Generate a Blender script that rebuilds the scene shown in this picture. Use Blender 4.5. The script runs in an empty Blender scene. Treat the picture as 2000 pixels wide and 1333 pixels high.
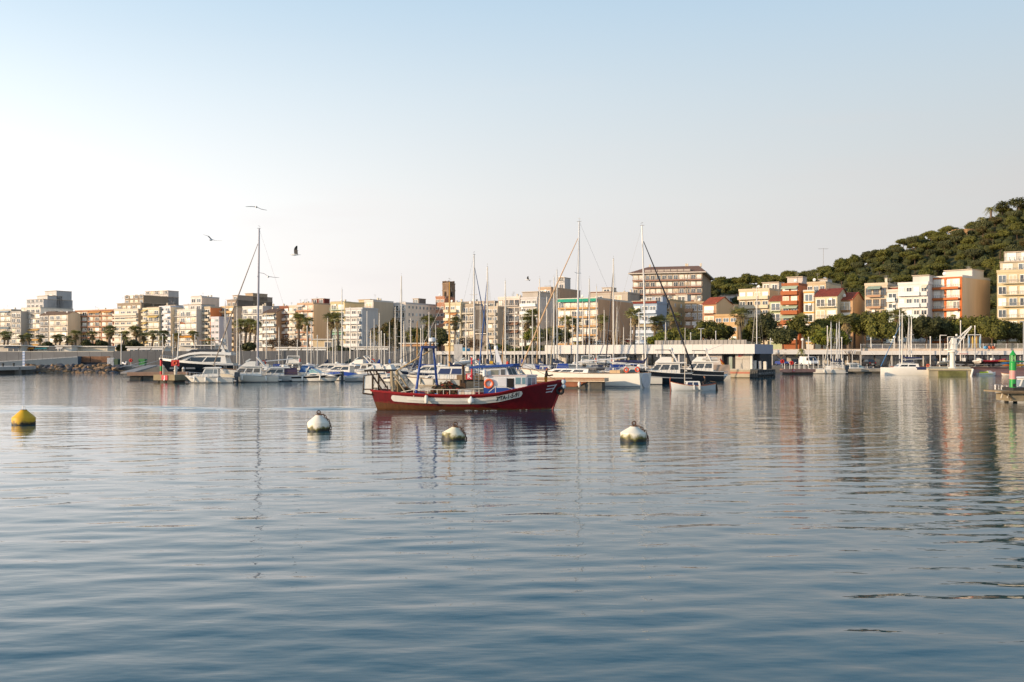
import bpy, bmesh, math, random
import numpy as np
from mathutils import Vector, Matrix
R = math.radians
SC = bpy.context.scene
COL = SC.collection
F = 1944.0; HOR = 693.0; CH = 3.8            # focal length (px of a 2000 px picture), horizon row, camera height

# ---------------------------------------------------------------- camera, sky, sun, exposure
cam_d = bpy.data.cameras.new('camera'); cam_d.lens = 35.0; cam_d.sensor_width = 36.0
cam_d.shift_y = (HOR - 666.5) / 2000.0; cam_d.clip_start = 0.2; cam_d.clip_end = 9000
cam = bpy.data.objects.new('camera', cam_d); COL.objects.link(cam)
cam.location = (0, 0, CH); cam.rotation_euler = (R(90), 0, 0)
SC.camera = cam
SUN_AZ, SUN_EL = 247.0, 11.0                 # compass degrees from +Y clockwise, elevation
W = bpy.data.worlds.new('World'); SC.world = W; W.use_nodes = True
nt = W.node_tree; bg = nt.nodes['Background']
sky = nt.nodes.new('ShaderNodeTexSky'); sky.sky_type = 'NISHITA'; sky.sun_disc = False
sky.sun_elevation = R(SUN_EL); sky.sun_rotation = R(SUN_AZ)
sky.altitude = 0; sky.air_density = 1.1; sky.dust_density = 1.0; sky.ozone_density = 1.3
bg.inputs[1].default_value = 0.145
# thin pale haze and a faint cloud bank low in the sky, the same all the way round
tc = nt.nodes.new('ShaderNodeTexCoord'); sep = nt.nodes.new('ShaderNodeSeparateXYZ')
nt.links.new(tc.outputs['Generated'], sep.inputs[0])
hz = nt.nodes.new('ShaderNodeMapRange'); hz.inputs[1].default_value = 0.12; hz.inputs[2].default_value = 0.75
hz.inputs[3].default_value = 1.0; hz.inputs[4].default_value = 0.06; hz.interpolation_type = 'SMOOTHSTEP'
nt.links.new(sep.outputs[2], hz.inputs[0])
az = R(SUN_AZ); el = R(SUN_EL)
tosun = Vector((math.sin(az) * math.cos(el), math.cos(az) * math.cos(el), math.sin(el)))
dt = nt.nodes.new('ShaderNodeVectorMath'); dt.operation = 'DOT_PRODUCT'; dt.inputs[1].default_value = tosun   # haze glows softly towards the sun
nt.links.new(tc.outputs['Generated'], dt.inputs[0])
gl = nt.nodes.new('ShaderNodeMapRange'); gl.inputs[1].default_value = -1; gl.inputs[2].default_value = 1
gl.inputs[3].default_value = 1.85; gl.inputs[4].default_value = 4.75; nt.links.new(dt.outputs['Value'], gl.inputs[0])
hc = nt.nodes.new('ShaderNodeMixRGB'); hc.blend_type = 'MULTIPLY'; hc.inputs[0].default_value = 1
lz = nt.nodes.new('ShaderNodeMapRange'); lz.inputs[1].default_value = 0; lz.inputs[2].default_value = .30; lz.inputs[3].default_value = 1; lz.inputs[4].default_value = 0; nt.links.new(sep.outputs[2], lz.inputs[0])
ld = nt.nodes.new('ShaderNodeMapRange'); ld.inputs[1].default_value = -.35; ld.inputs[2].default_value = 1; ld.inputs[3].default_value = 0; ld.inputs[4].default_value = 0.7; nt.links.new(dt.outputs['Value'], ld.inputs[0])
lm_ = nt.nodes.new('ShaderNodeMath'); lm_.operation = 'MULTIPLY_ADD'; lm_.inputs[2].default_value = 1; nt.links.new(lz.outputs[0], lm_.inputs[0]); nt.links.new(ld.outputs[0], lm_.inputs[1])
lg_ = nt.nodes.new('ShaderNodeMath'); lg_.operation = 'MULTIPLY'; nt.links.new(lm_.outputs[0], lg_.inputs[0]); nt.links.new(gl.outputs[0], lg_.inputs[1])
nt.links.new(lg_.outputs[0], hc.inputs[1])
ramp = nt.nodes.new('ShaderNodeValToRGB'); nt.links.new(sep.outputs[2], ramp.inputs[0]); re_ = ramp.color_ramp.elements
re_[0].position = 0.0; re_[0].color = (1.0, .935, .895, 1); re_[1].position = .62; re_[1].color = (.17, .37, .62, 1)
for po, co_ in ((.07, (1.0, .955, .925, 1)), (.15, (.96, .97, .965, 1)), (.25, (.80, .885, .945, 1)), (.335, (.645, .795, .92, 1)), (.46, (.36, .57, .80, 1))):
    q_ = re_.new(po); q_.color = co_
nt.links.new(ramp.outputs[0], hc.inputs[2])
mx = nt.nodes.new('ShaderNodeMixRGB'); nt.links.new(hz.outputs[0], mx.inputs[0])
tn = nt.nodes.new('ShaderNodeMixRGB'); tn.blend_type = 'MULTIPLY'; tn.inputs[0].default_value = 1; tn.inputs[2].default_value = (.98, 1.02, 1.05, 1)
nt.links.new(sky.outputs[0], tn.inputs[1]); nt.links.new(tn.outputs[0], mx.inputs[1]); nt.links.new(hc.outputs[0], mx.inputs[2])
mp = nt.nodes.new('ShaderNodeMapping'); mp.inputs['Scale'].default_value = (1.3, 1.3, 9.0)
nt.links.new(tc.outputs['Generated'], mp.inputs[0])
cn = nt.nodes.new('ShaderNodeTexNoise'); cn.inputs['Scale'].default_value = 2.2; cn.inputs['Detail'].default_value = 5
nt.links.new(mp.outputs[0], cn.inputs['Vector'])
cr = nt.nodes.new('ShaderNodeMapRange'); cr.inputs[1].default_value = 0.5; cr.inputs[2].default_value = 0.72
cr.inputs[3].default_value = 0.0; cr.inputs[4].default_value = 0.6; cr.interpolation_type = 'SMOOTHSTEP'
nt.links.new(cn.outputs[0], cr.inputs[0])
low = nt.nodes.new('ShaderNodeMapRange'); low.inputs[1].default_value = 0.05; low.inputs[2].default_value = 0.3
low.inputs[3].default_value = 1.0; low.inputs[4].default_value = 0.0
nt.links.new(sep.outputs[2], low.inputs[0])
mu = nt.nodes.new('ShaderNodeMath'); mu.operation = 'MULTIPLY'
nt.links.new(cr.outputs[0], mu.inputs[0]); nt.links.new(low.outputs[0], mu.inputs[1])
mc = nt.nodes.new('ShaderNodeMixRGB'); nt.links.new(mu.outputs[0], mc.inputs[0])
cc = nt.nodes.new('ShaderNodeMixRGB'); cc.blend_type = 'MULTIPLY'; cc.inputs[0].default_value = 1; cc.inputs[2].default_value = (.97, .925, .915, 1)
nt.links.new(gl.outputs[0], cc.inputs[1])
nt.links.new(mx.outputs[0], mc.inputs[1]); nt.links.new(cc.outputs[0], mc.inputs[2])
nt.links.new(mc.outputs[0], bg.inputs[0])
sd = bpy.data.lights.new('sun', 'SUN'); sd.energy = 2.6; sd.angle = R(0.6); sd.color = (1.0, 0.74, 0.48)
so = bpy.data.objects.new('sun', sd); COL.objects.link(so)
so.rotation_euler = tosun.to_track_quat('Z', 'Y').to_euler(); so.location = (-60, -20, 60)
vs = SC.view_settings; vs.view_transform = 'Standard'; vs.look = 'None'; vs.gamma = 1; vs.use_curve_mapping = False
vs.exposure = 1.1
SC.cycles.max_bounces = 6; SC.cycles.diffuse_bounces = 2; SC.cycles.glossy_bounces = 3
SC.cycles.transmission_bounces = 3; SC.cycles.transparent_max_bounces = 6; SC.cycles.caustics_reflective = False

# ---------------------------------------------------------------- helpers
def T(px): return (px - 1000.0) / F
def P(px, py, Y): return Vector((T(px) * Y, Y, CH + (HOR - py) / F * Y))
def ZZ(py, Y): return CH + (HOR - py) / F * Y
def YW(py, z=0.0): return (CH - z) * F / (py - HOR)
def lin(h):
    h = h.lstrip('#'); c = [int(h[i:i + 2], 16) / 255 for i in (0, 2, 4)]
    return tuple((x / 12.92 if x <= .04045 else ((x + .055) / 1.055) ** 2.4) for x in c)
MATS = {}
def M(hexc, rough=.7, var=.12, sc=1.5, metal=0.0, spec=.4, rnd=0.0, bump=0.0, streak=False):
    key = (hexc, rough, var, sc, metal, spec, rnd, bump, streak)
    if key in MATS: return MATS[key]
    m = bpy.data.materials.new('surface_' + hexc); m.use_nodes = True
    n = m.node_tree; b = n.nodes['Principled BSDF']; L = n.links
    b.inputs['Roughness'].default_value = rough; b.inputs['Metallic'].default_value = metal
    b.inputs['Specular IOR Level'].default_value = spec
    c = lin(hexc)
    if var > 0 or rnd > 0:
        tc = n.nodes.new('ShaderNodeTexCoord'); no = n.nodes.new('ShaderNodeTexNoise')
        no.inputs['Scale'].default_value = sc; no.inputs['Detail'].default_value = 4; no.inputs['Roughness'].default_value = .65
        if streak:
            mp = n.nodes.new('ShaderNodeMapping'); mp.inputs['Scale'].default_value = (1, 1, .12)
            L.new(tc.outputs['Object'], mp.inputs[0]); L.new(mp.outputs[0], no.inputs['Vector'])
        else: L.new(tc.outputs['Object'], no.inputs['Vector'])
        mr = n.nodes.new('ShaderNodeMapRange'); mr.inputs[1].default_value = .3; mr.inputs[2].default_value = .7
        mr.inputs[3].default_value = 1 - var; mr.inputs[4].default_value = 1 + var * .6
        L.new(no.outputs[0], mr.inputs[0]); fac = mr.outputs[0]
        if rnd > 0:
            oi = n.nodes.new('ShaderNodeObjectInfo'); m2 = n.nodes.new('ShaderNodeMapRange')
            m2.inputs[3].default_value = 1 - rnd; m2.inputs[4].default_value = 1 + rnd
            L.new(oi.outputs['Random'], m2.inputs[0])
            mm = n.nodes.new('ShaderNodeMath'); mm.operation = 'MULTIPLY'
            L.new(fac, mm.inputs[0]); L.new(m2.outputs[0], mm.inputs[1]); fac = mm.outputs[0]
        vm = n.nodes.new('ShaderNodeVectorMath'); vm.operation = 'SCALE'; vm.inputs[0].default_value = c
        L.new(fac, vm.inputs['Scale']); L.new(vm.outputs[0], b.inputs['Base Color'])
        if bump > 0:
            bp = n.nodes.new('ShaderNodeBump'); bp.inputs['Strength'].default_value = bump; bp.inputs['Distance'].default_value = .05
            L.new(no.outputs[0], bp.inputs['Height']); L.new(bp.outputs[0], b.inputs['Normal'])
    else: b.inputs['Base Color'].default_value = (*c, 1)
    MATS[key] = m; return m
def GLASS(hexc='1c2428', rough=.08):
    return M(hexc, rough, .25, .8, 0, .8)

class MB:
    def __init__(s): s.v = []; s.f = []; s.mi = []; s.cur = 0
    def add(s, vs, fs):
        o = len(s.v); s.v += [tuple(p) for p in vs]; s.f += [tuple(i + o for i in f) for f in fs]; s.mi += [s.cur] * len(fs); return s
    def box(s, x0, x1, y0, y1, z0, z1):
        return s.add([(x0, y0, z0), (x1, y0, z0), (x1, y1, z0), (x0, y1, z0), (x0, y0, z1), (x1, y0, z1), (x1, y1, z1), (x0, y1, z1)],
                     [(0, 3, 2, 1), (4, 5, 6, 7), (0, 1, 5, 4), (1, 2, 6, 5), (2, 3, 7, 6), (3, 0, 4, 7)])
    def hexa(s, p):   # 8 points, bottom ring then top ring
        return s.add(p, [(0, 3, 2, 1), (4, 5, 6, 7), (0, 1, 5, 4), (1, 2, 6, 5), (2, 3, 7, 6), (3, 0, 4, 7)])
    def tube(s, pts, r, n=6, cap=True):
        pts = [Vector(p) for p in pts]; k = len(pts); rs = r if isinstance(r, (list, tuple)) else [r] * k
        rings = []
        for i, p in enumerate(pts):
            d = (pts[min(i + 1, k - 1)] - pts[max(i - 1, 0)]).normalized()
            a = d.cross(Vector((0, 0, 1)) if abs(d.z) < .9 else Vector((1, 0, 0))).normalized(); b = d.cross(a)
            rings += [p + (a * math.cos(2 * math.pi * j / n) + b * math.sin(2 * math.pi * j / n)) * rs[i] for j in range(n)]
        fs = [(i * n + j, i * n + (j + 1) % n, (i + 1) * n + (j + 1) % n, (i + 1) * n + j) for i in range(k - 1) for j in range(n)]
        if cap: fs += [tuple(range(n - 1, -1, -1)), tuple((k - 1) * n + j for j in range(n))]
        return s.add(rings, fs)
    def lathe(s, prof, n=16, c=(0, 0, 0), axis='z'):
        vs = []
        for r, z in prof:
            for j in range(n):
                a = 2 * math.pi * j / n; q = (r * math.cos(a), r * math.sin(a), z)
                if axis == 'x': q = (q[2], q[0], q[1])
                if axis == 'y': q = (q[0], q[2], q[1])
                vs.append((q[0] + c[0], q[1] + c[1], q[2] + c[2]))
        k = len(prof)
        fs = [(i * n + j, i * n + (j + 1) % n, (i + 1) * n + (j + 1) % n, (i + 1) * n + j) for i in range(k - 1) for j in range(n)]
        fs += [tuple(range(n - 1, -1, -1)), tuple((k - 1) * n + j for j in range(n))]
        return s.add(vs, fs)
    def prism(s, poly, y0, y1):  # polygon in xz, pushed along y
        n = len(poly); vs = [(x, y0, z) for x, z in poly] + [(x, y1, z) for x, z in poly]
        return s.add(vs, [tuple(range(n - 1, -1, -1)), tuple(range(n, 2 * n))] + [(i, (i + 1) % n, n + (i + 1) % n, n + i) for i in range(n)])
    def plan(s, poly, z0, z1):  # polygon in xy, pushed along z
        n = len(poly); vs = [(x, y, z0) for x, y in poly] + [(x, y, z1) for x, y in poly]
        return s.add(vs, [tuple(range(n - 1, -1, -1)), tuple(range(n, 2 * n))] + [(i, (i + 1) % n, n + (i + 1) % n, n + i) for i in range(n)])
    def torus(s, R0, r, c=(0, 0, 0), n=20, k=8, axis='y'):
        vs = []
        for i in range(n):
            a = 2 * math.pi * i / n
            for j in range(k):
                b = 2 * math.pi * j / k; q = ((R0 + r * math.cos(b)) * math.cos(a), r * math.sin(b), (R0 + r * math.cos(b)) * math.sin(a))
                if axis == 'x': q = (q[1], q[0], q[2])
                if axis == 'z': q = (q[0], q[2], q[1])
                vs.append((q[0] + c[0], q[1] + c[1], q[2] + c[2]))
        return s.add(vs, [(i * k + j, i * k + (j + 1) % k, ((i + 1) % n) * k + (j + 1) % k, ((i + 1) % n) * k + j) for i in range(n) for j in range(k)])
    def mesh(s, name, mats, smooth=False):
        m = bpy.data.meshes.new(name); m.from_pydata(s.v, [], s.f)
        mats = mats if isinstance(mats, (list, tuple)) else [mats]
        for a in mats: m.materials.append(a)
        if len(mats) > 1: m.polygons.foreach_set('material_index', s.mi)
        bm = bmesh.new(); bm.from_mesh(m); bmesh.ops.recalc_face_normals(bm, faces=bm.faces); bm.to_mesh(m); bm.free()
        if smooth:
            m.polygons.foreach_set('use_smooth', [True] * len(m.polygons))
            if smooth != 'all': m.set_sharp_from_angle(angle=R(40))
        m.update(); return m
def O(name, mesh, parent=None, loc=(0, 0, 0), rot=(0, 0, 0), sc=(1, 1, 1)):
    o = bpy.data.objects.new(name, mesh); COL.objects.link(o); o.location = loc; o.rotation_euler = rot; o.scale = sc
    if parent: o.parent = parent
    return o
def B(name, mb, mat, parent=None, smooth=False, **k): return O(name, mb.mesh(name, mat, smooth), parent, **k)
def tag(o, label, cat, group=None):
    o['label'] = label; o['category'] = cat
    if group: o['group'] = group
    return o
def E(name, label, cat, loc=(0, 0, 0), rz=0.0, group=None):
    o = bpy.data.objects.new(name, None); COL.objects.link(o); o.empty_display_size = .3
    o.location = loc; o.rotation_euler = (0, 0, rz); return tag(o, label, cat, group)
def S(o, kind='structure'): o['kind'] = kind; return o
KIDS = {}
def copy_tree(src, loc, rz=0.0, sc=(1, 1, 1), label=None, group=None):
    if src not in KIDS: KIDS[src] = [(c, list(c.children)) for c in src.children]
    r = src.copy(); COL.objects.link(r); r.location = loc; r.rotation_euler = (0, 0, rz); r.scale = sc
    if label: r['label'] = label
    if group: r['group'] = group
    for c, gs in KIDS[src]:
        k = c.copy(); COL.objects.link(k); k.parent = r
        for g in gs:
            q = g.copy(); COL.objects.link(q); q.parent = k
    return r
def text_mesh(txt, size, mat, name='lettering', bold=0.0):
    cu = bpy.data.curves.new(name, 'FONT'); cu.body = txt; cu.size = size; cu.align_x = 'CENTER'; cu.align_y = 'CENTER'
    cu.offset = bold; cu.resolution_u = 3; cu.extrude = .004
    o = bpy.data.objects.new(name, cu); COL.objects.link(o)
    bpy.context.view_layer.update()
    dg = bpy.context.evaluated_depsgraph_get(); m = bpy.data.meshes.new_from_object(o.evaluated_get(dg))
    bpy.data.objects.remove(o); m.materials.clear(); m.materials.append(mat); return m
rng = random.Random(5)

# ---------------------------------------------------------------- water: real ripples near, fine relief in the material
def make_water():
    nr, nc = 740, 560
    Y = np.concatenate([[-25, -5, 3], np.geomspace(6.5, 262, nr)]); t = np.linspace(-.78, .78, nc)
    YY, TT = np.meshgrid(Y, t, indexing='ij')
    XX = TT * np.maximum(np.abs(YY), 20)
    near = YY > 6; XX = np.where(near, TT * (YY + 6), XX)
    Z = np.zeros_like(XX); rs = np.random.RandomState(3)
    gs = np.gradient(Y)[:, None] * np.ones_like(XX)
    for lam, k, slope in ((6.5, 5, .004), (3.2, 7, .006), (1.6, 13, .016), (.95, 18, .022), (.6, 18, .021), (.36, 16, .013)):
        for i in range(k):
            l = lam * rs.uniform(.75, 1.3); a = R(90 + 7) + rs.normal(0, .33); kk = 2 * np.pi / l
            fade = np.clip((l / gs - 3) / 4, 0, 1)
            env = .75 + .5 * np.sin(XX * rs.uniform(.03, .09) + YY * rs.uniform(.03, .12) + rs.uniform(0, 6))
            Z += fade * env * slope / kk * 1.35 / math.sqrt(k) * np.sin(kk * (XX * math.cos(a) + YY * math.sin(a)) + rs.uniform(0, 6.28))
    for xs, ys, am, sp in ((-9.4, 69.6, .11, .10), (3.4, 69.0, .03, .16)):          # wake and bow wave of the boat under way
        d = np.maximum(xs - XX, 0); wd = 1.0 + .07 * d; ay = np.abs(YY - ys)
        Z += (XX < xs) * np.exp(-((ay - sp * d) / wd) ** 2) * am * np.exp(-d / 26) * np.sin(2 * np.pi * ay / 2.1 - .35 * d + 1.2 * np.sin(.31 * XX)) * (.55 + .45 * np.sin(.47 * XX + 1.7 * np.sin(.13 * XX + YY * .4)))
    V = np.stack([XX, YY, Z], -1).reshape(-1, 3); n = len(Y)
    idx = np.arange(n * nc).reshape(n, nc)
    Q = np.stack([idx[:-1, :-1], idx[:-1, 1:], idx[1:, 1:], idx[1:, :-1]], -1).reshape(-1, 4)
    m = bpy.data.meshes.new('water'); m.vertices.add(len(V)); m.vertices.foreach_set('co', V.ravel())
    m.loops.add(Q.size); m.loops.foreach_set('vertex_index', Q.ravel()); m.polygons.add(len(Q))
    m.polygons.foreach_set('loop_start', np.arange(0, Q.size, 4)); m.polygons.foreach_set('use_smooth', np.ones(len(Q), bool))
    m.update(calc_edges=True)
    mat = bpy.data.materials.new('harbour_water'); mat.use_nodes = True; nn = mat.node_tree; L = nn.links
    b = nn.nodes['Principled BSDF']; b.inputs['Base Color'].default_value = (.003, .060, .086, 1)
    b.inputs['Roughness'].default_value = .03; b.inputs['IOR'].default_value = 1.40
    ge = nn.nodes.new('ShaderNodeNewGeometry')
    def noise(scale, sx, det):
        mp = nn.nodes.new('ShaderNodeMapping'); mp.inputs['Scale'].default_value = (sx, 1, 1); mp.inputs['Rotation'].default_value = (0, 0, R(-7))
        L.new(ge.outputs['Position'], mp.inputs[0]); q = nn.nodes.new('ShaderNodeTexNoise'); q.inputs['Scale'].default_value = scale
        q.inputs['Detail'].default_value = det; q.inputs['Roughness'].default_value = .55; L.new(mp.outputs[0], q.inputs['Vector']); return q.outputs[0]
    n1 = noise(1.0, .38, 3); n2 = noise(3.6, .45, 2)
    wind = noise(.03, .3, 3)     # wind lanes: smoother sheltered water near, ruffled water out in the basin
    sy = nn.nodes.new('ShaderNodeSeparateXYZ'); L.new(ge.outputs['Position'], sy.inputs[0])
    my = nn.nodes.new('ShaderNodeMapRange'); my.interpolation_type = 'SMOOTHSTEP'; my.inputs[1].default_value = 42; my.inputs[2].default_value = 82; my.inputs[3].default_value = 0; my.inputs[4].default_value = 1; L.new(sy.outputs[1], my.inputs[0])
    ad = nn.nodes.new('ShaderNodeMath'); ad.operation = 'MULTIPLY_ADD'; ad.inputs[1].default_value = .36; L.new(my.outputs[0], ad.inputs[0]); L.new(wind, ad.inputs[2])
    wr = nn.nodes.new('ShaderNodeMapRange'); wr.inputs[1].default_value = .45; wr.inputs[2].default_value = .95
    wr.inputs[3].default_value = .35; wr.inputs[4].default_value = 1.0; L.new(ad.outputs[0], wr.inputs[0])
    b1 = nn.nodes.new('ShaderNodeBump'); b1.inputs['Strength'].default_value = .5; b1.inputs['Distance'].default_value = .03
    L.new(n1, b1.inputs['Height'])
    b2 = nn.nodes.new('ShaderNodeBump'); b2.inputs['Distance'].default_value = .018
    L.new(n2, b2.inputs['Height']); L.new(b1.outputs[0], b2.inputs['Normal']); L.new(wr.outputs[0], b2.inputs['Strength'])
    L.new(b2.outputs[0], b.inputs['Normal'])
    m.materials.append(mat)
    return S(O('water', m))
make_water()
# ---------------------------------------------------------------- land
def rowY(px): return 406.6 / (1 + .577 * T(px))
CONC = M('7d7870', .85, .22, .5, bump=.3); CONC_D = M('6e6a66', .9, .25, .6, bump=.3)
ASPH = M('8f887e', .9, .15, .4)
def wx(px, Y): return (T(px) * Y, Y)
LOW_Z = 1.3; UP_Z = 4.3
front = [wx(-260, 190), wx(40, 197), wx(66, 213), wx(246, 213), wx(600, 218), wx(1000, 218), wx(1400, 214), wx(1535, 216), wx(1725, 216), wx(1812, 213), wx(1900, 210), wx(2500, 196)]
back = [(700, 900), (-800, 900)]
S(B('ground', MB().plan(front + back, -2.5, LOW_Z), CONC))
wall_line = [wx(-300, 262), wx(0, 256), wx(215, 250), wx(860, 240), wx(1040, 240), wx(1500, 246), wx(1690, 232), wx(2000, 214), wx(2500, 196)]
S(B('street_ground', MB().plan(wall_line + [(690, 890), (-790, 890)], LOW_Z - .3, UP_Z), ASPH))

# hill that climbs behind the right-hand houses
RID = [(1150, 690), (1205, 672), (1235, 605), (1300, 588), (1390, 566), (1480, 563), (1560, 556), (1625, 546), (1660, 534), (1700, 512), (1750, 494), (1800, 480), (1860, 468), (1900, 452), (1950, 430), (2000, 420), (2100, 405), (2400, 400), (2900, 420)]
def ridge_z(px, Yr):
    return ZZ(np.interp(px, [a for a, b in RID], [b for a, b in RID]), Yr)
HS0, HS1 = 22.0, 175.0
def hill_z(px, s):
    Yr = rowY(px) + HS1; zr = max(ridge_z(px, Yr), UP_Z)
    k = min(max((s - HS0) / (HS1 - HS0), 0), 1); k = k * k * (3 - 2 * k) * .45 + k * .55
    return UP_Z - .4 + (zr - UP_Z + .4) * k
def hill_pt(px, s):
    Y = rowY(px) + s; return Vector((T(px) * Y, Y, hill_z(px, s)))
def make_hill():
    pxs = np.linspace(1150, 2500, 80); ss = list(np.linspace(HS0, HS1, 24)) + [230, 320]
    vs = []; fs = []
    for i, p in enumerate(pxs):
        for j, s in enumerate(ss):
            q = hill_pt(p, s); q.z += math.sin(p * .07 + s * .11) * .6 * (1 if s < HS1 else 0)
            if s > HS1: q.z -= (s - HS1) * .12
            vs.append(q)
    n = len(ss)
    for i in range(len(pxs) - 1):
        for j in range(n - 1): fs.append((i * n + j, (i + 1) * n + j, (i + 1) * n + j + 1, i * n + j + 1))
    return S(B('hill', MB().add(vs, fs), M('4a4a2c', .95, .4, .08), smooth='all'))
make_hill()

# ---------------------------------------------------------------- rock revetment, left quay, walls
def rock_mesh(seed):
    bm = bmesh.new(); bmesh.ops.create_icosphere(bm, subdivisions=1, radius=1); r = random.Random(seed)
    for v in bm.verts:
        v.co = Vector((v.co.x * r.uniform(.8, 1.15), v.co.y * r.uniform(.7, 1.05), v.co.z * r.uniform(.6, .95)))
    m = bpy.data.meshes.new('rock'); bm.to_mesh(m); bm.free(); return m
ROCKM = [M(c, .9, .35, .9, rnd=.25, bump=.5) for c in ('8a7056', '76634f', '625d5a', '7d664c', '535256')]
rm = []
for i in range(10):
    m = rock_mesh(i); m.materials.append(ROCKM[i % 5]); rm.append(m)
rv = E('rock_revetment', 'sloping bank of tan and grey boulders along the waterline below the quay', 'rocks', (0, 0, 0))
r = random.Random(9)
for row in range(5):
    x = 52 + r.uniform(0, 4)
    while x < 236 - (4 - row) * 3:
        Y = 206.2 + row * 1.5; z = -.35 + row * .42
        w = r.uniform(.65, 1.25)
        p = wx(x, Y)
        O('rock', rm[r.randrange(10)], rv, (p[0], p[1] + r.uniform(-.2, .2), z + r.uniform(-.1, .1)), (r.uniform(-.4, .4), r.uniform(-.3, .3), r.uniform(0, 6)), (w, w * .9, r.uniform(.55, .8)))
        x += w * 1.25 / 206 * F * .97
BLK = M('26282a', .6, .2)
# concrete landing at the left edge with black bollards
lq = E('concrete_landing', 'low concrete landing stage ending at the boulder bank', 'quay', (0, 0, 0))
a, b_, c, d = wx(-280, 160), wx(52, 199), wx(70, 208), wx(-260, 214)
B('slab', MB().plan([a, b_, c, d], .75, 1.42), M('b3aca2', .85, .2, .4), lq)
B('footing', MB().plan([(a[0], a[1] + 1.2), (b_[0] - .6, b_[1] + .9), (c[0], c[1] + .4), d], -2, .76), M('57524c', .95, .3, .6), lq)
for px, Y in ((6, 199), (27, 203)):
    p = wx(px, Y); bo = E('bollard', 'short black mooring bollard on the concrete landing', 'bollard', (p[0], p[1], 1.42), 0, 'bollards on the landing')
    B('post', MB().lathe([(.2, 0), (.16, .1), (.15, .4)], 10), BLK, bo, True); B('cap', MB().lathe([(.15, .4), (.26, .45), (.26, .58), (.1, .66)], 10), BLK, bo, True)
# tide gauge board
p = wx(46.5, 205); tg = E('tide_gauge', 'tall narrow blue and white banded gauge board on the landing', 'gauge', (p[0], p[1], 1.42))
B('board', MB().box(-.22, .22, -.05, .05, 0, 3.1), M('e4e6e8', .6), tg)
for i in range(9): B('band', MB().box(-.23, .23, -.07, .06, .2 + i * .32, .36 + i * .32), M('3c6ea8', .6), tg)
def wall_run(name, label, pts, z0, z1, th, mat, step, cap=None, gap=.05, cat='wall'):
    w = E(name, label, cat, (0, 0, 0))
    ms = bpy.data.meshes.new('panel'); mb = MB().box(0, 1, 0, th, z0, z1); ms = mb.mesh('panel', mat)
    for (xa, ya), (xb, yb) in zip(pts[:-1], pts[1:]):
        Ln = math.hypot(xb - xa, yb - ya); n = max(1, round(Ln / step)); an = math.atan2(yb - ya, xb - xa)
        for i in range(n):
            k = i / n; O('panel', ms, w, (xa + (xb - xa) * k, ya + (yb - ya) * k, 0), (0, 0, an), (Ln / n - gap, 1, 1))
        mb = MB().box(-.02, Ln + .02, .06, th - .04, z0, z1 - .06); B('core', mb, M('55534f', .9), w, loc=(xa, ya, 0), rot=(0, 0, an))
        if cap: B('coping', MB().box(-.05, Ln + .05, -.08, th + .06, z1, z1 + .16), cap, w, loc=(xa, ya, 0), rot=(0, 0, an))
    return w
PANEL = M('595b5e', .85, .2, .35, streak=True, rnd=.06)
wall_run('retaining_wall', 'long grey retaining wall of upright concrete panels behind the moored boats', [wx(222, 247), wx(540, 243), wx(872, 238)], LOW_Z, 4.68, .3, PANEL, 2.2)
wall_run('promenade_wall', 'pale concrete promenade wall with stub posts above the ramp', [wx(-260, 258), wx(60, 254), wx(222, 249.5)], LOW_Z, 4.5, .3, M('686a6d', .85, .22, .4, rnd=.06), 3.2, cap=M('a8a49b', .8))
# ramp with dark blue-grey face
rp = E('ramp', 'dark blue grey sloping ramp wall running up to the rust coloured bank', 'ramp', (0, 0, 0))
a = P(-60, 0, 232); b = P(152, 0, 229)
mb = MB(); zt = lambda y: ZZ(y, 230)
mb.hexa([(a.x, a.y, LOW_Z - .1), (b.x, b.y, LOW_Z - .1), (b.x, b.y + 5, LOW_Z - .1), (a.x, a.y + 5, LOW_Z - .1), (a.x, a.y, zt(710)), (b.x, b.y, zt(696.5)), (b.x, b.y + 5, zt(696.5)), (a.x, a.y + 5, zt(710))])
B('ramp_face', mb, M('4a5a68', .75, .2, .4, streak=True), rp)
d = (b - a) / 22
for i in range(22):
    p = a + d * i; k0 = i / 22; k1 = (i + 1) / 22
    q = p + d * .96; z0 = zt(710 - 13.5 * k0) + .02; z1 = zt(710 - 13.5 * k1) + .02
    B('coping', MB().hexa([(p.x, p.y - .06, z0 - .2), (q.x, q.y - .06, z1 - .2), (q.x, q.y + .3, z1 - .2), (p.x, p.y + .3, z0 - .2), (p.x, p.y - .06, z0), (q.x, q.y - .06, z1), (q.x, q.y + .3, z1), (p.x, p.y + .3, z0)]), M('8b9096', .7), rp)
rb = E('rust_wall', 'low rust brown wall between the blue ramp and the rubbish bins', 'wall', (0, 0, 0))
for i, (xa, xb) in enumerate(((153, 176), (177.5, 214))):
    a = P(xa, 0, 231); b = P(xb, 0, 231); B('wall_panel', MB().box(a.x, b.x, 231, 231.5, LOW_Z - .05, ZZ(696.5, 231)), M('7a5a44', .9, .45, .7), rb)
B('plinth', MB().box(P(153, 0, 231).x, P(214, 0, 231).x, 230.8, 231.6, LOW_Z - .05, LOW_Z + .7), M('33353a', .9, .3), rb)
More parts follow.
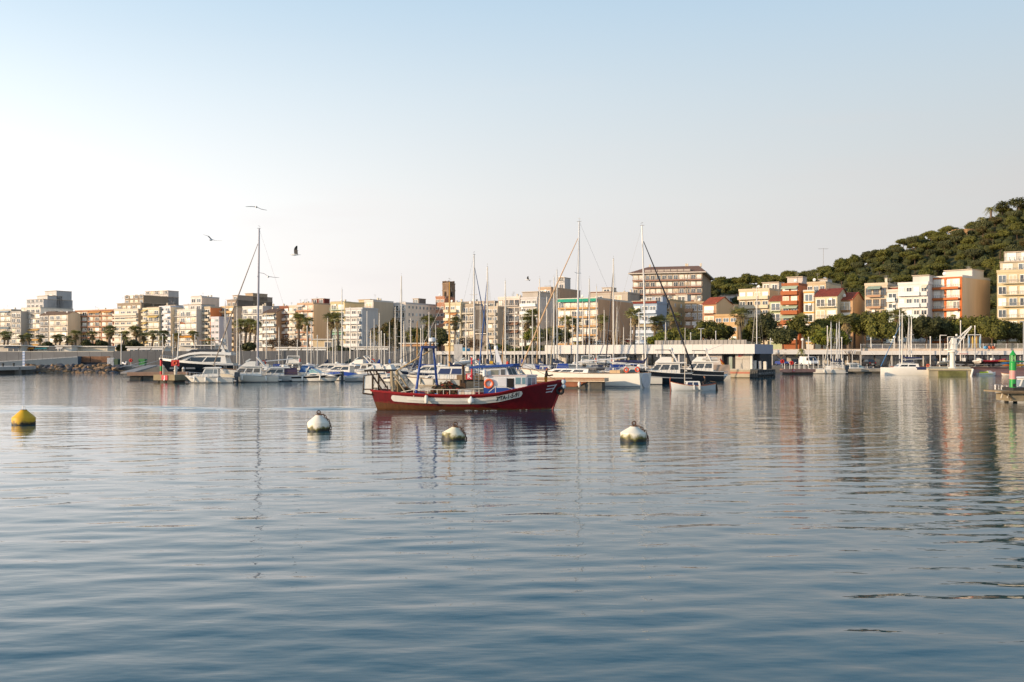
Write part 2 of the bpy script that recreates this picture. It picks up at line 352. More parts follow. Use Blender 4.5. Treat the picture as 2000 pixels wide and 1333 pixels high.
def bin_(px, Y, label, colr, w=1.4, h=1.35, lid=True):
    p = wx(px, Y); e = E('rubbish_bin', label, 'bin', (p[0], p[1], LOW_Z), R(-8))
    m = M(colr, .5, .1)
    B('body', MB().hexa([(-w * .42, -.45, .15), (w * .42, -.45, .15), (w * .42, .45, .15), (-w * .42, .45, .15), (-w / 2, -.55, h), (w / 2, -.55, h), (w / 2, .55, h), (-w / 2, .55, h)]), m, e)
    B('lid', MB().prism([(-w / 2 - .05, h), (w / 2 + .05, h), (w / 2 - .1, h + .2), (-w / 2 + .1, h + .2)], -.6, .6), m, e)
    for sx in (-1, 1):
        for sy in (-1, 1): B('wheel', MB().lathe([(.1, -.04), (.1, .04)], 10, (sx * w * .36, sy * .35, .1), 'y'), BLK, e)
bin_(279, 222, 'green wheeled rubbish container standing alone by the grey wall', '1f6b33', 1.5)
bin_(229, 227, 'dark green rubbish bin beside the graffiti covered cabinet', '24412c', .95)
p = wx(217, 227); e = E('utility_cabinet', 'pale utility cabinet scrawled with graffiti beside the dark green bin', 'cabinet', (p[0], p[1], LOW_Z))
B('body', MB().box(-.75, .75, -.3, .3, 0, 1.75), M('b9bcc0', .6, .5, 2.5), e); B('door', MB().box(-.68, -.02, -.33, -.29, .12, 1.65), M('a4a8ae', .6, .5, 3), e); B('door', MB().box(.02, .68, -.33, -.29, .12, 1.65), M('9ba0a6', .6, .5, 3), e)
# scooter
p = wx(244, 224); e = E('scooter', 'parked motor scooter by the tall white lamp post', 'scooter', (p[0], p[1], LOW_Z), R(-25))
B('body', MB().prism([(-.75, .5), (-.2, .42), (.15, .3), (.45, .32), (.6, 1.0), (.48, 1.05), (.3, .5), (-.1, .55), (-.2, .78), (-.8, .82)], -.16, .16), M('c9ccd2', .3, .05), e)
B('saddle', MB().prism([(-.78, .82), (-.18, .78), (-.2, .92), (-.75, .93)], -.15, .15), BLK, e)
for x in (-.6, .58): B('wheel', MB().torus(.2, .07, (x, 0, .27)), BLK, e, True)
B('handlebar', MB().tube([(.48, -.33, 1.06), (.52, 0, 1.04), (.48, .33, 1.06)], .025), BLK, e)
def lifering_post(px, Y, z0, label, ring='c8382c', board=True):
    p = wx(px, Y); e = E('lifebuoy_post', label, 'lifebuoy', (p[0], p[1], z0))
    B('post', MB().tube([(0, .08, 0), (0, .08, 1.65)], .05, 8), M('d8d4cc', .5), e)
    if board: B('board', MB().lathe([(.42, 0), (.42, .06)], 16, (0, .02, 1.2), 'y'), M('b02a26', .5), e)
    B('ring', MB().torus(.27, .08, (0, -.08, 1.2)), M(ring, .5), e, True)
lifering_post(255.5, 221, LOW_Z, 'red lifebuoy on a short post near the green rubbish container')
WHITE = M('d9d6cf', .45, .06); STEEL = M('a8aaac', .35, .1, metal=.6)
def lamp(px, ytop, Y, z0, label='slim white quay lamp post rising among the moored boats', head=0, group='lamp posts along the quay', colr='cfc9bf'):
    p = wx(px, Y); h = ZZ(ytop, Y) - z0; e = E('lamp_post', label, 'lamp post', (p[0], p[1], z0), 0, group); m = M(colr, .5, .08)
    B('pole', MB().tube([(0, 0, 0), (0, 0, h)], [.13, .1], 8), m, e, True)
    B('base', MB().lathe([(.24, 0), (.24, .12), (.15, .3)], 10), m, e, True)
    if head == 0: B('lantern', MB().lathe([(.1, h), (.13, h + .02), (.13, h + .35), (.09, h + .4)], 10), m, e, True)
    elif head == 1: B('lantern', MB().prism([(0, h), (1.3, h), (1.3, h + .14), (0, h + .16)], -.12, .12), m, e)
    elif head == 2: B('lantern', MB().lathe([(.05, h - .05), (.28, h + .08), (.34, h + .28), (.28, h + .5), (.06, h + .6)], 14), M('efe9dc', .3, .02), e, True)
    elif head == 3:
        B('lantern', MB().box(-.75, -.1, -.15, .15, h, h + .16), m, e); B('lantern', MB().box(.1, .75, -.15, .15, h, h + .16), m, e)
for px, yt, Y in ((237, 656, 223), (318, 659, 226), (338, 656, 232), (381, 658, 228), (413, 657, 236), (468, 656, 228), (581, 667, 228), (600, 640, 224), (620, 658, 230), (650, 664, 232), (745, 650, 222), (751, 655, 230), (822, 645, 226)): lamp(px, yt, Y, LOW_Z)
for px, yt, Y in ((1349, 653, 232), (1398, 650, 236), (1369, 643, 238), (1505, 664, 220)): lamp(px, yt, Y, LOW_Z, 'grey lamp post behind the long white club building', 3 if px == 1369 else 0, 'lamp posts behind the club building', 'b9b9b7')
# ---------------------------------------------------------------- buildings
UNIT = {}
def unit(kind, mat):
    k = (kind, mat.name)
    if k in UNIT: return UNIT[k]
    mb = MB()
    if kind == 'frame':
        for b in ((0, 1, 0, .07), (0, 1, .93, 1), (0, .06, .07, .93), (.94, 1, .07, .93), (.47, .53, .07, .93)): mb.box(b[0], b[1], -.12, 0, b[2], b[3])
    elif kind == 'pane': mb.box(.06, .94, -.03, -.005, .07, .93)
    elif kind == 'shutter':
        for i in range(3): mb.box(.06, .94, -.09, -.02 - .005 * i, .07 + i * .29, .07 + i * .29 + .275)
    elif kind == 'box': mb.box(0, 1, 0, 1, 0, 1)
    elif kind == 'rail':
        mb.box(0, 1, 0, .05, .93, 1).box(0, 1, 0, .04, .06, .12)
        for i in range(13): mb.box(i / 12.25, i / 12.25 + .014, .005, .035, .1, .95)
    elif kind == 'awning': mb.hexa([(0, -1, 0), (1, -1, 0), (1, 0, 1), (0, 0, 1), (0, -1, .12), (1, -1, .12), (1, 0, 1.1), (0, 0, 1.1)])
    m = mb.mesh(kind, mat); UNIT[k] = m; return m
SHUT = [M(c, .6, .08) for c in ('efe9dc', 'e6ddca', 'd9d2c4', 'f2eee6', 'c9b79b')]
GL = [GLASS('3a4246'), GLASS('262c30'), GLASS('59646a', .12), GLASS('4a4a44', .15)]
FRW = M('e4e0d8', .5, .05); FRB = M('5a4232', .5, .1); RAILM = M('8e8b86', .5, .1); GLR = M('c3cdc9', .2, .05)
TILE = M('8a4a34', .8, .3, 2.0, streak=False); CHIM = M('c9bda8', .8, .1)
def tiles(name, parent, pts, mat, rows, step=.0):
    """a pitched roof slope with stepped courses: pts = eave a, eave b, ridge b, ridge a"""
    a, b, c, d = [Vector(p) for p in pts]; n = (b - a).cross(d - a).normalized()
    if n.z < 0: n = -n
    for i in range(rows):
        k0, k1 = i / rows, (i + 1.12) / rows if i < rows - 1 else 1
        p = [a.lerp(d, k0), b.lerp(c, k0), b.lerp(c, k1), a.lerp(d, k1)]
        o1 = n * .10; o2 = n * .02
        B(name, MB().hexa([p[0] - n * .06, p[1] - n * .06, p[2] - n * .06, p[3] - n * .06, p[0] + o1, p[1] + o1, p[2] + o2, p[3] + o2]), mat, parent)
BN = 0
def bounce_tint(h): return ''.join('%02x' % min(255, int(int(h[i:i + 2], 16) * k)) for i, k in ((0, 1.2), (2, 1.13), (4, 1.03)))  # lightens and warms side wall colours, painting in bounced light
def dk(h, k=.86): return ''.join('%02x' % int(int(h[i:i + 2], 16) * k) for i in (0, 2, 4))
def window(par, x, y, z, w, h, r, fr=FRW, ps=.5, rot=0.0):
    f = O('window', unit('frame', fr), par, (x, y, z), (0, 0, rot), (w, 1, h))
    if r.random() < ps: O('shutter', unit('shutter', r.choice(SHUT)), f)
    else: O('pane', unit('pane', r.choice(GL)), f)
    return f
def bld(label, x0, x1, x2, yr, A=30, off=0, wall='d8cbb5', side=None, bal=((.04, .96, 'rail'),), bc=None, nb=3, ps=.5, roof='flat',
        setb=(), awn=None, base=UP_Z, fr='w', sidewin=0, proj=1.15, band=None, fin=None, L0=13, name='apartment_building', fh=3.0, awp=.3, chim=2, wh=None, roofc='8a4a34', zlow=None, cat='building'):
    global BN
    if awn is None and bal: awn = ['cfc4ae', 'b9a98c', '8a9a8a', 'c08c5e', 'd8d0c0']; awp = .1
    wall = dk(wall, .9); side = bounce_tint(side) if side else None; bc = dk(bc, .9) if bc else None; band = dk(band, .92) if band else None
    BN += 1; r = random.Random(BN * 7 + 1); A = R(A); u, v = math.cos(A), math.sin(A)
    t0, t1 = T(x0), T(x1); Yc = rowY(x1) + off; Xc = t1 * Yc
    Wd = (Xc - t0 * Yc) / (u + t0 * v)
    Ld = L0
    if x2:
        t2 = T(x2); Ld = (t2 * Yc - Xc) / (v - t2 * u); Ld = min(max(Ld, 8), 45)
    zr = ZZ(yr, Yc); H = zr - base; n = max(1, round(H / fh)); fh = H / n
    loc = (Xc - Wd * u, Yc + Wd * v, base)
    e = E(name, label, cat, loc, -A)
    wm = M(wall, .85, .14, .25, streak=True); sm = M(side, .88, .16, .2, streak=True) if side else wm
    bm = M(bc, .7, .1) if bc else wm; fm = FRB if fr == 'b' else FRW
    B('wall', MB().box(0, Wd, 0, Ld, 0, H), wm, e)
    if side:
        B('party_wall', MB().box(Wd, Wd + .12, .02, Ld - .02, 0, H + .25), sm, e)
    if band:
        for i in range(1, n + 1): O('floor_band', unit('box', M(band, .75, .15)), e, (-.03, -.16, i * fh - .32), (0, 0, 0), (Wd + .06, .2, .42))
    if fin:
        for k in fin[1]: O('pier', unit('box', M(fin[0], .75, .15)), e, (k * Wd - .25, -.2, 0), (0, 0, 0), (.6, .24, H))
    k0 = 1 if n > 2 else 0
    if zlow: k0 = max(k0, int(zlow / fh))
    for i in range(k0, n):
        z = i * fh
        for j in range(nb):
            ww = Wd / nb * .76; ww = min(ww, 3.3); xx = Wd * (j + .5) / nb - ww / 2
            hh = wh or 2.15; window(e, xx, 0, z + .12 if not wh else z + .9, ww, hh, r, fm, ps * .8)
        if r.random() < .3: O('air_conditioner', unit('box', FRW), e, (r.uniform(.05, .9) * Wd, -.34, z + r.choice((.15, 1.9))), (0, 0, 0), (.85, .34, .6))
        for (a, b, kind) in bal:
            if kind == 'none': continue
            s = O('balcony', unit('box', bm if kind != 'glass' else FRW), e, (a * Wd, -proj, z - .12), (0, 0, 0), ((b - a) * Wd, proj, .2))
            def sub(nm, un, x, y, zz, sx, sy, sz):
                q = O(nm, un, e, (x, y, zz), (0, 0, 0), (sx, sy, sz)); return q
            if kind == 'solid': sub('parapet', unit('box', bm), a * Wd, -proj - .06, z - .14, (b - a) * Wd, .1, 1.1); sub('parapet', unit('box', bm), b * Wd - .1, -proj, z + .08, .1, proj, .88)
            elif kind == 'low': sub('parapet', unit('box', bm), a * Wd, -proj - .06, z - .3, (b - a) * Wd, .1, .6); sub('railing', unit('rail', RAILM), a * Wd, -proj, z + .28, (b - a) * Wd, 1, .75)
            elif kind == 'glass': sub('parapet', unit('box', GLR), a * Wd, -proj, z + .08, (b - a) * Wd, .05, .95)
            else: sub('railing', unit('rail', M(bc, .5) if (bc and kind == 'crail') else RAILM), a * Wd, -proj, z + .08, (b - a) * Wd, 1, .95)
            if awn and r.random() < awp:
                ac = awn[r.randrange(len(awn))]; sub('awning', unit('awning', M(ac, .8, .1)), a * Wd + .1, 0, z + fh - 1.25, (b - a) * Wd - .2, proj + .35, .85)
    if sidewin:
        for i in range(max(k0, 1), n):
            for j in range(sidewin): window(e, Wd + (.12 if side else 0), Ld * (j + .7) / (sidewin + .6), i * fh + .9, 1.1, 1.2, r, fm, .2, R(90))
    if roof == 'flat':
        for b in ((-.12, Wd + .12, -.12, .12), (-.12, Wd + .12, Ld - .12, Ld + .1), (-.12, .12, .12, Ld - .12), (Wd - .1, Wd + .14, .12, Ld - .12)):
            B('parapet', MB().box(*b, H - .15, H + .55 if side is None else H + .5), wm, e)
        top = H
    elif roof == 'tile':
        rd = min(Ld, 11); rz = rd * .5 * .42; tm = M(roofc, .8, .3, 1.2)
        ro = B('roof', MB().prism([(0, H - .02), (0, H)], 0, .1) if False else MB().add([(0, 0, H - .05), (0, rd, H - .05), (0, rd / 2, H + rz - .1), (Wd, 0, H - .05), (Wd, rd, H - .05), (Wd, rd / 2, H + rz - .1)], [(0, 1, 2), (3, 5, 4), (0, 2, 5, 3), (1, 4, 5, 2), (0, 3, 4, 1)]), sm, e)
        tiles('tile_course', e, [(-.3, -.45, H - .2), (Wd + .3, -.45, H - .2), (Wd + .3, rd / 2, H + rz), (-.3, rd / 2, H + rz)], tm, 7)
        tiles('tile_course', e, [(-.3, rd + .45, H - .2), (Wd + .3, rd + .45, H - .2), (Wd + .3, rd / 2, H + rz), (-.3, rd / 2, H + rz)], tm, 7)
        top = H + rz * .5
    for (xa, xb, yd, ye, yt, c) in setb:
        if xb > 1:
            dx = (xb - 1) * Wd; xa = max(xa - (xb - 1), .05); xb = 1.0; dy = min(dx * (u + t1 * v) / max(.2, v - t1 * u), max(0, Ld - 4 - yd)); yd += dy; ye = ye + dy
        ye = min(ye, Ld - .3); yd = min(yd, ye - 2.5)
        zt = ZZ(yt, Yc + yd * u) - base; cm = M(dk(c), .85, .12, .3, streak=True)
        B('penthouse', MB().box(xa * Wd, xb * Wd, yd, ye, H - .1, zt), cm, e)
        B('penthouse_roof', MB().box(xa * Wd - .2, xb * Wd + .15, yd - .5, ye + .1, zt, zt + .2), M('b9a791', .8, .15), e)
        if zt - H > 2.4:
            nf = max(1, round((zt - H) / 3)); 
            for q in range(nf):
                m = max(1, round((xb - xa) * Wd / 3.5))
                for j in range(m): window(e, xa * Wd + (xb - xa) * Wd * (j + .18) / m, yd, H + q * 3 + .15, (xb - xa) * Wd / m * .64, 2.1, r, fm, ps * .6)
                O('railing', unit('rail', RAILM), e, (xa * Wd, yd - 1.6 if q else .1, H + q * 3 + .1), (0, 0, 0), ((xb - xa) * Wd, 1, .9))
        top = max(top, zt)
    for i in range(chim):
        x = r.uniform(.1, .9) * Wd; y = r.uniform(.35, .8) * Ld; h = r.uniform(1.0, 2.0); zb = H if roof == 'flat' else H + .6
        B('chimney', MB().box(x - .3, x + .3, y - .3, y + .3, zb - .3, zb + h).box(x - .4, x + .4, y - .4, y + .4, zb + h + .1, zb + h + .22).box(x - .2, x + .2, y - .2, y + .2, zb + h, zb + h + .12), CHIM, e)
    for i in range(r.randrange(0, 3)):
        x = r.uniform(.1, .9) * Wd; y = r.uniform(.3, .7) * Ld; h = r.uniform(2.0, 3.8); zb = (H if roof == 'flat' else H + .5)
        mb = MB().tube([(x, y, zb - .2), (x, y, zb + h)], .04, 4)
        for q in range(3): mb.tube([(x - .7 + q * .1, y, zb + h - .15 - q * .3), (x + .7 - q * .1, y, zb + h - .15 - q * .3)], .025, 4)
        B('aerial', mb, RAILM, e)
    if r.random() < .35:
        x = r.uniform(.15, .85) * Wd; zb = H
        B('satellite_dish', MB().lathe([(.05, 0), (.35, .08), (.5, .22), (.52, .2), (.36, .04), (.05, -.06)], 12, (x, 1.5, zb + 1.2), 'y').tube([(x, 1.5, zb), (x, 1.5, zb + 1.2)], .05), FRW, e)
    return e, Wd, Ld, H

SOL = (.04, .96, 'solid'); RL = (.03, .97, 'rail')
# left stretch of the waterfront
bld('pale grey green balconied block with low parapet at the far end of the waterfront', -30, 22, None, 606, wall='cfc6b6', bal=(RL,), nb=5, awn=['8d9aa0'], awp=.2)
bld('narrow grey block squeezed beside the stepped white building', 22.5, 41, None, 610, wall='bdb8ae', bal=((.1, .9, 'rail'),), nb=2, L0=12)
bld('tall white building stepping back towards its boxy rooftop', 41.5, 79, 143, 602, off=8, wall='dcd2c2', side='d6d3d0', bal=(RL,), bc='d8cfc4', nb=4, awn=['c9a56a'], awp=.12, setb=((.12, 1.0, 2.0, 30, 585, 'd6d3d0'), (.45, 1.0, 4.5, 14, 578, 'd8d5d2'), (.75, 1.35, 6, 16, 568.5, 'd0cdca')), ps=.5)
bld('cream corner block with dark balconies and a brown pitched roof', 96, 132, 147, 614, off=-14, wall='d9cfbd', side='c3b7a4', bal=((.05, .97, 'rail'),), nb=3, roof='tile', roofc='6e5a4a', ps=.6)
bld('narrow grey front with dark loggias beside the cream corner block', 78, 95, None, 615, off=-12, wall='a8a198', bal=((.1, .9, 'rail'),), nb=2, ps=.1, L0=10, roof='tile', roofc='6e5a4a')
bld('tan block with rust red floor bands and piers', 147, 222, None, 606, wall='c9ae8e', bal=((.02, .34, 'low'), (.38, .68, 'low'), (.72, .98, 'low')), bc='a8775a', nb=6, band='8f5440', fin=('8f5440', (.0, .35, .7, .99)), ps=.65, awn=['c08a4c'], awp=.1, L0=10)
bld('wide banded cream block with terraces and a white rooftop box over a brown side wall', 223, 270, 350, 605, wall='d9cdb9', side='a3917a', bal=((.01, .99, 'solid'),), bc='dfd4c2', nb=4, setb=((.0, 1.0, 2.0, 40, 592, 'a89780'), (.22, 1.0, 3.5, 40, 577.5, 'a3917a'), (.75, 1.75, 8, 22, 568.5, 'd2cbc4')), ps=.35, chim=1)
bld('small cream block with an orange roof edge below the brown side wall', 279, 311, None, 603, off=-26, wall='ddd2b8', bal=((.02, .3, 'solid'), (.34, .98, 'rail')), nb=3, band='d8c7a8', awn=['c8b070'], ps=.5, L0=9, setb=((.25, 1.0, .5, 8, 600.5, 'b86a40'),), chim=0)
bld('bluish white house with stacked square windows', 311, 333, 352, 599.5, off=-24, wall='dcdce0', side='c6b9a6', bal=((.45, .9, 'solid'),), bc='e6e4e2', nb=2, ps=.15, setb=((.3, 1.2, 2, 8, 597, 'c8ccd4'),), chim=1)
bld('white block with glazed galleries and slim orange awnings', 341.5, 384, None, 606, off=-20, wall='dcd5c8', bal=(RL,), nb=4, ps=.7, awn=['cf9440'], awp=.25, setb=((.2, 1.0, 3, 12, 595, 'd9d5d0'),), L0=12)
bld('pinkish white rooftop block with a red roof edge behind the terraces', 373, 394, 428, 581, off=18, wall='ddd6cf', side='c4b8b2', bal=(), nb=2, ps=.2, zlow=20, setb=((.1, .95, .2, 4, 579, '9a4a38'),), chim=3)
bld('tan block of dark loggias with an orange side wall', 389, 411, 430, 601, off=-14, wall='c3b49c', side='b5744f', bal=((.03, .97, 'solid'),), bc='c9bca6', nb=2, ps=.05, chim=0)
bld('narrow lilac white house below the orange side wall', 412, 428, None, 621, off=-24, wall='d6cfd2', bal=(), nb=2, wh=1.3, ps=.3, L0=8, chim=0)
bld('yellow banded block with stepped terraces and a long pinkish side wall', 431, 456, 533, 600, off=-4, wall='cdb288', side='b7a596', bal=((.0, .98, 'solid'),), bc='cda874', nb=3, ps=.4, setb=((.25, 1.0, 2, 40, 586, 'b9a798'), (.6, 1.0, 3, 34, 577.5, 'bba898'), (1.0, 1.6, 8, 18, 573.5, 'c2aa90')), sidewin=3)
bld('white balconied block with potted terraces behind the tall grey mast', 474, 513, None, 600, off=-22, wall='d9d4cb', bal=((.03, .5, 'rail'), (.54, .97, 'rail')), nb=4, ps=.4, awn=['c98a5a'], awp=.1, L0=11)
bld('dark brown block with deep glazed balconies and a low pitched roof', 515, 540, 546, 610, off=-26, wall='97887a', side='8d7a6a', bal=((.05, .95, 'glass'),), nb=2, ps=.0, roof='tile', roofc='5d4c42', L0=10)
bld('red brick block with white solid balconies', 546, 564, None, 600, off=-20, wall='8f5a44', bal=((.0, .8, 'solid'),), bc='ddd0c2', nb=2, ps=.6, L0=12)
bld('narrow cream block of stacked loggias beside the red brick one', 564.5, 580.5, None, 599, off=-22, wall='d2c6b0', bal=((.05, .97, 'solid'),), bc='ddd3c2', nb=2, ps=.35, L0=11)
bld('pinkish tan block with a dark red rooftop and a plain beige side wall', 581, 612, 645, 593.5, off=-22, wall='c9ad92', side='c4ae94', bal=((.02, .45, 'low'), (.5, .97, 'low')), bc='c08a68', nb=3, ps=.5, setb=((.9, 1.7, 3, 15, 584, '7d3a30'),), band='c29a78')
bld('yellowish block with pale green glass balconies', 645.5, 673, 712, 591.5, off=-30, wall='cdc097', side='c0b290', bal=((.05, .95, 'crail'),), bc='8fae98', nb=2, ps=.3, setb=((.1, .9, .1, 5, 589.5, 'cdc097'),), awn=['8fb59a'], awp=.35)
bld('modern white block of solid horizontal balcony bands', 675, 708, None, 603.5, off=-52, wall='d0cdc8', bal=((.0, .9, 'solid'),), bc='e2e0dc', nb=3, ps=.3, fin=('7e8a96', (.97,)), L0=10, chim=0)
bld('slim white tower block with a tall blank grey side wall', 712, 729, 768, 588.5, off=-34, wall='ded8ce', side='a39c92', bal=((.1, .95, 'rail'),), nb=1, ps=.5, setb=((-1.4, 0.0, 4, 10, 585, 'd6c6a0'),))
bld('white block with dark corner balconies and rows of small square side windows', 768, 792, 852, 593, off=-14, wall='d8d0c8', side='d3cbc6', bal=((.0, .96, 'rail'),), nb=2, ps=.15, sidewin=8, setb=((.6, 1.1, 9, 14, 584, '8a8078'),), chim=1)
bld('tall salmon block standing in front of the stone tower', 851, 868, 882, 581, off=6, wall='b9866a', side='a8735c', bal=(), nb=2, wh=1.2, ps=.3, zlow=9, chim=0)
bld('cream block of projecting box balconies behind the palms', 869, 900, None, 593.5, off=-30, wall='d6c8a6', bal=((.0, .3, 'solid'), (.36, .8, 'solid')), bc='e2d6b8', nb=3, ps=.25, L0=12)
bld('grey tan block under a dark red rooftop awning', 904, 927, None, 597, off=-28, wall='b9ab96', bal=((.04, .96, 'low'),), bc='c2b8a4', nb=2, ps=.3, setb=((.0, 1.0, .3, 6, 594.5, '7d3228'),), L0=11)
bld('low cream block of shuttered bays between bare facade and white block', 952, 972, None, 601, off=-36, wall='cdbfa8', bal=((.05, .95, 'solid'),), nb=2, ps=.4, L0=11)
bld('white block with brown slatted bays and blue blinds', 973, 1015, None, 582, off=-30, wall='dcd4c8', bal=(RL,), nb=4, ps=.35, awn=['2f58a8', '8a6a58'], awp=.3, L0=14, fr='b')
bld('pale grey block of white framed balconies topped by a plain raised box', 1017, 1049, None, 583, off=-34, wall='cfcac4', bal=((.02, .98, 'glass'),), nb=3, ps=.15, setb=((.0, 1.02, .4, 10, 570.5, 'c5bcb0'),), L0=14)
bld('tan block with orange awnings under a white lift tower', 1052, 1076, 1133, 563, off=-18, wall='c7ab8c', side='9a8574', bal=((.03, .97, 'low'),), bc='c98d66', nb=2, ps=.4, awn=['c8562c'], awp=.3, setb=((1.0, 1.55, 6, 11, 543, 'd4cfc9'),), zlow=6)
eg, Wg, Lg, Hg = bld('white balconied block with orange slab edges and a green rooftop awning', 1090, 1167, 1236, 584, off=-38, wall='ddd3c2', side='a08a76', bal=((.01, .99, 'low'),), bc='c99a5e', nb=6, ps=.75, awn=['c9983a'], awp=.35, chim=1)
bld('low tan rooftop behind the green awning with a dull red tile strip', 1152, 1226, None, 573, off=40, wall='c2b4a4', bal=(), nb=2, zlow=24, ps=.3, setb=((.0, .6, .2, 5, 569, '8a4a3c'), (.25, .5, 3, 8, 561, 'cfc8c0')), chim=3)
for i in range(6): O('awning', unit('awning', M('2f9a78', .8, .1)), eg, (Wg * i / 6, .2, Hg - .9), (0, 0, 0), (Wg / 6 - .05, 1.9, 1.2))
# right-hand stretch below the hill
bld('light blue block with white balconies and a red tile roof edge', 1237, 1283, None, 592, off=-48, wall='a3b4c6', bal=((.0, 1.0, 'solid'),), bc='d3deea', nb=3, ps=.1, setb=((.0, 1.0, .1, 2.0, 588.5, '8a3f34'), (.35, 1.1, 4, 9, 579, 'b9c6d6')), L0=9)
bld('ochre tan block with a glazed white rooftop terrace', 1284, 1308, 1350, 587, off=-34, wall='cbb288', side='bfa685', bal=((.0, .98, 'low'),), bc='cdb286', nb=2, ps=.4, setb=((.5, 2.6, 3, 16, 576, 'd9d4cc'),), sidewin=3)
bld('ochre annex of recessed square windows beside the tan block', 1338, 1374, None, 592, off=-28, wall='b59c7c', bal=((.0, .45, 'solid'),), bc='b08a68', nb=3, ps=.3, L0=10, A=24)
bld('gabled house with a red tile roof and plain beige gable wall', 1372, 1398, 1443, 593, off=-52, A=40, wall='b98f70', side='b7a48c', bal=((.1, .95, 'rail'),), nb=1, roof='tile', roofc='96492f', chim=2, name='house')
bld('low orange house front tucked under the palm beside the gabled house', 1396, 1440, None, 617, off=-66, wall='cda878', bal=(), nb=3, wh=1.2, ps=.3, roof='flat', chim=0, name='house', L0=7)
bld('cream block of deep solid balconies with a row of roof chimneys', 1443, 1502, 1530, 566, off=-36, A=36, wall='d9c5a6', side='b9a084', bal=((.0, .68, 'solid'), (.7, 1.0, 'solid')), bc='e0cfb2', nb=4, ps=.55, chim=3, setb=((.75, 1.3, 5, 12, 552, 'd9cfc2'),))
bld('narrow mint green house with a small tiled roof', 1503, 1527, None, 587, off=-62, A=34, wall='b9c39c', bal=((.1, .95, 'rail'),), nb=1, roof='tile', ps=.5, L0=8, name='house', chim=0)
bld('orange brick block of glazed galleries and solid brick balconies', 1527, 1559, 1570, 556, off=-64, A=34, wall='a8653f', side='ad6a48', bal=((.0, 1.0, 'solid'),), bc='b0602f', nb=2, ps=.45, L0=9, awn=['a9b59a'], awp=.5, setb=((.5, 1.6, 4, 9, 541.5, 'd8cbc0'),), chim=1)
bld('slim white bay windowed house with yellow trim beside the orange brick block', 1569.5, 1590, None, 570, off=-64, A=34, wall='ddd6c8', bal=(), band='d3a04e', nb=1, ps=.5, L0=7, name='house', chim=0)
bld('beige flat roofed block with a white lift box peeping over the slim house', 1576, 1612, 1642, 553, off=-36, A=34, wall='cbb392', side='b9a890', bal=((.1, .6, 'rail'),), nb=3, ps=.3, zlow=18, setb=((.5, .95, 3, 8, 546, 'd9d4cc'),))
bld('cream house with two wide white balconies under a dark red skylit roof', 1592, 1635, None, 577, off=-66, A=34, wall='dccfae', bal=((.12, .92, 'rail'),), nb=2, ps=.85, roof='tile', roofc='7d3a2c', L0=11, name='house', chim=0)
bld('tan house with a red tile roof pierced by two skylights', 1635, 1664, 1689, 585, off=-62, A=36, wall='c9a27a', side='b39a80', bal=((.2, .8, 'rail'),), nb=1, ps=.9, roof='tile', roofc='9a4a32', name='house', chim=0)
bld('cream framed block with deep shaded loggias', 1689, 1733, None, 556, off=-62, A=34, wall='d6c5ac', bal=((.12, .74, 'low'),), bc='b8906e', nb=3, ps=.05, L0=12, fr='b')
bld('narrow pale house with a sloping red roof strip between two white blocks', 1732, 1754, None, 569, off=-62, A=34, wall='d9d0c0', bal=((.05, .8, 'glass'),), nb=1, ps=.2, L0=9, name='house', setb=((.0, 1.0, 1.5, 8, 562, 'a35238'),), chim=0)
bld('bright white block with striped awnings and a stepped rooftop', 1754, 1812, 1819, 554, off=-62, A=36, wall='e4e0d8', bal=((.02, .75, 'glass'), (.8, 1.0, 'solid')), bc='e6e2da', nb=4, ps=.55, awn=['d9cbb0'], awp=.25, setb=((.45, 1.0, 1.5, 9, 538.5, 'e2ddd4'),), L0=12)
bld('orange banded white block with a large plain beige side wall', 1819, 1879, 1933, 541, off=-58, A=47, wall='e0d9cc', side='b7a48c', bal=((.05, .93, 'low'),), bc='c06a30', nb=3, ps=.85, fin=('b5602c', (.02, .46, .96)), band='c06a30', setb=((.3, 1.2, 2.5, 10, 527, 'e2dcd2'),))
bld('tall yellowish block with stepped white terraces at its top', 1947, 2075, None, 528, off=-50, A=26, wall='d6c49c', bal=((.08, .42, 'rail'), (.44, .62, 'rail'), (.66, .98, 'rail')), bc='d9c8a2', nb=6, ps=.4, setb=((.05, 1.0, 1.2, 16, 509, 'dccfb2'), (.12, 1.0, 2.4, 16, 489.5, 'e2dccf')), L0=16)

for x0, x1, yr, c, lb in ((-20, 60, 612, 'cabfae', 'plain cream block closing the gap behind the far end of the row'), (140, 175, 611, 'c4b6a2', 'plain tan block glimpsed behind the cream corner block'), (330, 380, 604, 'cfc6ba', 'plain pale block glimpsed behind the bluish white house'), (425, 470, 606, 'c6b8a6', 'plain tan block glimpsed behind the yellow banded one'), (505, 552, 600, 'b9ada0', 'plain grey block glimpsed over the dark brown one'), (560, 600, 603, 'c2b2a0', 'plain tan block glimpsed behind the red brick one'), (660, 700, 600, 'c9bea8', 'plain cream block glimpsed behind the white banded one'), (760, 800, 600, 'bfb4a8', 'plain grey tan block glimpsed behind the slim white tower'), (895, 965, 590, 'b8a898', 'plain brown roofed block glimpsed behind the netted one'), (1045, 1075, 585, 'c2b09a', 'plain tan block glimpsed behind the orange awning one'), (1225, 1250, 600, 'c8bca8', 'plain cream block glimpsed behind the light blue one')):
    bld(lb, x0, x1, None, yr, off=34, wall=c, bal=(), nb=max(2, int((x1 - x0) / 9)), wh=1.3, ps=.4, zlow=14, L0=14, chim=3)
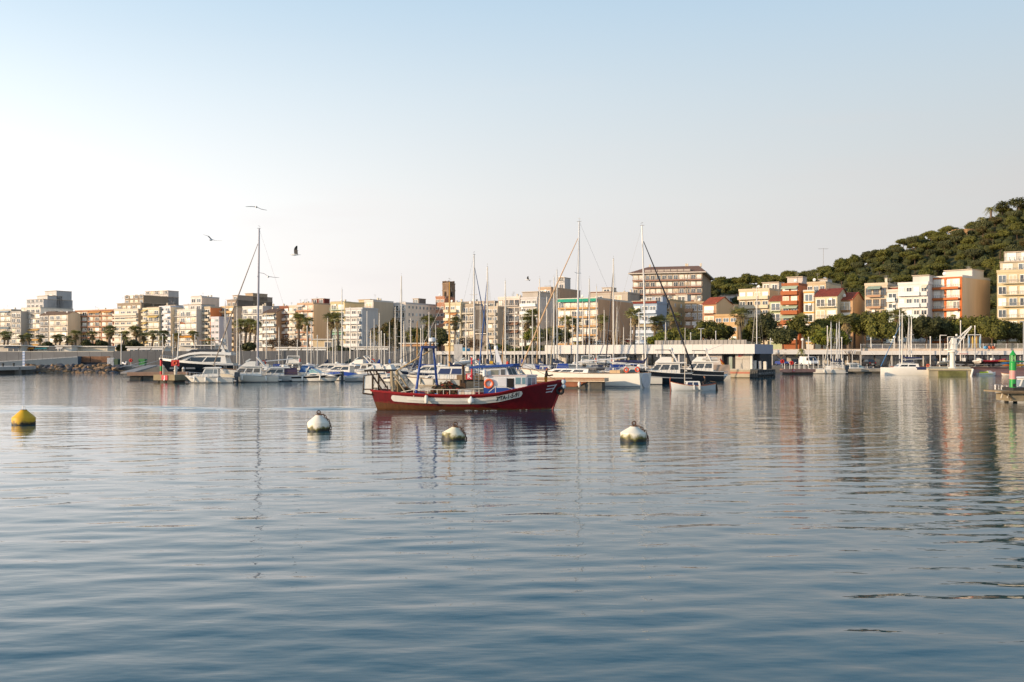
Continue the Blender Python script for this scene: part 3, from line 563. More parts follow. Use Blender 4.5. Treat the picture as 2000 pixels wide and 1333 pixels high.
# bare facade hung with dark netting
e, Wd, Ld, H = bld('narrow block wrapped in dark grey scaffold netting', 929, 951, None, 600, off=-30, wall='8d8478', bal=(), nb=1, zlow=40, L0=10, chim=1)
for i in range(7): B('netting', MB().hexa([(Wd * i / 7, -.9 - .2 * (i % 2), 8), (Wd * (i + .98) / 7, -1.1 + .2 * (i % 2), 8), (Wd * (i + .98) / 7, -.8, 8), (Wd * i / 7, -.6, 8), (Wd * i / 7, -.7 - .2 * (i % 2), H - 1), (Wd * (i + .98) / 7, -.9 + .2 * (i % 2), H - 1), (Wd * (i + .98) / 7, -.5, H - 1), (Wd * i / 7, -.5, H - 1)]), M('5f5a54', .95, .3, 1.2, streak=True), e)
B('scaffold_deck', MB().box(-.3, Wd + .3, -1.3, -.2, 7.4, 7.7), M('c9c2b6', .7), e)

# stone bell tower
def tower():
    Yc = 450.0; x0, x1, x2 = 864, 876, 889; A = R(42)
    t0, t1, t2 = T(x0), T(x1), T(x2); Xc = t1 * Yc; u, v = math.cos(A), math.sin(A)
    Wd = (Xc - t0 * Yc) / (u + t0 * v); Ld = (t2 * Yc - Xc) / (v - t2 * u); H = ZZ(551, Yc) - UP_Z
    e = E('church_tower', 'old square stone bell tower with an arched belfry rising over the rooftops', 'tower', (Xc - Wd * u, Yc + Wd * v, UP_Z), -A)
    st = M('7d6753', .92, .4, .45, bump=.5); dk = M('2a231e', .95, .1)
    B('wall', MB().box(0, Wd, 0, Ld, 0, H - .6), st, e)
    for z in (H - 9.5, H - 4.0, H - .9): B('string_course', MB().box(-.15, Wd + .15, -.15, Ld + .15, z, z + .35), M('8d7760', .9, .3), e)
    def arch(w, h):
        pts = [(-w / 2, 0), (w / 2, 0), (w / 2, h - w / 2)] + [(w / 2 * math.cos(a), h - w / 2 + w / 2 * math.sin(a)) for a in np.linspace(.3, math.pi - .3, 6)] + [(-w / 2, h - w / 2)]
        return pts
    for z in (H - 7.6, H - 14.0):
        B('belfry_opening', MB().prism([(x + Wd / 2, q + z) for x, q in arch(1.3, 3.2)], -.03, .2), dk, e)
        B('arch_surround', MB().prism([(x + Wd / 2, q + z) for x, q in arch(1.8, 3.5)], -.02, .15), M('6a5746', .9, .3), e)
        B('belfry_opening', MB().prism([(x, q + z) for x, q in arch(1.3, 3.2)], -.2, .03), dk, e, loc=(Wd, Ld / 2, 0), rot=(0, 0, R(90)))
    n = 5
    for i in range(n):
        for (xa, ya) in ((i / n * Wd, 0), (i / n * Wd, Ld - .5), (0, i / n * Ld), (Wd - .5, i / n * Ld)):
            B('merlon', MB().box(xa, xa + .62 * Wd / n, ya, ya + .5, H - .6, H + rng.uniform(.2, .6)), st, e)
tower()

# large hotel-like block on the slope with a hipped roof
def hotel():
    A = 16; off = 62; base = 12
    e, Wd, Ld, H = bld('long balconied block with a brown hipped roof standing on the hillside', 1236, 1371, 1390, 533, A=A, off=off, wall='bfae98', side='8d8072', base=base, bal=((.0, .17, 'low'), (.19, .78, 'low'), (.8, .995, 'low')), bc='a57a66', nb=12, ps=.55, roof='none', fin=('a89a88', (.18, .79)), proj=1.4, chim=0, fh=3.0)
    rz = 4.6; tm = M('7a5a48', .85, .25, .8); o = 1.8
    ra, rb, yr = Wd * .12, Wd * .88, Ld / 2
    B('eaves', MB().box(-o, Wd + o, -o, Ld + o, H, H + .35), M('d0c6b8', .8), e)
    z0 = H + .35
    tiles('tile_course', e, [(-o, -o, z0), (Wd + o, -o, z0), (rb, yr, z0 + rz), (ra, yr, z0 + rz)], tm, 6)
    tiles('tile_course', e, [(Wd + o, -o, z0), (Wd + o, Ld + o, z0), (rb, yr, z0 + rz), (rb, yr - .01, z0 + rz)], tm, 6)
    tiles('tile_course', e, [(-o, Ld + o, z0), (-o, -o, z0), (ra, yr - .01, z0 + rz), (ra, yr, z0 + rz)], tm, 6)
    tiles('tile_course', e, [(Wd + o, Ld + o, z0), (-o, Ld + o, z0), (ra, yr, z0 + rz), (rb, yr, z0 + rz)], tm, 6)
    for i in range(7):
        x = Wd * (.17 + i * .095); B('dormer', MB().hexa([(x, .9, z0 + .4), (x + 2.6, .9, z0 + .4), (x + 2.6, 4.5, z0 + .4), (x, 4.5, z0 + .4), (x, 1.3, z0 + 1.5), (x + 2.6, 1.3, z0 + 1.5), (x + 2.6, 4.6, z0 + 1.8), (x, 4.6, z0 + 1.8)]), M('a89a8c', .8, .15), e)
    for x in (.13, .68, .7, .9): B('chimney', MB().box(Wd * x, Wd * x + .8, yr - .4, yr + .4, z0 + rz - .6, z0 + rz + 1.1), CHIM, e)
hotel()
# ochre lookout wall on the hilltop, villas among the hill trees
p = hill_pt(1880, HS1 - 6); e = E('lookout_terrace', 'curved ochre stone terrace wall near the hilltop palms', 'wall', (p.x, p.y, p.z))
for i in range(9):
    a = R(200 + i * 16); b = R(200 + (i + .96) * 16)
    B('stone_panel', MB().plan([(7 * math.cos(a), 7 * math.sin(a)), (7 * math.cos(b), 7 * math.sin(b)), (6.4 * math.cos(b), 6.4 * math.sin(b)), (6.4 * math.cos(a), 6.4 * math.sin(a))], -3, 3.0), M('a8845c', .9, .3, .6), e)
B('terrace_floor', MB().lathe([(6.6, 2.2), (6.6, 2.5)], 18), M('c9b79a', .9), e)
B('railing', MB().tube([(6.8 * math.cos(R(200 + i * 18)), 6.8 * math.sin(R(200 + i * 18)), 4.0) for i in range(9)], .05), BLK, e)
for px, s, w, lb in ((1408, 120, 14, 'white hillside villa glimpsed under the pines beside the hipped roof block'), (1432, 125, 13, 'grey white hillside villa glimpsed behind pine trunks'), (1462, 130, 10, 'small pale hillside villa under the skyline pines')):
    p = hill_pt(px, s); e = E('villa', lb, 'house', (p.x, p.y, p.z - 1), R(-25))
    B('wall', MB().box(0, w, 0, 9, 0, 5.8), M('d3cbc0', .85, .15, .3), e); B('roof', MB().box(-.4, w + .4, -.4, 9.4, 5.8, 6.2), M('9a8a7c', .85), e)
    for i in range(4): window(e, w * (.08 + i * .23), 0, 3.2, 1.4, 1.6, rng, FRW, .3)
# low kiosks and shop fronts at street level
def kiosk(px0, px1, yt, Y, label, c='d8d2c6', aw=None, base=UP_Z - .3):
    a = P(px0, yt, Y); b = P(px1, yt, Y); h = a.z - base; w = b.x - a.x
    e = E('low_pavilion', label, 'building', (a.x, Y, base)); r = random.Random(px0)
    B('wall', MB().box(0, w, 0, 6, 0, h), M(c, .8, .15), e); B('roof', MB().box(-.4, w + .4, -.9, 6.3, h, h + .28), M('ddd7cc', .8, .1), e)
    n = max(2, int(w / 3.2))
    for i in range(n):
        q = r.random()
        if q < .75: window(e, w * (i + .14) / n, 0, .3, w / n * .72, h - .9, r, FRW, .15)
        if aw and q < .8: O('awning', unit('awning', M(aw[r.randrange(len(aw))], .8)), e, (w * (i + .05) / n, 0, h - .7), (0, 0, 0), (w / n * .9, 1.6, .6))
kiosk(-20, 42, 676, 300, 'low street front shops with a red canopy by the far palms', 'c9c0b2', ['b9422f', '3a4a58', 'd8d2c6'])
kiosk(45, 96, 678, 305, 'low street front with turquoise and orange shop signs', 'b9b2a6', ['4a8f88', 'd08a2a'])
kiosk(112, 140, 677, 305, 'white street pavilion behind the parked vans by the palms', 'd8d2c6', ['e0dacf'])
kiosk(150, 210, 678, 310, 'long pale street pavilion under the dark round trees', 'cfc6b4')
kiosk(250, 322, 679, 300, 'white framed street marquee between palms', 'ddd8ce', ['e6e0d6'])
kiosk(352, 420, 676, 310, 'low white street front behind the black hulled yacht', 'd6cfc2', ['5a5a5a', 'e0dacf'])
kiosk(540, 640, 680, 292, 'long white canopy roofs over a street terrace behind bare trees', 'd2c6b2', ['efe9dc'])
kiosk(612, 650, 664, 330, 'small cream two storey house under the plain beige side wall', 'd6bf98')
kiosk(652, 760, 679, 296, 'low cream street front below the white banded block', 'cbbfa8', ['efe9dc', 'd8d2c6'])
kiosk(782, 850, 672, 280, 'low grey roofed market hall behind the mast forest', '8f9094', ['d8a06a'])
kiosk(1120, 1240, 668, 300, 'cluttered cream street terrace with a yellow awning', 'cdbfa4', ['d8a432', 'd6cfc2'])
kiosk(1215, 1240, 664, 292, 'little cream house with a red tile roof by the light blue block', 'd9c9a4', ['a8352c'])
# ---------------------------------------------------------------- plants
def leaf_mesh(name, lobes, n, size, seed, mats, inner=.72, flat=.0):
    """foliage: many small leaf clumps spread through a set of lobes, with darker filler blobs inside, the inner shade put into their colour"""
    rs = np.random.RandomState(seed); lobes = np.array(lobes, float)          # x y z rx ry rz
    vol = lobes[:, 3] * lobes[:, 4] * lobes[:, 5]; pr = vol ** .67; pr /= pr.sum()
    li = rs.choice(len(lobes), n, p=pr); d = rs.normal(size=(n, 3)); d /= np.linalg.norm(d, axis=1)[:, None]
    rad = 1 - np.abs(rs.normal(0, .18, n)); rad += (rs.rand(n) < .14) * rs.uniform(.05, .24, n)
    bumpy = 1 + .10 * np.sin(d[:, 0] * 5 + li) * np.sin(d[:, 1] * 6 + li * 2) + .08 * np.sin(d[:, 2] * 9 + d[:, 0] * 7)
    c = lobes[li, :3] + d * lobes[li, 3:] * (rad * bumpy)[:, None]
    nrm = d + rs.normal(0, .55, (n, 3)); nrm[:, 2] += .25; nrm /= np.linalg.norm(nrm, axis=1)[:, None]
    a = np.cross(nrm, rs.normal(size=(n, 3))); a /= np.linalg.norm(a, axis=1)[:, None]; b = np.cross(nrm, a)
    s = size * rs.uniform(.55, 1.25, n)[:, None]
    V = np.stack([c - a * s, c + b * s * .55, c + a * s, c - b * s * .55 + nrm * s * .2], 1).reshape(-1, 3)
    Q = np.arange(4 * n).reshape(n, 4)
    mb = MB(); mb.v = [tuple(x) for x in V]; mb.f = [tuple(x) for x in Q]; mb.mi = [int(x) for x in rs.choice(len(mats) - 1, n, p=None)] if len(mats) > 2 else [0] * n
    mb.cur = len(mats) - 1  # last, darker tone paints inner shade onto the opaque filler blobs
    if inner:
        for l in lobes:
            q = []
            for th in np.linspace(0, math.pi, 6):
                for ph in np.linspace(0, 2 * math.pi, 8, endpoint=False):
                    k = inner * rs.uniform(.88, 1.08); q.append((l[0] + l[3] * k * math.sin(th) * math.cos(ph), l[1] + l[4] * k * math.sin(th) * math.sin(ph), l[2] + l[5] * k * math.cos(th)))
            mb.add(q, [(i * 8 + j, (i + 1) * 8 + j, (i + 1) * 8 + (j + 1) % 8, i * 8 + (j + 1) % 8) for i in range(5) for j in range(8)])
    m = bpy.data.meshes.new(name); m.from_pydata(mb.v, [], mb.f)
    for x in mats: m.materials.append(x)
    m.polygons.foreach_set('material_index', mb.mi); m.update(); return m
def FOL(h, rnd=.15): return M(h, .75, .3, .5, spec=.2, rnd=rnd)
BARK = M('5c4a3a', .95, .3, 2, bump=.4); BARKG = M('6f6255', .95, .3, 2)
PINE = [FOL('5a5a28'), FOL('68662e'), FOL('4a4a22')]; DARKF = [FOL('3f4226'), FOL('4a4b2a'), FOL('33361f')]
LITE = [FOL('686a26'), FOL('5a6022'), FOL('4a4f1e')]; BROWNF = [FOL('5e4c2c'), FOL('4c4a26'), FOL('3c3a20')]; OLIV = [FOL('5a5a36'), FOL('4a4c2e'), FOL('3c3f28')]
def lobes_of(seed, n, rx, rz, flat=.6):
    r = random.Random(seed); out = [(0, 0, 0, rx * .62, rx * .62, rz * .62)]
    for i in range(n):
        a = 2 * math.pi * (i + r.uniform(-.3, .3)) / n; q = rx * r.uniform(.42, .66)
        out.append((q * math.cos(a), q * math.sin(a), r.uniform(-.35, .35) * rz, rx * r.uniform(.28, .46), rx * r.uniform(.28, .46), rz * r.uniform(.34, .55)))
    for i in range(n // 2):
        a = r.uniform(0, 6.28); q = rx * r.uniform(.05, .4)
        out.append((q * math.cos(a), q * math.sin(a), rz * r.uniform(.3, .6), rx * r.uniform(.25, .4), rx * r.uniform(.25, .4), rz * r.uniform(.28, .42)))
    return out
def tree_proto(seed, h, rx, rz, mats, n, size, name='pine_tree', lean=.3, limbs=5, bark=BARK, inner=.7):
    """trunk, limbs and crown; crown centre at height h-rz"""
    r = random.Random(seed); hc = h - rz * .95; lob = [(x, y, z + hc, a, b, c) for x, y, z, a, b, c in lobes_of(seed, 10, rx, rz)]
    e = E(name, 'tree', 'tree', (0, -500, 0))
    mb = MB(); fork = (r.uniform(-lean, lean), r.uniform(-lean, lean), hc - rz * .75)
    mb.tube([(0, 0, -.8), (fork[0] * .4, fork[1] * .4, fork[2] * .5), fork, (fork[0] * .8, fork[1] * .8, hc)], [.035 * h, .026 * h, .02 * h, .008 * h], 7)
    for i in range(limbs):
        l = lob[1 + i % (len(lob) - 1)]; mb.tube([fork, (fork[0] * .5 + l[0] * .5, fork[1] * .5 + l[1] * .5, (fork[2] + l[2]) * .5 - .1 * rz), (l[0], l[1], l[2])], [.014 * h, .01 * h, .004 * h], 5)
    B('trunk', mb, bark, e, True)
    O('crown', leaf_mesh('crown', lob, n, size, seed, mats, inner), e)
    return e
USED = set()
def plant(proto, loc, rz, sc, label, group):
    if proto not in USED:
        USED.add(proto); KIDS[proto] = [(c, list(c.children)) for c in proto.children]
        proto.location = loc; proto.rotation_euler = (0, 0, rz); proto.scale = sc; proto['label'] = label; proto['group'] = group; return proto
    return copy_tree(proto, loc, rz, sc, label, group)

# hill wood: round evergreen crowns one can tell apart
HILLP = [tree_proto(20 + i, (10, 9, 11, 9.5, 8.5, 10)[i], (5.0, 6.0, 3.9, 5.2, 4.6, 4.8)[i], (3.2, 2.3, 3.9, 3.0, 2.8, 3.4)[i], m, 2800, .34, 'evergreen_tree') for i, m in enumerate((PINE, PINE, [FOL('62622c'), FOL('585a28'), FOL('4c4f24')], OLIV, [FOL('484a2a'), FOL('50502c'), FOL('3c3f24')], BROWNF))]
r = random.Random(77); pts = []
for j in range(18):
    s = HS0 + 14 + j * 9.2; px = 1225 + (j % 2) * 11
    while px < 2090:
        Y = rowY(px) + s; step = 9.6 / Y * F
        zr = hill_z(px, s)
        if zr > UP_Z + 3 and not (px < 1400 and s < 112 and s > 35) and not (px < 1330):
            pts.append((px + r.uniform(-.3, .3) * step, s + r.uniform(-3, 3)))
        px += step * r.uniform(.85, 1.2)
r.shuffle(pts)
skl = [(1395 + i * 13, HS1 + r.uniform(-8, 2)) for i in range(24)] + [(1232, 60), (1244, 56), (1256, 60), (1398, 80), (1404, 70)]
pts = skl + [(1868 + i * 17, HS1 - 28 - (i % 3) * 16) for i in range(9)] + pts[:258]
for px, s in pts:
    if abs(px - 1880) < 13 and s > HS1 - 19: continue
    if abs(px - 1928) < 10 and s > HS1 - 10: continue
    p = hill_pt(px, s); brown = px > 1900 and r.random() < .3
    k = 5 if brown else r.choice((0, 0, 1, 1, 2, 3, 3, 4)); sc = r.choice((.55, .65, .75, .85, .95))
    if px < 1560 and s > HS1 - 12: k = r.choice((0, 1)); sc *= .95
    lb = ['dark green rounded pine crown in the hillside wood', 'dark green rounded pine crown in the hillside wood', 'brighter green rounded tree crown in the hillside wood', 'grey olive rounded tree crown in the hillside wood', 'very dark round tree crown in the hillside wood', 'brownish dry tree crown in the hillside wood'][k]
    plant(HILLP[k], (p.x, p.y, p.z - .6), r.uniform(0, 6.28), (sc, sc, sc * r.uniform(.85, 1.05)), lb, 'trees of the hillside wood')
# undergrowth between the trunks
mb_l = []
rr = random.Random(4)
for i in range(1500):
    px = rr.uniform(1330, 2080); s = rr.uniform(HS0 + 4, HS1 + 2)
    if px < 1405 and 35 < s < 112: continue
    if abs(px - 1880) < 12 and s > HS1 - 19: continue
    p = hill_pt(px, s); q = rr.uniform(1.5, 3.0)
    mb_l.append((p.x, p.y, p.z + rr.uniform(.6, 3.4) * (1 if s < HS1 - 15 else .6), q, q, q * rr.uniform(.6, .9)))
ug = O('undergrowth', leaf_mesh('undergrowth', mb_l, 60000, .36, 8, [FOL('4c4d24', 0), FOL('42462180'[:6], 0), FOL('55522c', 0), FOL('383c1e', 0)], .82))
ug['label'] = 'dense green scrub and saplings covering the hillside between the trees'; ug['category'] = 'scrub'; S(ug, 'stuff')
# the ragged tall tree and the radio mast on the skyline
tp = tree_proto(61, 13, 4.2, 3.6, DARKF, 700, .5, 'ragged_tree', 1.2, 7, inner=.0)
p = hill_pt(1958, HS1); plant(tp, (p.x, p.y, p.z - 2.5), 1, (1.25, 1.1, .9), 'ragged open crowned tree on the hilltop skyline', None)
p = hill_pt(1990, HS1 - 4); copy_tree(tp, (p.x, p.y, p.z - 2.5), 3, (1.45, 1.3, .95), 'tall ragged tree crowning the highest point of the hill')
p = hill_pt(1608, HS1); e = E('radio_mast', 'thin crossed radio mast above the skyline pines', 'mast', (p.x, p.y, p.z))
B('pole', MB().tube([(0, 0, 0), (0, 0, 17)], .1, 5), RAILM, e); B('crossbar', MB().tube([(-2.6, 0, 16.6), (2.6, 0, 16.6)], .08, 5), RAILM, e)

# palms
def palm_proto(seed, skirt=True, h=10.0, feather=False):
    r = random.Random(seed); e = E('palm_tree', 'palm', 'palm', (0, -500, 0))
    bx, by = r.uniform(-.4, .4), r.uniform(-.4, .4); hc = h - 1.7
    B('trunk', MB().tube([(0, 0, -.8), (bx * .3, by * .3, hc * .4), (bx, by, hc * .8), (bx, by, hc)], [.36, .26, .22, .24] if not feather else [.55, .45, .42, .45], 8), BARKG, e, True)
    g = MB(); dry = MB()
    def fan(mb, base, az, el, ln, w, n=9):
        d = Vector((math.cos(az) * math.cos(el), math.sin(az) * math.cos(el), math.sin(el))); sd = Vector((-math.sin(az), math.cos(az), 0)); up = d.cross(sd) * -1
        st = base + d * ln * .45
        mb.add([base + sd * .03, base - sd * .03, st - sd * .03, st + sd * .03], [(0, 1, 2, 3)])
        for i in range(n):
            a = (i / (n - 1) - .5) * 2.3; q = (d * math.cos(a) + sd * math.sin(a)).normalized(); l2 = ln * (.62 - .12 * abs(a)); s2 = q.cross(up).normalized() * w
            mid = st + q * l2 * .6; tip = st + q * l2 + Vector((0, 0, -l2 * r.uniform(.12, .4)))
            mb.add([st, mid + s2, tip, mid - s2], [(0, 1, 2, 3)])
    def feath(mb, base, az, el, ln):
        prev = base; pts = []
        for k in range(7):
            t = k / 6; pts.append(base + Vector((math.cos(az) * math.cos(el) * ln * t, math.sin(az) * math.cos(el) * ln * t, ln * t * math.sin(el) - ln * .75 * t * t)))
        sd = Vector((-math.sin(az), math.cos(az), 0))
        for k in range(1, 7):
            for sg in (-1, 1):
                for o in (0, .5):
                    b = pts[k - 1].lerp(pts[k], o); f = (pts[k] - pts[k - 1]).normalized(); tip = b + (sd * sg * .8 + f * .6 + Vector((0, 0, -.25))) * (.75 - .05 * k)
                    mb.add([b - f * .08, b + f * .08, tip], [(0, 1, 2)])
        mb.tube(pts, .03, 3)
    c = Vector((bx, by, hc))
    if feather:
        for i in range(46): feath(g, c + Vector((0, 0, r.uniform(0, .4))), r.uniform(0, 6.28), R(r.uniform(-5, 80)), r.uniform(2.8, 3.6))
    else:
        for i in range(52): fan(g, c + Vector((0, 0, r.uniform(0, .5))), r.uniform(0, 6.28), R(r.triangular(-38, 85, 20)), r.uniform(1.5, 2.1), .07)
        for i in range(44): fan(dry, c + Vector((0, 0, r.uniform(-.9, -.1))), r.uniform(0, 6.28), R(r.uniform(-86, -55)), r.uniform(1.1, 1.7), .09, 5)
        B('dead_fronds', dry, M('94825c', .95, .3, 1, rnd=.1), e)
        B('frond_skirt', MB().lathe([(.25, hc - 2.0), (.42, hc - 1.3), (.5, hc - .5), (.3, hc + .1)], 9, (bx, by, 0)), M('6a5a42', .95, .4, 3), e)
    B('fronds', g, FOL('8c8a54', .2), e)
    return e
PALMS = [palm_proto(i) for i in (1, 2, 3)]; FEA = palm_proto(9, h=7.5, feather=True)
PL = [(6, 650, 385), (14.5, 649, 400), (47, 656, 390), (58, 653, 402), (77, 656, 395), (108, 656, 392), (115, 655, 410), (130, 658, 395), (140.5, 665, 385), (147, 648, 400), (182, 649, 380), (210, 639, 390), (215, 647, 400), (239, 649, 385), (246, 660, 378), (270, 640, 380), (281, 652, 395), (296, 648, 378), (316, 648, 385), (323, 659, 372), (346, 653, 378), (382, 649, 372)]
UPL = UP_Z - .3
for px, yt, Y in PL:
    h = ZZ(yt, Y) - UPL; k = rng.randrange(3)
    plant(PALMS[k], (T(px) * Y, Y, UPL), rng.uniform(0, 6.28), (h / 10 * 1.9, h / 10 * 1.9, h / 10 * 1.05), 'short bushy fan palm in the street row left of the black yacht'.replace(' left of the black yacht', ' along the far promenade'), 'promenade fan palms')
Y = 372; h = ZZ(657, Y) - UPL; plant(FEA, (T(410) * Y, Y, UPL), 0, (h / 7.5,) * 3, 'low feather leaved date palm behind the black yacht', 'date palms')
PL2 = [(463, 624, 350, 1.1), (478, 623, 352, 1.15), (486, 624, 348, 1.15), (496, 628, 345, 1.0), (583, 613, 340, 1.2), (603, 620, 338, 1.1), (645, 611, 335, 1.25), (661, 611, 335, 1.15)]
LB2 = ['palm in the cluster crossed by the rigging of the tall grey mast'] * 4 + ['tall palm before the narrow cream block', 'palm before the pinkish tan block', 'taller bushy palm before the yellowish block', 'slimmer palm beside the bushy one before the yellowish block']
for (px, yt, Y, w), lb in zip(PL2, LB2):
    h = ZZ(yt, Y) - UPL; plant(PALMS[rng.randrange(3)], (T(px) * Y, Y, UPL), rng.uniform(0, 6.28), (w * 1.5, w * 1.5, h / 10), lb, 'tall promenade palms')
PL3 = [(834, 617, 312, 1.25, 'palm rising over the round dark trees by the salmon block'), (888, 618, 318, 1.0, 'palm before the cream box balcony block'), (860, 640, 300, 1.0, 'lower palm behind the radar arch of the fishing boat'),
       (1025, 618, 308, 1.05, 'shorter of two palms before the pale grey block'), (1040, 603, 310, 1.35, 'taller of two palms before the pale grey block'), (1110, 616, 300, 1.15, 'bushy palm before the orange edged white block'), (1129, 622, 304, .9, 'smaller palm beside the bushy one before the orange edged white block'), (1173, 615, 300, 1.1, 'palm at the corner of the large brown side wall'),
       (1237, 601, 290, 1.3, 'tall shaggy palm beside the light blue block'), (1277, 618, 296, 1.0, 'thick palm between light blue block and tan block'), (1293, 617, 296, 1.05, 'thick palm before the tan block'), (1318, 609, 300, 1.15, 'palm before the ochre annex'),
       (1447, 601, 262, 1.25, 'tall palm before the cream deep balconied block'), (1572, 614, 262, 1.15, 'tall palm before the slim bay windowed house'), (1658, 615, 256, 1.15, 'tall palm before the tan skylit house'), (1750, 604, 258, 1.1, 'palm top among pines before the white striped awning block'), (1650, 640, 262, .8, 'slim palm trunk close behind the tall palm before the tan skylit house')]
for px, yt, Y, w, lb in PL3:
    h = ZZ(yt, Y) - UPL; plant(PALMS[rng.randrange(3)], (T(px) * Y, Y, UPL), rng.uniform(0, 6.28), (w * 1.4, w * 1.4, h / 10), lb, 'tall promenade palms')
for px, dz, sc in ((1935, 0, 1.25), (1918, -2, 1.1)):
    p = hill_pt(px, HS1 - 6); copy_tree(FEA, (p.x, p.y, p.z + dz), 2, (sc, sc, sc), 'date palm on the hilltop beside the lookout terrace', 'hilltop date palms')
for px, Y, sc in ((1432, 240, .55), (1411, 242, .55)): copy_tree(FEA, (T(px) * Y, Y, UPL), 1, (sc, sc, sc), 'small date palm peeping over the club building roof', 'small palms behind the club')
p = wx(1565, 224); copy_tree(FEA, (p[0], p[1], LOW_Z), 1, (.4, .4, .55), 'stubby clipped palm by the white van')

# promenade trees: (px, top y, half width px, height of crown px, depth, kind, label)
def tree_at(px, yt, rx, ch, Y, mats, seed, label, n=2600, size=.34, z0=UPL, name='pine_tree', inner=.7, bark=BARK):
    h = ZZ(yt, Y) - z0; e = tree_proto(seed, h, rx / F * Y * 1.12, ch / 2 / F * Y * 1.1, mats, n, size, name, .3, 6, bark, inner)
    USED.add(e); e.location = (T(px) * Y, Y, z0); e['label'] = label; return e
TR = [(758, 628, 34, 55, 300, BROWNF, 'large brownish green evergreen tree behind the mast forest'), (818, 638, 30, 48, 300, PINE, 'round dark green tree beside the large brownish one'), (770, 622, 14, 30, 306, BROWNF, 'bushy top rising behind the large brownish tree'),
      (858, 642, 18, 40, 296, OLIV, 'dull green tree under the salmon block'),
      (1045, 640, 26, 30, 290, LITE, 'bright green umbrella pine beside the long white building'), (1085, 638, 34, 34, 292, PINE, 'broad umbrella pine behind the slanted mast stays'),
      (1330, 640, 50, 36, 262, PINE, 'broad low pine spreading behind the club roof'), (1385, 624, 36, 42, 264, PINE, 'dark pine before the gabled house'), (1290, 650, 26, 26, 260, LITE, 'low bright pine at the foot of the light blue block'),
      (1412, 632, 26, 40, 268, OLIV, 'olive coloured tree before the low orange house'), (1492, 608, 28, 62, 262, DARKF, 'tall very dark conifer behind the club corner'), (1470, 622, 22, 50, 268, PINE, 'dark pine beside the tall conifer'),
      (1530, 636, 26, 40, 252, DARKF, 'spreading dark pine before the orange brick block'), (1556, 618, 22, 38, 262, PINE, 'green pine between orange brick block and palm'), (1590, 632, 26, 34, 262, PINE, 'pine before the slim bay windowed house'),
      (1622, 640, 36, 40, 246, LITE, 'bright green round umbrella pine behind the bare masts'), (1605, 622, 24, 34, 266, PINE, 'pine top before the cream two balcony house'), (1640, 612, 26, 40, 268, PINE, 'tall pine before the cream two balcony house'),
      (1690, 606, 32, 56, 258, PINE, 'large pine before the tan skylit house'), (1722, 604, 34, 62, 252, PINE, 'large bushy pine before the cream framed block'), (1668, 608, 24, 40, 268, DARKF, 'dark pine top behind the tall palm'),
      (1776, 614, 26, 50, 258, PINE, 'pine before the bright white block'), (1808, 612, 32, 54, 252, DARKF, 'broad dark pine before the bright white block'), (1842, 614, 32, 52, 258, DARKF, 'broad dark pine before the orange banded block'),
      (1880, 618, 28, 48, 256, PINE, 'green pine before the large beige side wall'), (1908, 614, 30, 46, 252, PINE, 'sunlit pine beside the crane jib'), (1938, 618, 32, 48, 248, PINE, 'sunlit broad pine before the yellowish block'), (1968, 626, 28, 42, 250, DARKF, 'dark pine before the tall yellowish block'), (2004, 628, 30, 44, 252, PINE, 'pine under the lowest balconies of the yellowish block'),
      (1862, 610, 16, 24, 268, LITE, 'light feathery tree top before the beige side wall')]
for i, (px, yt, rx, ch, Y, mats, lb) in enumerate(TR):
    tree_at(px, yt, rx, ch, Y, mats, 200 + i, lb, name='pine_tree' if 'pine' in lb else 'broadleaf_tree')
for i, (px, yt, rx, ch, Y, lb) in enumerate(((92, 667, 14, 17, 380, 'dark round tree before the cream corner block'), (168, 663, 12, 22, 370, 'dark round tree under the tan red banded block'), (196, 662, 14, 24, 372, 'broad dark round tree under the tan red banded block'), (262, 662, 16, 24, 372, 'dark bushy tree before the wide banded cream block'), (236, 672, 9, 16, 368, 'small dark bush under the wide banded cream block'), (485, 668, 16, 20, 335, 'dark bush under the cluster of palms'), (662, 676, 22, 14, 285, 'low dark hedge tree behind the masts'))):
    tree_at(px, yt, rx, ch, Y, DARKF, 300 + i, lb, 1500, .4, name='broadleaf_tree')
for i, (px, yt, rx, ch, Y, lb) in enumerate(((532, 660, 17, 24, 312, 'bare brown plane tree before the dark glazed block'), (556, 657, 18, 26, 315, 'bare brown plane tree before the red brick block'), (576, 658, 14, 26, 318, 'bare brown plane tree before the narrow cream block'), (910, 655, 20, 30, 300, 'bare twiggy tree before the grey tan block'), (930, 660, 18, 26, 296, 'bare twiggy tree before the netted block'), (1150, 655, 16, 24, 290, 'bare twiggy tree by the yellow awning terrace'), (1190, 652, 18, 26, 288, 'bare twiggy tree before the large brown side wall'), (1212, 655, 14, 22, 286, 'bare twiggy tree beside the little cream house'))):
    tree_at(px, yt, rx, ch, Y, [FOL('6e553c'), FOL('5a4632'), FOL('4a3a2a')], 340 + i, lb, 1100, .2, name='bare_tree', inner=0, bark=BARKG)
for i in range(9):
    px = 955 + i * 16 + rng.uniform(-4, 4); tree_at(px, 674 + rng.uniform(-3, 3), 12, 13, 262, LITE if i % 2 else OLIV, 360 + i, 'low green bush in the planted strip behind the marina', 700, .28, name='bush')['group'] = 'bushes of the planted strip'
for i, (px, yt, Y) in enumerate(((1696, 677, 219),)):
    tree_at(px, yt, 11, 22, Y, DARKF, 390, 'small dark round topped tree beside the parked dark car', 1200, .22, LOW_Z, 'broadleaf_tree')
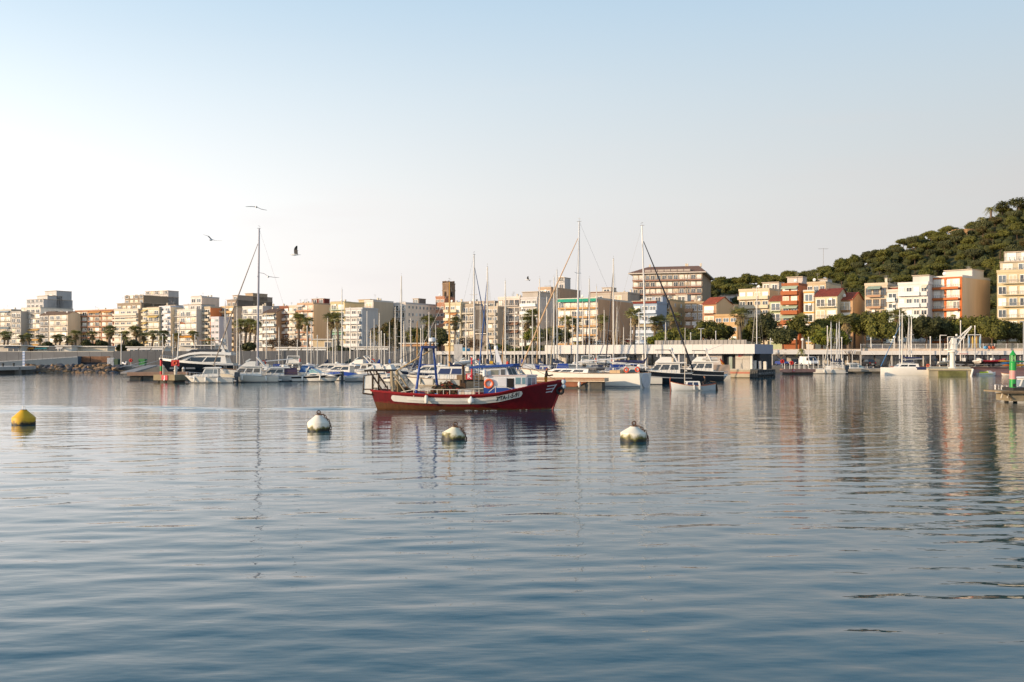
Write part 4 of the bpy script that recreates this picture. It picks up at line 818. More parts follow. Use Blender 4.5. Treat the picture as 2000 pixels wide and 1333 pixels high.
for i, (px, yt, Y, lb) in enumerate(((1525, 690, 228, 'leafless pollarded tree by the blue parked car'), (1658, 682, 226, 'leafless pollarded tree behind the bare masts'), (1711, 686, 224, 'leafless pollarded tree beside the lamp post near the dark car'))):
    p = wx(px, Y); h = ZZ(yt, Y) - LOW_Z; e = E('pollarded_tree', lb, 'tree', (p[0], p[1], LOW_Z)); mb = MB().tube([(0, 0, -.2), (.1, 0, h * .5), (0, 0, h * .62)], [.16, .13, .14], 7); r = random.Random(i)
    B('trunk', mb, BARKG, e, True); mb = MB()
    for q in range(9):
        a = r.uniform(0, 6.28); k = r.uniform(.7, 1.6); m1 = Vector((math.cos(a) * k * .6, math.sin(a) * k * .6, h * .62 + .5)); mb.tube([(0, 0, h * .6), m1, m1 + Vector((math.cos(a) * .5, math.sin(a) * .5, .7))], [.07, .05, .02], 5)
        mb.tube([m1, m1 + Vector((r.uniform(-.4, .4), r.uniform(-.4, .4), .8))], [.04, .012], 4)
    B('branches', mb, BARKG, e)
# ---------------------------------------------------------------- club building, promenade arcade, docks
FASC = M('c9c6c1', .7, .06, .3, rnd=.03); DKG = M('2c2e32', .8, .15); GREY = M('8d8a88', .8, .12, .4)
GLD = GLASS('23282c')
def facade_root(name, label, x0, x1, Yc, A, z0, cat='building'):
    A = R(A); u, v = math.cos(A), math.sin(A); t0, t1 = T(x0), T(x1); Xc = t1 * Yc; Wd = (Xc - t0 * Yc) / (u + t0 * v)
    return E(name, label, cat, (Xc - Wd * u, Yc + Wd * v, z0), -A), Wd
# clubhouse
e, Wd = facade_root('clubhouse', 'long white flat roofed yacht club building with a deep panelled fascia', 1064, 1474, 165, 30, LOW_Z)
zf0, zf1 = ZZ(691.5, 165) - LOW_Z, ZZ(672.5, 165) - LOW_Z; Ld = 11.0
n = 22
pm = MB().box(0, 1, 0, .18, zf0, zf1).mesh('fascia_panel', FASC)
for i in range(n): O('fascia_panel', pm, e, (Wd * i / n, 0, 0), (0, 0, 0), (Wd / n - .025, 1, 1))
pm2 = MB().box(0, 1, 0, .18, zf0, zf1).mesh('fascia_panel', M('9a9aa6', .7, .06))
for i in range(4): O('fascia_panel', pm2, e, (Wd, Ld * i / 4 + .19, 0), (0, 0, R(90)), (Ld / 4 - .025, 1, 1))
B('roof', MB().box(0, Wd - .2, .19, Ld, zf0 + .1, zf1 - .08), GREY, e)
B('roof_screen', MB().box(Wd * .52, Wd * .94, 3.2, 3.5, zf1 - .1, zf1 + .78), M('8f8a84', .8, .2, .6, streak=True), e)
for i in range(22): B('screen_slat', MB().box(Wd * (.52 + i * .019), Wd * (.52 + i * .019) + .5, 3.12, 3.2, zf1 - .05, zf1 + .74), M('99948d', .8, .15), e)
B('wall', MB().box(Wd * .02, Wd * .78, 3.0, Ld - .3, 0, zf0 + .1), M('a39d96', .85, .12), e)
for i in range(16):
    x = Wd * (.03 + i * .046); B('window', MB().box(x, x + Wd * .036, 2.94, 3.0, .5, zf0 - .25), GLD, e) if i % 3 else B('door', MB().box(x, x + Wd * .036, 2.95, 3.0, .05, zf0 - .15), M('c9c2b6', .6), e)
for i in range(9): B('column', MB().box(Wd * (.06 + i * .085), Wd * (.06 + i * .085) + .25, .6, .85, 0, zf0 + .05), FASC, e)
B('wall_panel', MB().box(Wd * .76, Wd * .845, 1.5, 4, 0, zf0 + .05), M('a7a09c', .8, .08), e)
B('doorway', MB().box(Wd * .845, Wd * .905, 2.4, 3.9, 0, zf0 + .05), DKG, e)
B('door', MB().box(Wd * .87, Wd * .885, 2.3, 2.42, 0, 2.2), GLASS('9aa59a'), e)
sp = B('sign_wall', MB().box(Wd * .905, Wd * .967, 1.5, 4, 0, zf0 + .05), M('b0aaa0', .8, .1), e)
B('panel_joint', MB().box(Wd * .935, Wd * .9355, 1.47, 1.52, .05, 1.75), DKG, e); B('panel_joint', MB().box(Wd * .905, Wd * .967, 1.47, 1.52, 1.75, 1.78), DKG, e)
RED = M('b3242a', .5, .05)
x0 = Wd * .9175; z0 = 2.15
B('emblem', MB().prism([(x0, z0), (x0 + .42, z0 + .03), (x0 + .42, z0 + .2), (x0, z0 + .2)], 1.44, 1.49).prism([(x0, z0 + .3), (x0 + .42, z0 + .3), (x0 + .42, z0 + .5), (x0, z0 + .53)], 1.44, 1.49).prism([(x0 + .5, z0 + .05), (x0 + .85, z0 + .16), (x0 + .5, z0 + .2)], 1.44, 1.49).prism([(x0 + .5, z0 + .3), (x0 + 1.2, z0 + .25), (x0 + .5, z0 + .48)], 1.44, 1.49), RED, e)
for i in range(11): B('lettering', MB().box(Wd * .911 + i * .16, Wd * .911 + i * .16 + (.1 if i % 4 else .13), 1.46, 1.5, 1.86, 1.95 + .03 * (i % 3 == 0)), M('d6d2c8', .6), e)
B('doorway', MB().box(Wd * .967, Wd - .1, 3.4, Ld - .3, 0, zf0 + .05), DKG, e)
B('pier', MB().box(Wd * .968, Wd * .978, 1.5, 2.0, 0, zf0 + .05), M('cfcac2', .7), e)
B('side_wall', MB().box(Wd - .5, Wd - .25, 4.6, Ld - .3, 0, zf0 + .05), M('55575f', .8), e)
B('side_sign', MB().box(Wd - .25, Wd - .2, 5.3, 6.3, 1.9, 2.4), M('8a5a58', .6), e)
for k in range(3): B('fuel_pump', MB().box(Wd * .975 + k * .8, Wd * .975 + k * .8 + .5, 2.4 + .25 * k, 2.8 + .25 * k, 0, 1.5 - .1 * k).box(Wd * .975 + k * .8 + .05, Wd * .975 + k * .8 + .45, 2.35 + .25 * k, 2.4 + .25 * k, .9, 1.35), M(('d9d5cc', '8a8f94', 'c9c4ba')[k], .4), e)
# fuel dock
fd = E('fuel_dock', 'concrete dock with a red painted stripe under the club sign', 'dock', e.location, e.rotation_euler.z); DW = Wd
B('dock_slab', MB().box(Wd * .82, Wd * 1.005, -3.2, 6, -1.2, .1), M('a89d86', .85, .2, .5), fd)
B('dock_wall', MB().box(Wd * .825, Wd * 1.0, -3.0, 5.5, -3, -1.1), M('7d7258', .9, .3, .6), fd)
B('stripe', MB().box(Wd * .82, Wd * 1.005, -3.24, -3.19, -.62, -.3), M('b07058', .7, .3, 1), fd)
B('lip', MB().box(Wd * .815, Wd * 1.006, -3.3, -2.9, .0, .16), M('b8b2a4', .8, .15), fd)
B('dock_head', MB().box(Wd * 1.005, Wd * 1.005 + 1.2, -3.15, 7.5, -3, -.05), M('4a4844', .9, .2), fd)
for i in range(7):
    for q in range(2): B('fender', MB().lathe([(.2, -.42), (.25, -.4), (.25, .4), (.2, .42)], 9, (Wd * 1.005 + 1.4, -2.8 + i * 1.4, -1.3 + q * .62), 'y'), M('5d5c5a' if q else '34332f', .8, .3), fd, True)
    B('fender_chain', MB().tube([(Wd * 1.005 + 1.25, -2.8 + i * 1.4, .0), (Wd * 1.005 + 1.42, -2.8 + i * 1.4, -1.6)], .04, 4), DKG, fd)
for i in range(4): B('fender', MB().lathe([(.16, -.5), (.2, -.48), (.2, .48), (.16, .5)], 9, (Wd * 1.005 + .15 + i * .33, -3.35, -.75), 'z'), M('4a4946', .8, .2), fd, True)
p = P(1404, 706, 166); fl = E('flag', 'red and yellow striped flag on a slanted staff before the club wall', 'flag', (p.x, p.y, ZZ(722, 166)))
B('staff', MB().tube([(0, 0, 0), (.15, 0, 2.0)], .025, 5), WHITE, fl)
for k, c in enumerate(('b5452c', 'd9a02c', 'b5452c')): B('stripe', MB().add([(.15 + .1 * k, 0, 1.95 - .3 * k), (.9 + .05 * k, .12, 1.1 - .2 * k), (.8 + .05 * k, .02, .85 - .2 * k), (.13 + .1 * k, -.02, 1.6 - .3 * k)], [(0, 1, 2, 3)]), M(c, .8), fl)
# thin roofed arcade left of the clubhouse, and its white pylon
e2, W2 = facade_root('arcade', 'low arcade with a thin white roof edge behind the crowded masts', 846, 1066, 206, 18, LOW_Z)
z0, z1 = ZZ(693, 206) - LOW_Z, ZZ(686.3, 206) - LOW_Z
B('roof', MB().box(0, W2, 0, 7, z0, z1), FASC, e2); B('wall', MB().box(0, W2, 2.5, 6.8, 0, z0), M('8a8580', .85, .15), e2)
for i in range(16):
    x = W2 * (i + .15) / 16; B('window', MB().box(x, x + W2 / 16 * .7, 2.44, 2.5, .3, z0 - .3), GLASS(('2a2d30', '6b6e74', '3a3c42')[i % 3]), e2); B('column', MB().box(W2 * i / 16, W2 * i / 16 + .22, .4, .62, 0, z0), FASC, e2)
p = P(895, 0, 196); py = E('pylon', 'plain white rectangular pylon standing beside the thin roofed arcade', 'pylon', (p.x, p.y, LOW_Z))
hh = ZZ(672.5, 196) - LOW_Z; hw = 8.2 / F * 196
for i in range(3):
    for q in range(2): B('panel', MB().box(-hw + q * hw + .01, -.01 + q * hw, -.25, .25, hh * i / 3 + .01, hh * (i + 1) / 3 - .01), M('c4bfb8', .7, .08), py)
p = P(908, 0, 232); tk = E('water_tank', 'small turquoise rounded tank cover behind the white pylon', 'tank', (p.x, p.y, UPL)); B('shell', MB().lathe([(1.25, 0), (1.3, .9), (1.1, 1.25), (.3, 1.45)], 14), M('3f8fae', .5), tk, True); B('rim', MB().torus(1.3, .07, (0, 0, .9), axis='z'), M('3a7f9a', .5), tk)
# two level promenade deck on the right
def deck(label, x0, x1, Yc, A, ya, yb, rail, panels, seed, up=None):
    e, Wd = facade_root('promenade_deck', label, x0, x1, Yc, A, LOW_Z); r = random.Random(seed)
    za, zb = ZZ(yb, Yc) - LOW_Z, ZZ(ya, Yc) - LOW_Z
    k = max(3, int(Wd / 6)); m = MB().box(0, 1, 0, .3, za, zb).mesh('fascia_panel', FASC)
    for i in range(k): O('fascia_panel', m, e, (Wd * i / k, 0, 0), (0, 0, 0), (Wd / k - .02, 1, 1))
    B('deck_slab', MB().box(0, Wd, .31, 16, za + .05, zb - .05), CONC, e)
    if up:
        zu = ZZ(up, Yc) - LOW_Z; B('upstand', MB().box(0, Wd, 1.2, 1.5, zb - .06, zu), M('c9b7a4', .85, .15), e); zb = zu
    B('back_wall', MB().box(0, Wd, 4.5, 4.8, 0, za + .05), M('6d6862', .85, .2), e)
    n = int(Wd / 3)
    for i in range(n):
        x = Wd * i / n; q = r.random(); c = panels[r.randrange(len(panels))]
        B('shopfront', MB().box(x + .15, x + Wd / n - .1, 4.4, 4.5, .1, za - .25), GLASS(c, .15) if c < '6' else M(c, .7), e)
        if i % 2 == 0: B('column', MB().box(x - .12, x + .12, .8, 1.04, 0, za + .05), M('b9b4ac', .7), e)
    if rail:
        k = int(Wd / 2.2); ru = MB().box(0, 1, 0, .03, .05, 1.0).mesh('glass_panel', M('a9aaa6', .3, .1)); rp_ = MB().box(-.04, .04, -.04, .04, 0, 1.08).mesh('rail_post', WHITE)
        for i in range(k): O('rail_post', rp_, e, (Wd * i / k, 1.3, zb - .02)); O('railing', unit('rail', M('b9b5ad', .5)), e, (Wd * i / k + .05, 1.28, zb), (0, 0, 0), (Wd / k - .1, 1, 1.0))
    return e, Wd
deck('white edged promenade deck over dark shop fronts behind the parked van', 1508, 1682, 226, 14, 684, 692.5, False, ['2a2d30', 'c9c2b6', '3a3c40', 'b9b2a8', 'd6d0c6'], 1, 682)
deck('long white edged promenade deck with a glass fronted lower level behind the crane', 1682, 2060, 205, 14, 685.5, 693.5, True, ['2a2d30', '33363a', '4a4e50', '6e6a64', '3a3c40'], 2, 681)
for px, yt, Y in ((1579, 662, 219), (1616, 640, 221), (1701, 663, 219), (1644, 662, 221), (1817, 661, 210), (1876, 630, 206), (1904, 640, 204)): lamp(px, yt, Y, LOW_Z, 'slim cream lamp post on the quay before the promenade deck', 0, 'lamp posts before the promenade deck')
lamp(1836, 656, 209, LOW_Z, 'lamp post with a short side arm left of the crane'.replace('left of', 'beside'), 1); lamp(1851, 659, 209, LOW_Z, 'second side arm lamp post close to the crane column', 1)
lamp(1999, 629, 200, LOW_Z, 'tall grey lamp post behind the green beacon', 3, None, '9a9c9e')
lamp(1567, 666, 232, UPL, 'white globe lamp on the upper promenade above the van', 2); lamp(1747, 661, 236, UPL, 'white globe lamp behind the twin masts', 2); lamp(1882, 662, 226, UPL, 'white globe lamp beside the crane jib', 2)
for px in (1880, 1887, 1895): pass
# totem pavilion of hanging paddle boards on the deck
p = P(1903, 0, 214); e = E('board_rack', 'rack of upright paddle boards under a white crossbar on the promenade deck', 'rack', (p.x, p.y, LOW_Z)); zt = ZZ(655, 214) - LOW_Z; z0 = ZZ(681, 214) - LOW_Z
B('crossbar', MB().box(-1.4, 1.4, -.08, .08, zt, zt + .16), WHITE, e)
for i, c in enumerate(('6f9fc0', '4a4038', 'd8b45a', '4a4038', 'c9a24c', '5a4a3a', '7fb0c8')): B('board', MB().lathe([(.05, 0), (.2, .35), (.22, 1.4), (.14, 2.2), (.03, 2.6)], 8, (-1.2 + i * .4, 0, z0 + .1)), M(c, .5), e, True, sc=(1, .4, 1), loc=(0, 0, 0))
for x in (-1.35, 1.35): B('post', MB().tube([(x, 0, z0 - .4), (x, 0, zt)], .06), WHITE, e)
for px, c, lb in ((1925, '5aa0cc', 'light blue round kayak end leaning on the deck rail'), (1933, 'd8764a', 'orange round kayak end next to the light blue one'), (1940, 'cf6a3e', 'darker orange kayak end leaning on the deck rail')):
    p = P(px, 678, 203); e = E('kayak', lb, 'kayak', (p.x, p.y, p.z - .15)); B('hull', MB().lathe([(.05, -.9), (.28, -.5), (.34, 0), (.28, .5), (.05, .9)], 10, axis='x'), M(c, .4), e, True, sc=(.55, 1, 1)); B('cockpit', MB().torus(.16, .04, (0, -.33, .05)), DKG, e)
# quay edge: pontoons with dark shadow below on the right
def pontoon(name, label, pts, z, th, deckc, edgec, piles=(), plank=.6, cat='pontoon', sign=None):
    """decked walkway along a straight line a-b of given width, with planks, edge beams and piles"""
    (xa, ya), (xb, yb), w = pts; Ln = math.hypot(xb - xa, yb - ya); an = math.atan2(yb - ya, xb - xa)
    e = E(name, label, cat, (xa, ya, 0), an); dm = M(deckc, .8, .2, 2, rnd=.12); em = M(edgec, .8, .2, 1)
    n = max(2, int(Ln / plank)); pm = MB().box(0, 1, .05, w - .05, z - .08, z).mesh('plank', dm)
    for i in range(n): O('plank', pm, e, (Ln * i / n, 0, 0), (0, 0, 0), (Ln / n - .03, 1, 1))
    B('edge_beam', MB().box(0, Ln, -.06, .05, z - th, z + .03), em, e); B('edge_beam', MB().box(0, Ln, w - .05, w + .06, z - th, z + .03), em, e); B('end_beam', MB().box(-.06, 0, -.06, w + .06, z - th, z + .02), em, e); B('end_beam', MB().box(Ln, Ln + .06, -.06, w + .06, z - th, z + .02), em, e)
    B('float', MB().box(.3, Ln - .3, .3, w - .3, -.3, z - .1), M('5a564e', .9, .3), e)
    for k in piles: B('pile', MB().lathe([(.22, -1.5), (.22, z + .5)], 10, (k * Ln, w + .3, 0)), M('8d8a80', .8, .3, 1), e, True); B('pile_cap', MB().lathe([(.24, z + .5), (.1, z + .75)], 10, (k * Ln, w + .3, 0)), WHITE, e)
    return e, Ln
# J pontoon
Yj = 137
a = wx(268, Yj); b = wx(300, Yj - 3); c = wx(368, Yj + 2)
J, Ln = pontoon('pontoon', 'wooden pontoon head with a red letter J board and stub piles', (wx(301, 135.5), wx(341, 134.5), 3.0), 1.05, .75, 'a08a6c', '8f8064', (.3,), .45)
for k in (.15, .5, .88): B('pile', MB().lathe([(.3, -1.5), (.3, .45)], 10, (k * Ln, .5, 0)), M('3b3832', .9, .3), J, True)
B('letter_board', MB().box(Ln * .40, Ln * .40 + .95, -.16, -.08, .35, 1.0), M('c3263a', .5, .04), J)
O('lettering', text_mesh('J', .7, M('eee6e2', .5), bold=.02), J, (Ln * .40 + .47, -.17, .67), (R(90), 0, 0))
JB = (('c8262a', 0, .5), ('2f8a4a', .5, 1.2), ('c8262a', 1.2, 2.0))
for c, za, zb in JB: B('marker_band', MB().lathe([(.16, 1.05 + za), (.16, 1.05 + zb)], 10, (Ln * .28, .3, 0)), M(c, .5), J, True)
B('marker_cap', MB().lathe([(.2, 3.05), (.2, 3.2), (.05, 3.3)], 10, (Ln * .28, .3, 0)), DKG, J)
B('bollard', MB().lathe([(.16, 1.05), (.16, 2.1), (.2, 2.15), (.08, 2.3)], 10, (Ln * .13, 1.4, 0)), M('c9c2b4', .7), J, True)
B('bollard', MB().lathe([(.16, 1.05), (.16, 2.1), (.2, 2.15), (.08, 2.3)], 10, (Ln * .78, 1.2, 0)), M('c9c2b4', .7), J, True)
J2, L2 = pontoon('pontoon', 'long brown pontoon walkway leading to the black hulled yacht', (wx(249, 150), wx(366, 152), 3.2), 1.1, .5, 'a08672', 'b08a70', (.9,), .8)
B('pile', MB().lathe([(.32, -1.5), (.32, .6)], 10, (L2 * .22, .4, 0)), M('3b3832', .9), J2, True)
p = wx(345, 148); fs = E('flag_pole', 'slightly leaning white flagpole with a red lifebuoy board beside the J pontoon', 'flagpole', (p[0], p[1], 1.0))
hz_ = ZZ(628, 148) - 1.0; B('pole', MB().tube([(0, 0, 0), (.45, 0, hz_)], [.1, .06], 8), WHITE, fs, True); B('flag', MB().add([(.45, 0, hz_ - .05), (1.2, .1, hz_ - .2), (1.25, .05, hz_ - .45), (.44, 0, hz_ - .4)], [(0, 1, 2, 3)]), M('c9805a', .8), fs)
B('lifebuoy_board', MB().box(-.75, .45, -.16, -.08, 1.1, 2.0), RED, fs); B('ring', MB().torus(.26, .08, (-.15, -.2, 1.55)), M('d05a30', .5), fs, True)
gw = E('gangway', 'grey sloping gangway ramp down to the long brown pontoon', 'gangway', (0, 0, 0)); a = P(235, 0, 172); b = P(288, 0, 205)
B('ramp', MB().hexa([(a.x, a.y, .5), (a.x + 2.2, a.y, .5), (b.x + 2, b.y, 1.35), (b.x, b.y, 1.35), (a.x, a.y, .75), (a.x + 2.2, a.y, .75), (b.x + 2, b.y, 1.6), (b.x, b.y, 1.6)]), M('96908a', .8, .15), gw)
for o in (0, 2.1): B('handrail', MB().tube([(a.x + o, a.y, 1.6), (b.x + o, b.y, 2.5)], .04), STEEL, gw)
# K pontoon (behind the fishing boat)
K, Ln = pontoon('pontoon', 'wooden pontoon end with a red letter K board and ladder behind the fishing boat', (wx(893, 118), wx(952, 118), 3.0), 1.35, .55, '9a7f62', '8d7458', (.9,), .5)
B('letter_board', MB().box(Ln * .30, Ln * .30 + .72, -.2, -.1, .85, 1.55), M('c3263a', .5, .04), K); O('lettering', text_mesh('K', .72, M('eee6e2', .5), bold=.02), K, (Ln * .30 + .36, -.21, 1.2), (R(90), 0, 0))
for c, za, zb in (('c8262a', 0, .75), ('2c2c2c', .75, 1.3), ('c8262a', 1.3, 2.1)): B('marker_band', MB().lathe([(.1, 1.35 + za), (.1, 1.35 + zb)], 10, (Ln * .48, .3, 0)), M(c, .5), K, True)
for k in (.56, .72): B('ladder_rail', MB().tube([(Ln * k, -.2, -.6), (Ln * k, -.2, 2.0)], .035, 5), STEEL, K)
for i in range(7): B('ladder_rung', MB().tube([(Ln * .56, -.2, -.3 + i * .32), (Ln * .72, -.2, -.3 + i * .32)], .025, 5), STEEL, K)
B('pile', MB().lathe([(.16, -1.5), (.16, 1.2)], 10, (Ln * .12, .2, 0)), M('4d3a28', .9, .3), K, True)
# pontoon in front of the large sailing yacht
Q, Ln = pontoon('pontoon', 'pale edged pontoon jutting before the large sailing yacht', (wx(985, 113.5), wx(1180, 110.5), 2.6), 1.15, .38, 'a5805f', 'cbb59a', (), .6)
B('edge_stripe', MB().box(0, Ln, -.12, -.07, .94, 1.02), M('8d6248', .8), Q); B('edge_stripe', MB().box(0, Ln, -.12, -.07, 1.1, 1.2), M('9a6a4c', .8), Q)
B('bracket', MB().prism([(Ln * .2, .78), (Ln * .84, .78), (Ln * .72, .2), (Ln * .3, .2)], .1, .3), M('8d5a40', .85, .25), Q)
for k in (.845, .2): B('pile', MB().lathe([(.28, -1.5), (.28, .8)], 10, (Ln * k, .5, 0)), M('8a8478', .8, .3), Q, True)
B('fender', MB().lathe([(.05, -.35), (.15, -.2), (.17, .1), (.05, .3)], 10, (Ln * .76, -.3, .5)), WHITE, Q, True)
# right: low pontoons with red and white lifebuoy boards, posts
R1, Ln = pontoon('pontoon', 'low reddish pontoon with white bollards before the parked van', (wx(1542, 190), wx(1592, 192), 3), 1.0, .6, 'a87a66', 'b98a78', (), .7)
for i in range(5): B('bollard', MB().lathe([(.07, 1.0), (.07, 2.0), (.1, 2.05), (.02, 2.15)], 8, (Ln * (.1 + .2 * i), 2.4, 0)), WHITE, R1, True)
B('letter_board', MB().box(Ln * .1, Ln * .1 + .55, -.16, -.08, .5, 1.05), M('c9414a', .6), R1); B('round_mark', MB().torus(.14, .04, (Ln * .1 + .27, -.2, .77)), WHITE, R1)
lifering_post(1546, 196, .95, 'lifebuoy ring on a red post beside the low reddish pontoon'); lifering_post(1528, 190, LOW_Z, 'red lifebuoy cabinet post on the dock corner', board=True); lifering_post(1503, 186, LOW_Z, 'dark red lifebuoy post under the club corner')
for i in range(12):
    px = 1560 + i * 9.5; p = wx(px, 203 + (i % 3) * 3); q = E('service_post', 'thin white service post on the floating docks', 'post', (p[0], p[1], .6), 0, 'white dock service posts'); h = 2.3 + .4 * (i % 3)
    B('shaft', MB().tube([(0, 0, 0), (0, 0, h)], .06, 6), WHITE, q); B('cap', MB().lathe([(.09, h), (.09, h + .12)], 8), WHITE, q)
pd, Ln = pontoon('pontoon', 'flat grey floating dock before the parked dark car', (wx(1650, 200), wx(1745, 199), 8), .95, .55, 'a8a094', '9a9284', (), 1.2)
# crane quay
cq = E('crane_quay', 'small cream concrete quay block with algae stains carrying the white crane', 'quay', (0, 0, 0)); a = wx(1812, 175); b = wx(1898, 174)
cqp = lambda g: [(a[0] - g, 174.5 - g), (b[0] + g, 174.5 - g), (wx(1900, 213)[0], 215), (wx(1816, 213)[0], 215)]
B('block', MB().plan(cqp(0), -1, 1.05), M('b8a888', .85, .25, .5), cq); B('coping', MB().plan(cqp(.2), 1.05, 1.32), M('cbb895', .8, .15), cq)
B('algae_face', MB().box(a[0] + 1.6, b[0] - .8, 174.35, 174.5, -1, .95), M('7d7a48', .9, .4, .8), cq); B('fender_strip', MB().tube([(b[0] - .2, 174.2, -.6), (b[0] + .3, 174.2, 1.3)], .18, 8), WHITE, cq)
sl = S(B('slipway', MB().hexa([(wx(1896, 176)[0], 176, -1.2), (wx(2120, 176)[0], 176, -1.2), (wx(2120, 196)[0], 214, -1.2), (wx(1896, 176)[0] , 214, -1.2), (wx(1896, 176)[0], 176, -.15), (wx(2120, 176)[0], 176, -.15), (wx(2120, 196)[0], 214, 1.38), (wx(1896, 176)[0], 214, 1.38)]), M('8d5e4e', .85, .15, .3)))
# crane
p = P(1860, 0, 181); cr_ = E('harbour_crane', 'white slewing jib crane on a thick column on the cream quay', 'crane', (p.x, p.y, 1.32)); k = 181 / F; WC = M('d9d5cb', .45, .12, 1)
def cz(y): return ZZ(y, 181) - 1.32
B('column', MB().lathe([(.75, 0), (.75, .15), (.46, .3), (.44, cz(689)), (.5, cz(687))], 14), WC, cr_, True)
B('slew_ring', MB().lathe([(.75, cz(688)), (.75, cz(684))], 14), WC, cr_, True)
B('platform', MB().box(-1.15, .6, -.7, .7, cz(684), cz(682)), WC, cr_)
for x, y in ((-1.1, -.65), (-1.1, .65), (.1, -.65)): B('guard_rail', MB().tube([(x, y, cz(682)), (x, y, cz(671))], .03, 4), WC, cr_)
B('guard_rail', MB().tube([(-1.1, .65, cz(672)), (-1.1, -.65, cz(672)), (.1, -.65, cz(672))], .03, 4), WC, cr_)
B('machine_house', MB().hexa([(-.2, -.5, cz(683)), (.7, -.5, cz(683)), (.7, .5, cz(683)), (-.2, .5, cz(683)), (-.1, -.42, cz(661)), (.55, -.42, cz(661)), (.55, .42, cz(661)), (-.1, .42, cz(661))]), WC, cr_)
B('cab_frame', MB().tube([(-.6, 0, cz(671)), (-.1, 0, cz(661)), (.25, 0, cz(660))], .07, 5).tube([(-.6, 0, cz(671)), (.1, 0, cz(668))], .05, 5), WC, cr_)
tip = (37 * k, 0, cz(639)); foot = (.75, 0, cz(675))
for sy in (-.3, .3): B('jib_chord', MB().tube([(foot[0], sy, foot[2]), (tip[0], sy * .4, tip[2])], [.1, .07], 6), WC, cr_); B('jib_chord', MB().tube([(.6, sy, cz(664)), (tip[0], sy * .4, tip[2] + .15)], .07, 6), WC, cr_)
for i in range(6):
    q = i / 6; a = Vector((foot[0], -.3, foot[2])).lerp(Vector(tip), q); b = Vector((.6, .3, cz(664))).lerp(Vector(tip), q + .1); B('jib_brace', MB().tube([a, b], .03, 4), WC, cr_)
B('hoist_cable', MB().tube([(tip[0], 0, tip[2]), (tip[0] * .7, 0, cz(655)), (.4, 0, cz(659))], .025, 4), STEEL, cr_)
B('luffing_strut', MB().tube([(.55, 0, cz(688)), (1.1, 0, cz(668))], .06, 5), WC, cr_)
B('beacon_light', MB().lathe([(.16, cz(657)), (.22, cz(655)), (.16, cz(653))], 10, (8 * k, 0, 0)), WC, cr_)
# green and white beacon on its pier
Yb = 79.5; p = P(1978, 0, Yb); k = Yb / F; zb = ZZ(757, Yb)
bp = E('beacon_pier', 'weathered timber and concrete pier end carrying the beacon', 'pier', (p.x, p.y, 0))
def bx(px): return (px - 1978) * k
def bz(py): return ZZ(py, Yb)
for i in range(16): B('plank', MB().box(bx(1942 + i * 8), bx(1942 + i * 8 + 7.6), -1.2, 1.8, bz(765.5) - .02, bz(763)), M(('8d7a5e', '9a8668', '7d6c52')[i % 3], .85, .3, 2), bp)
B('deck_beam', MB().box(bx(1942), bx(2075), -1.25, -1.1, bz(768), bz(764)), M('6d5c46', .85, .3, 2), bp)
B('concrete_block', MB().box(bx(1963), bx(1992), -.9, 1.5, bz(783), bz(768.5)), M('8a7d66', .9, .3, .8), bp)
B('kerb', MB().box(bx(1968), bx(2080), -.9, .9, bz(763), bz(757)), M('33302c', .8), bp)
for x in (1946, 1958, 1996, 2030): B('brace', MB().tube([(bx(x), -1.0, bz(766)), (bx(x - 3), -1.0, bz(777))], .06, 5), M('b9ae9a', .8), bp)
B('brace', MB().tube([(bx(1947), -1.0, bz(767)), (bx(1964), -1.0, bz(778))], .07, 5), M('6d5c46', .8), bp)
for x in (1968, 1985, 2020, 2060): B('pile', MB().lathe([(.16, -1.2), (.16, .7)], 9, (bx(x), .2, 0)), M('2e2a24', .9, .3), bp, True)
GRN = M('1f8f3c', .4, .06); be = E('harbour_beacon', 'green and white banded harbour beacon with a pointed green top', 'beacon', (p.x, p.y, zb))
rb_ = 6.2 * k
for c, ya, yb_ in ((GRN, 757, 741), (M('c98f86', .5, .08), 741, 724), (GRN, 724, 709)): B('band', MB().lathe([(rb_, ZZ(ya, Yb) - zb), (rb_, ZZ(yb_, Yb) - zb)], 20), c, be, True)
B('shoulder', MB().lathe([(rb_ * 1.03, ZZ(709, Yb) - zb), (rb_ * .7, ZZ(705.5, Yb) - zb)], 20), GRN, be, True)
for i in range(4):
    a = R(45 + 90 * i); B('lantern_leg', MB().box(-.06, .06, -.03, .03, ZZ(706.5, Yb) - zb, ZZ(693, Yb) - zb), GRN, be, loc=(math.cos(a) * rb_ * .75, math.sin(a) * rb_ * .75, 0), rot=(0, 0, a + R(90)))
B('lantern', MB().lathe([(.09, ZZ(706, Yb) - zb), (.09, ZZ(703, Yb) - zb), (.06, ZZ(702, Yb) - zb)], 10), M('c9b8a0', .3), be, True)
B('lantern_panel', MB().box(-rb_ * .3, rb_ * .3, .1, .14, ZZ(704, Yb) - zb, ZZ(694, Yb) - zb), DKG, be)
B('pointed_top', MB().lathe([(rb_ * .92, ZZ(694.5, Yb) - zb), (rb_ * .95, ZZ(693, Yb) - zb), (.03, ZZ(684.5, Yb) - zb)], 8), GRN, be)
B('hatch', MB().box(-.12, .1, -rb_ - .02, -rb_ + .05, .05, .3), DKG, be)
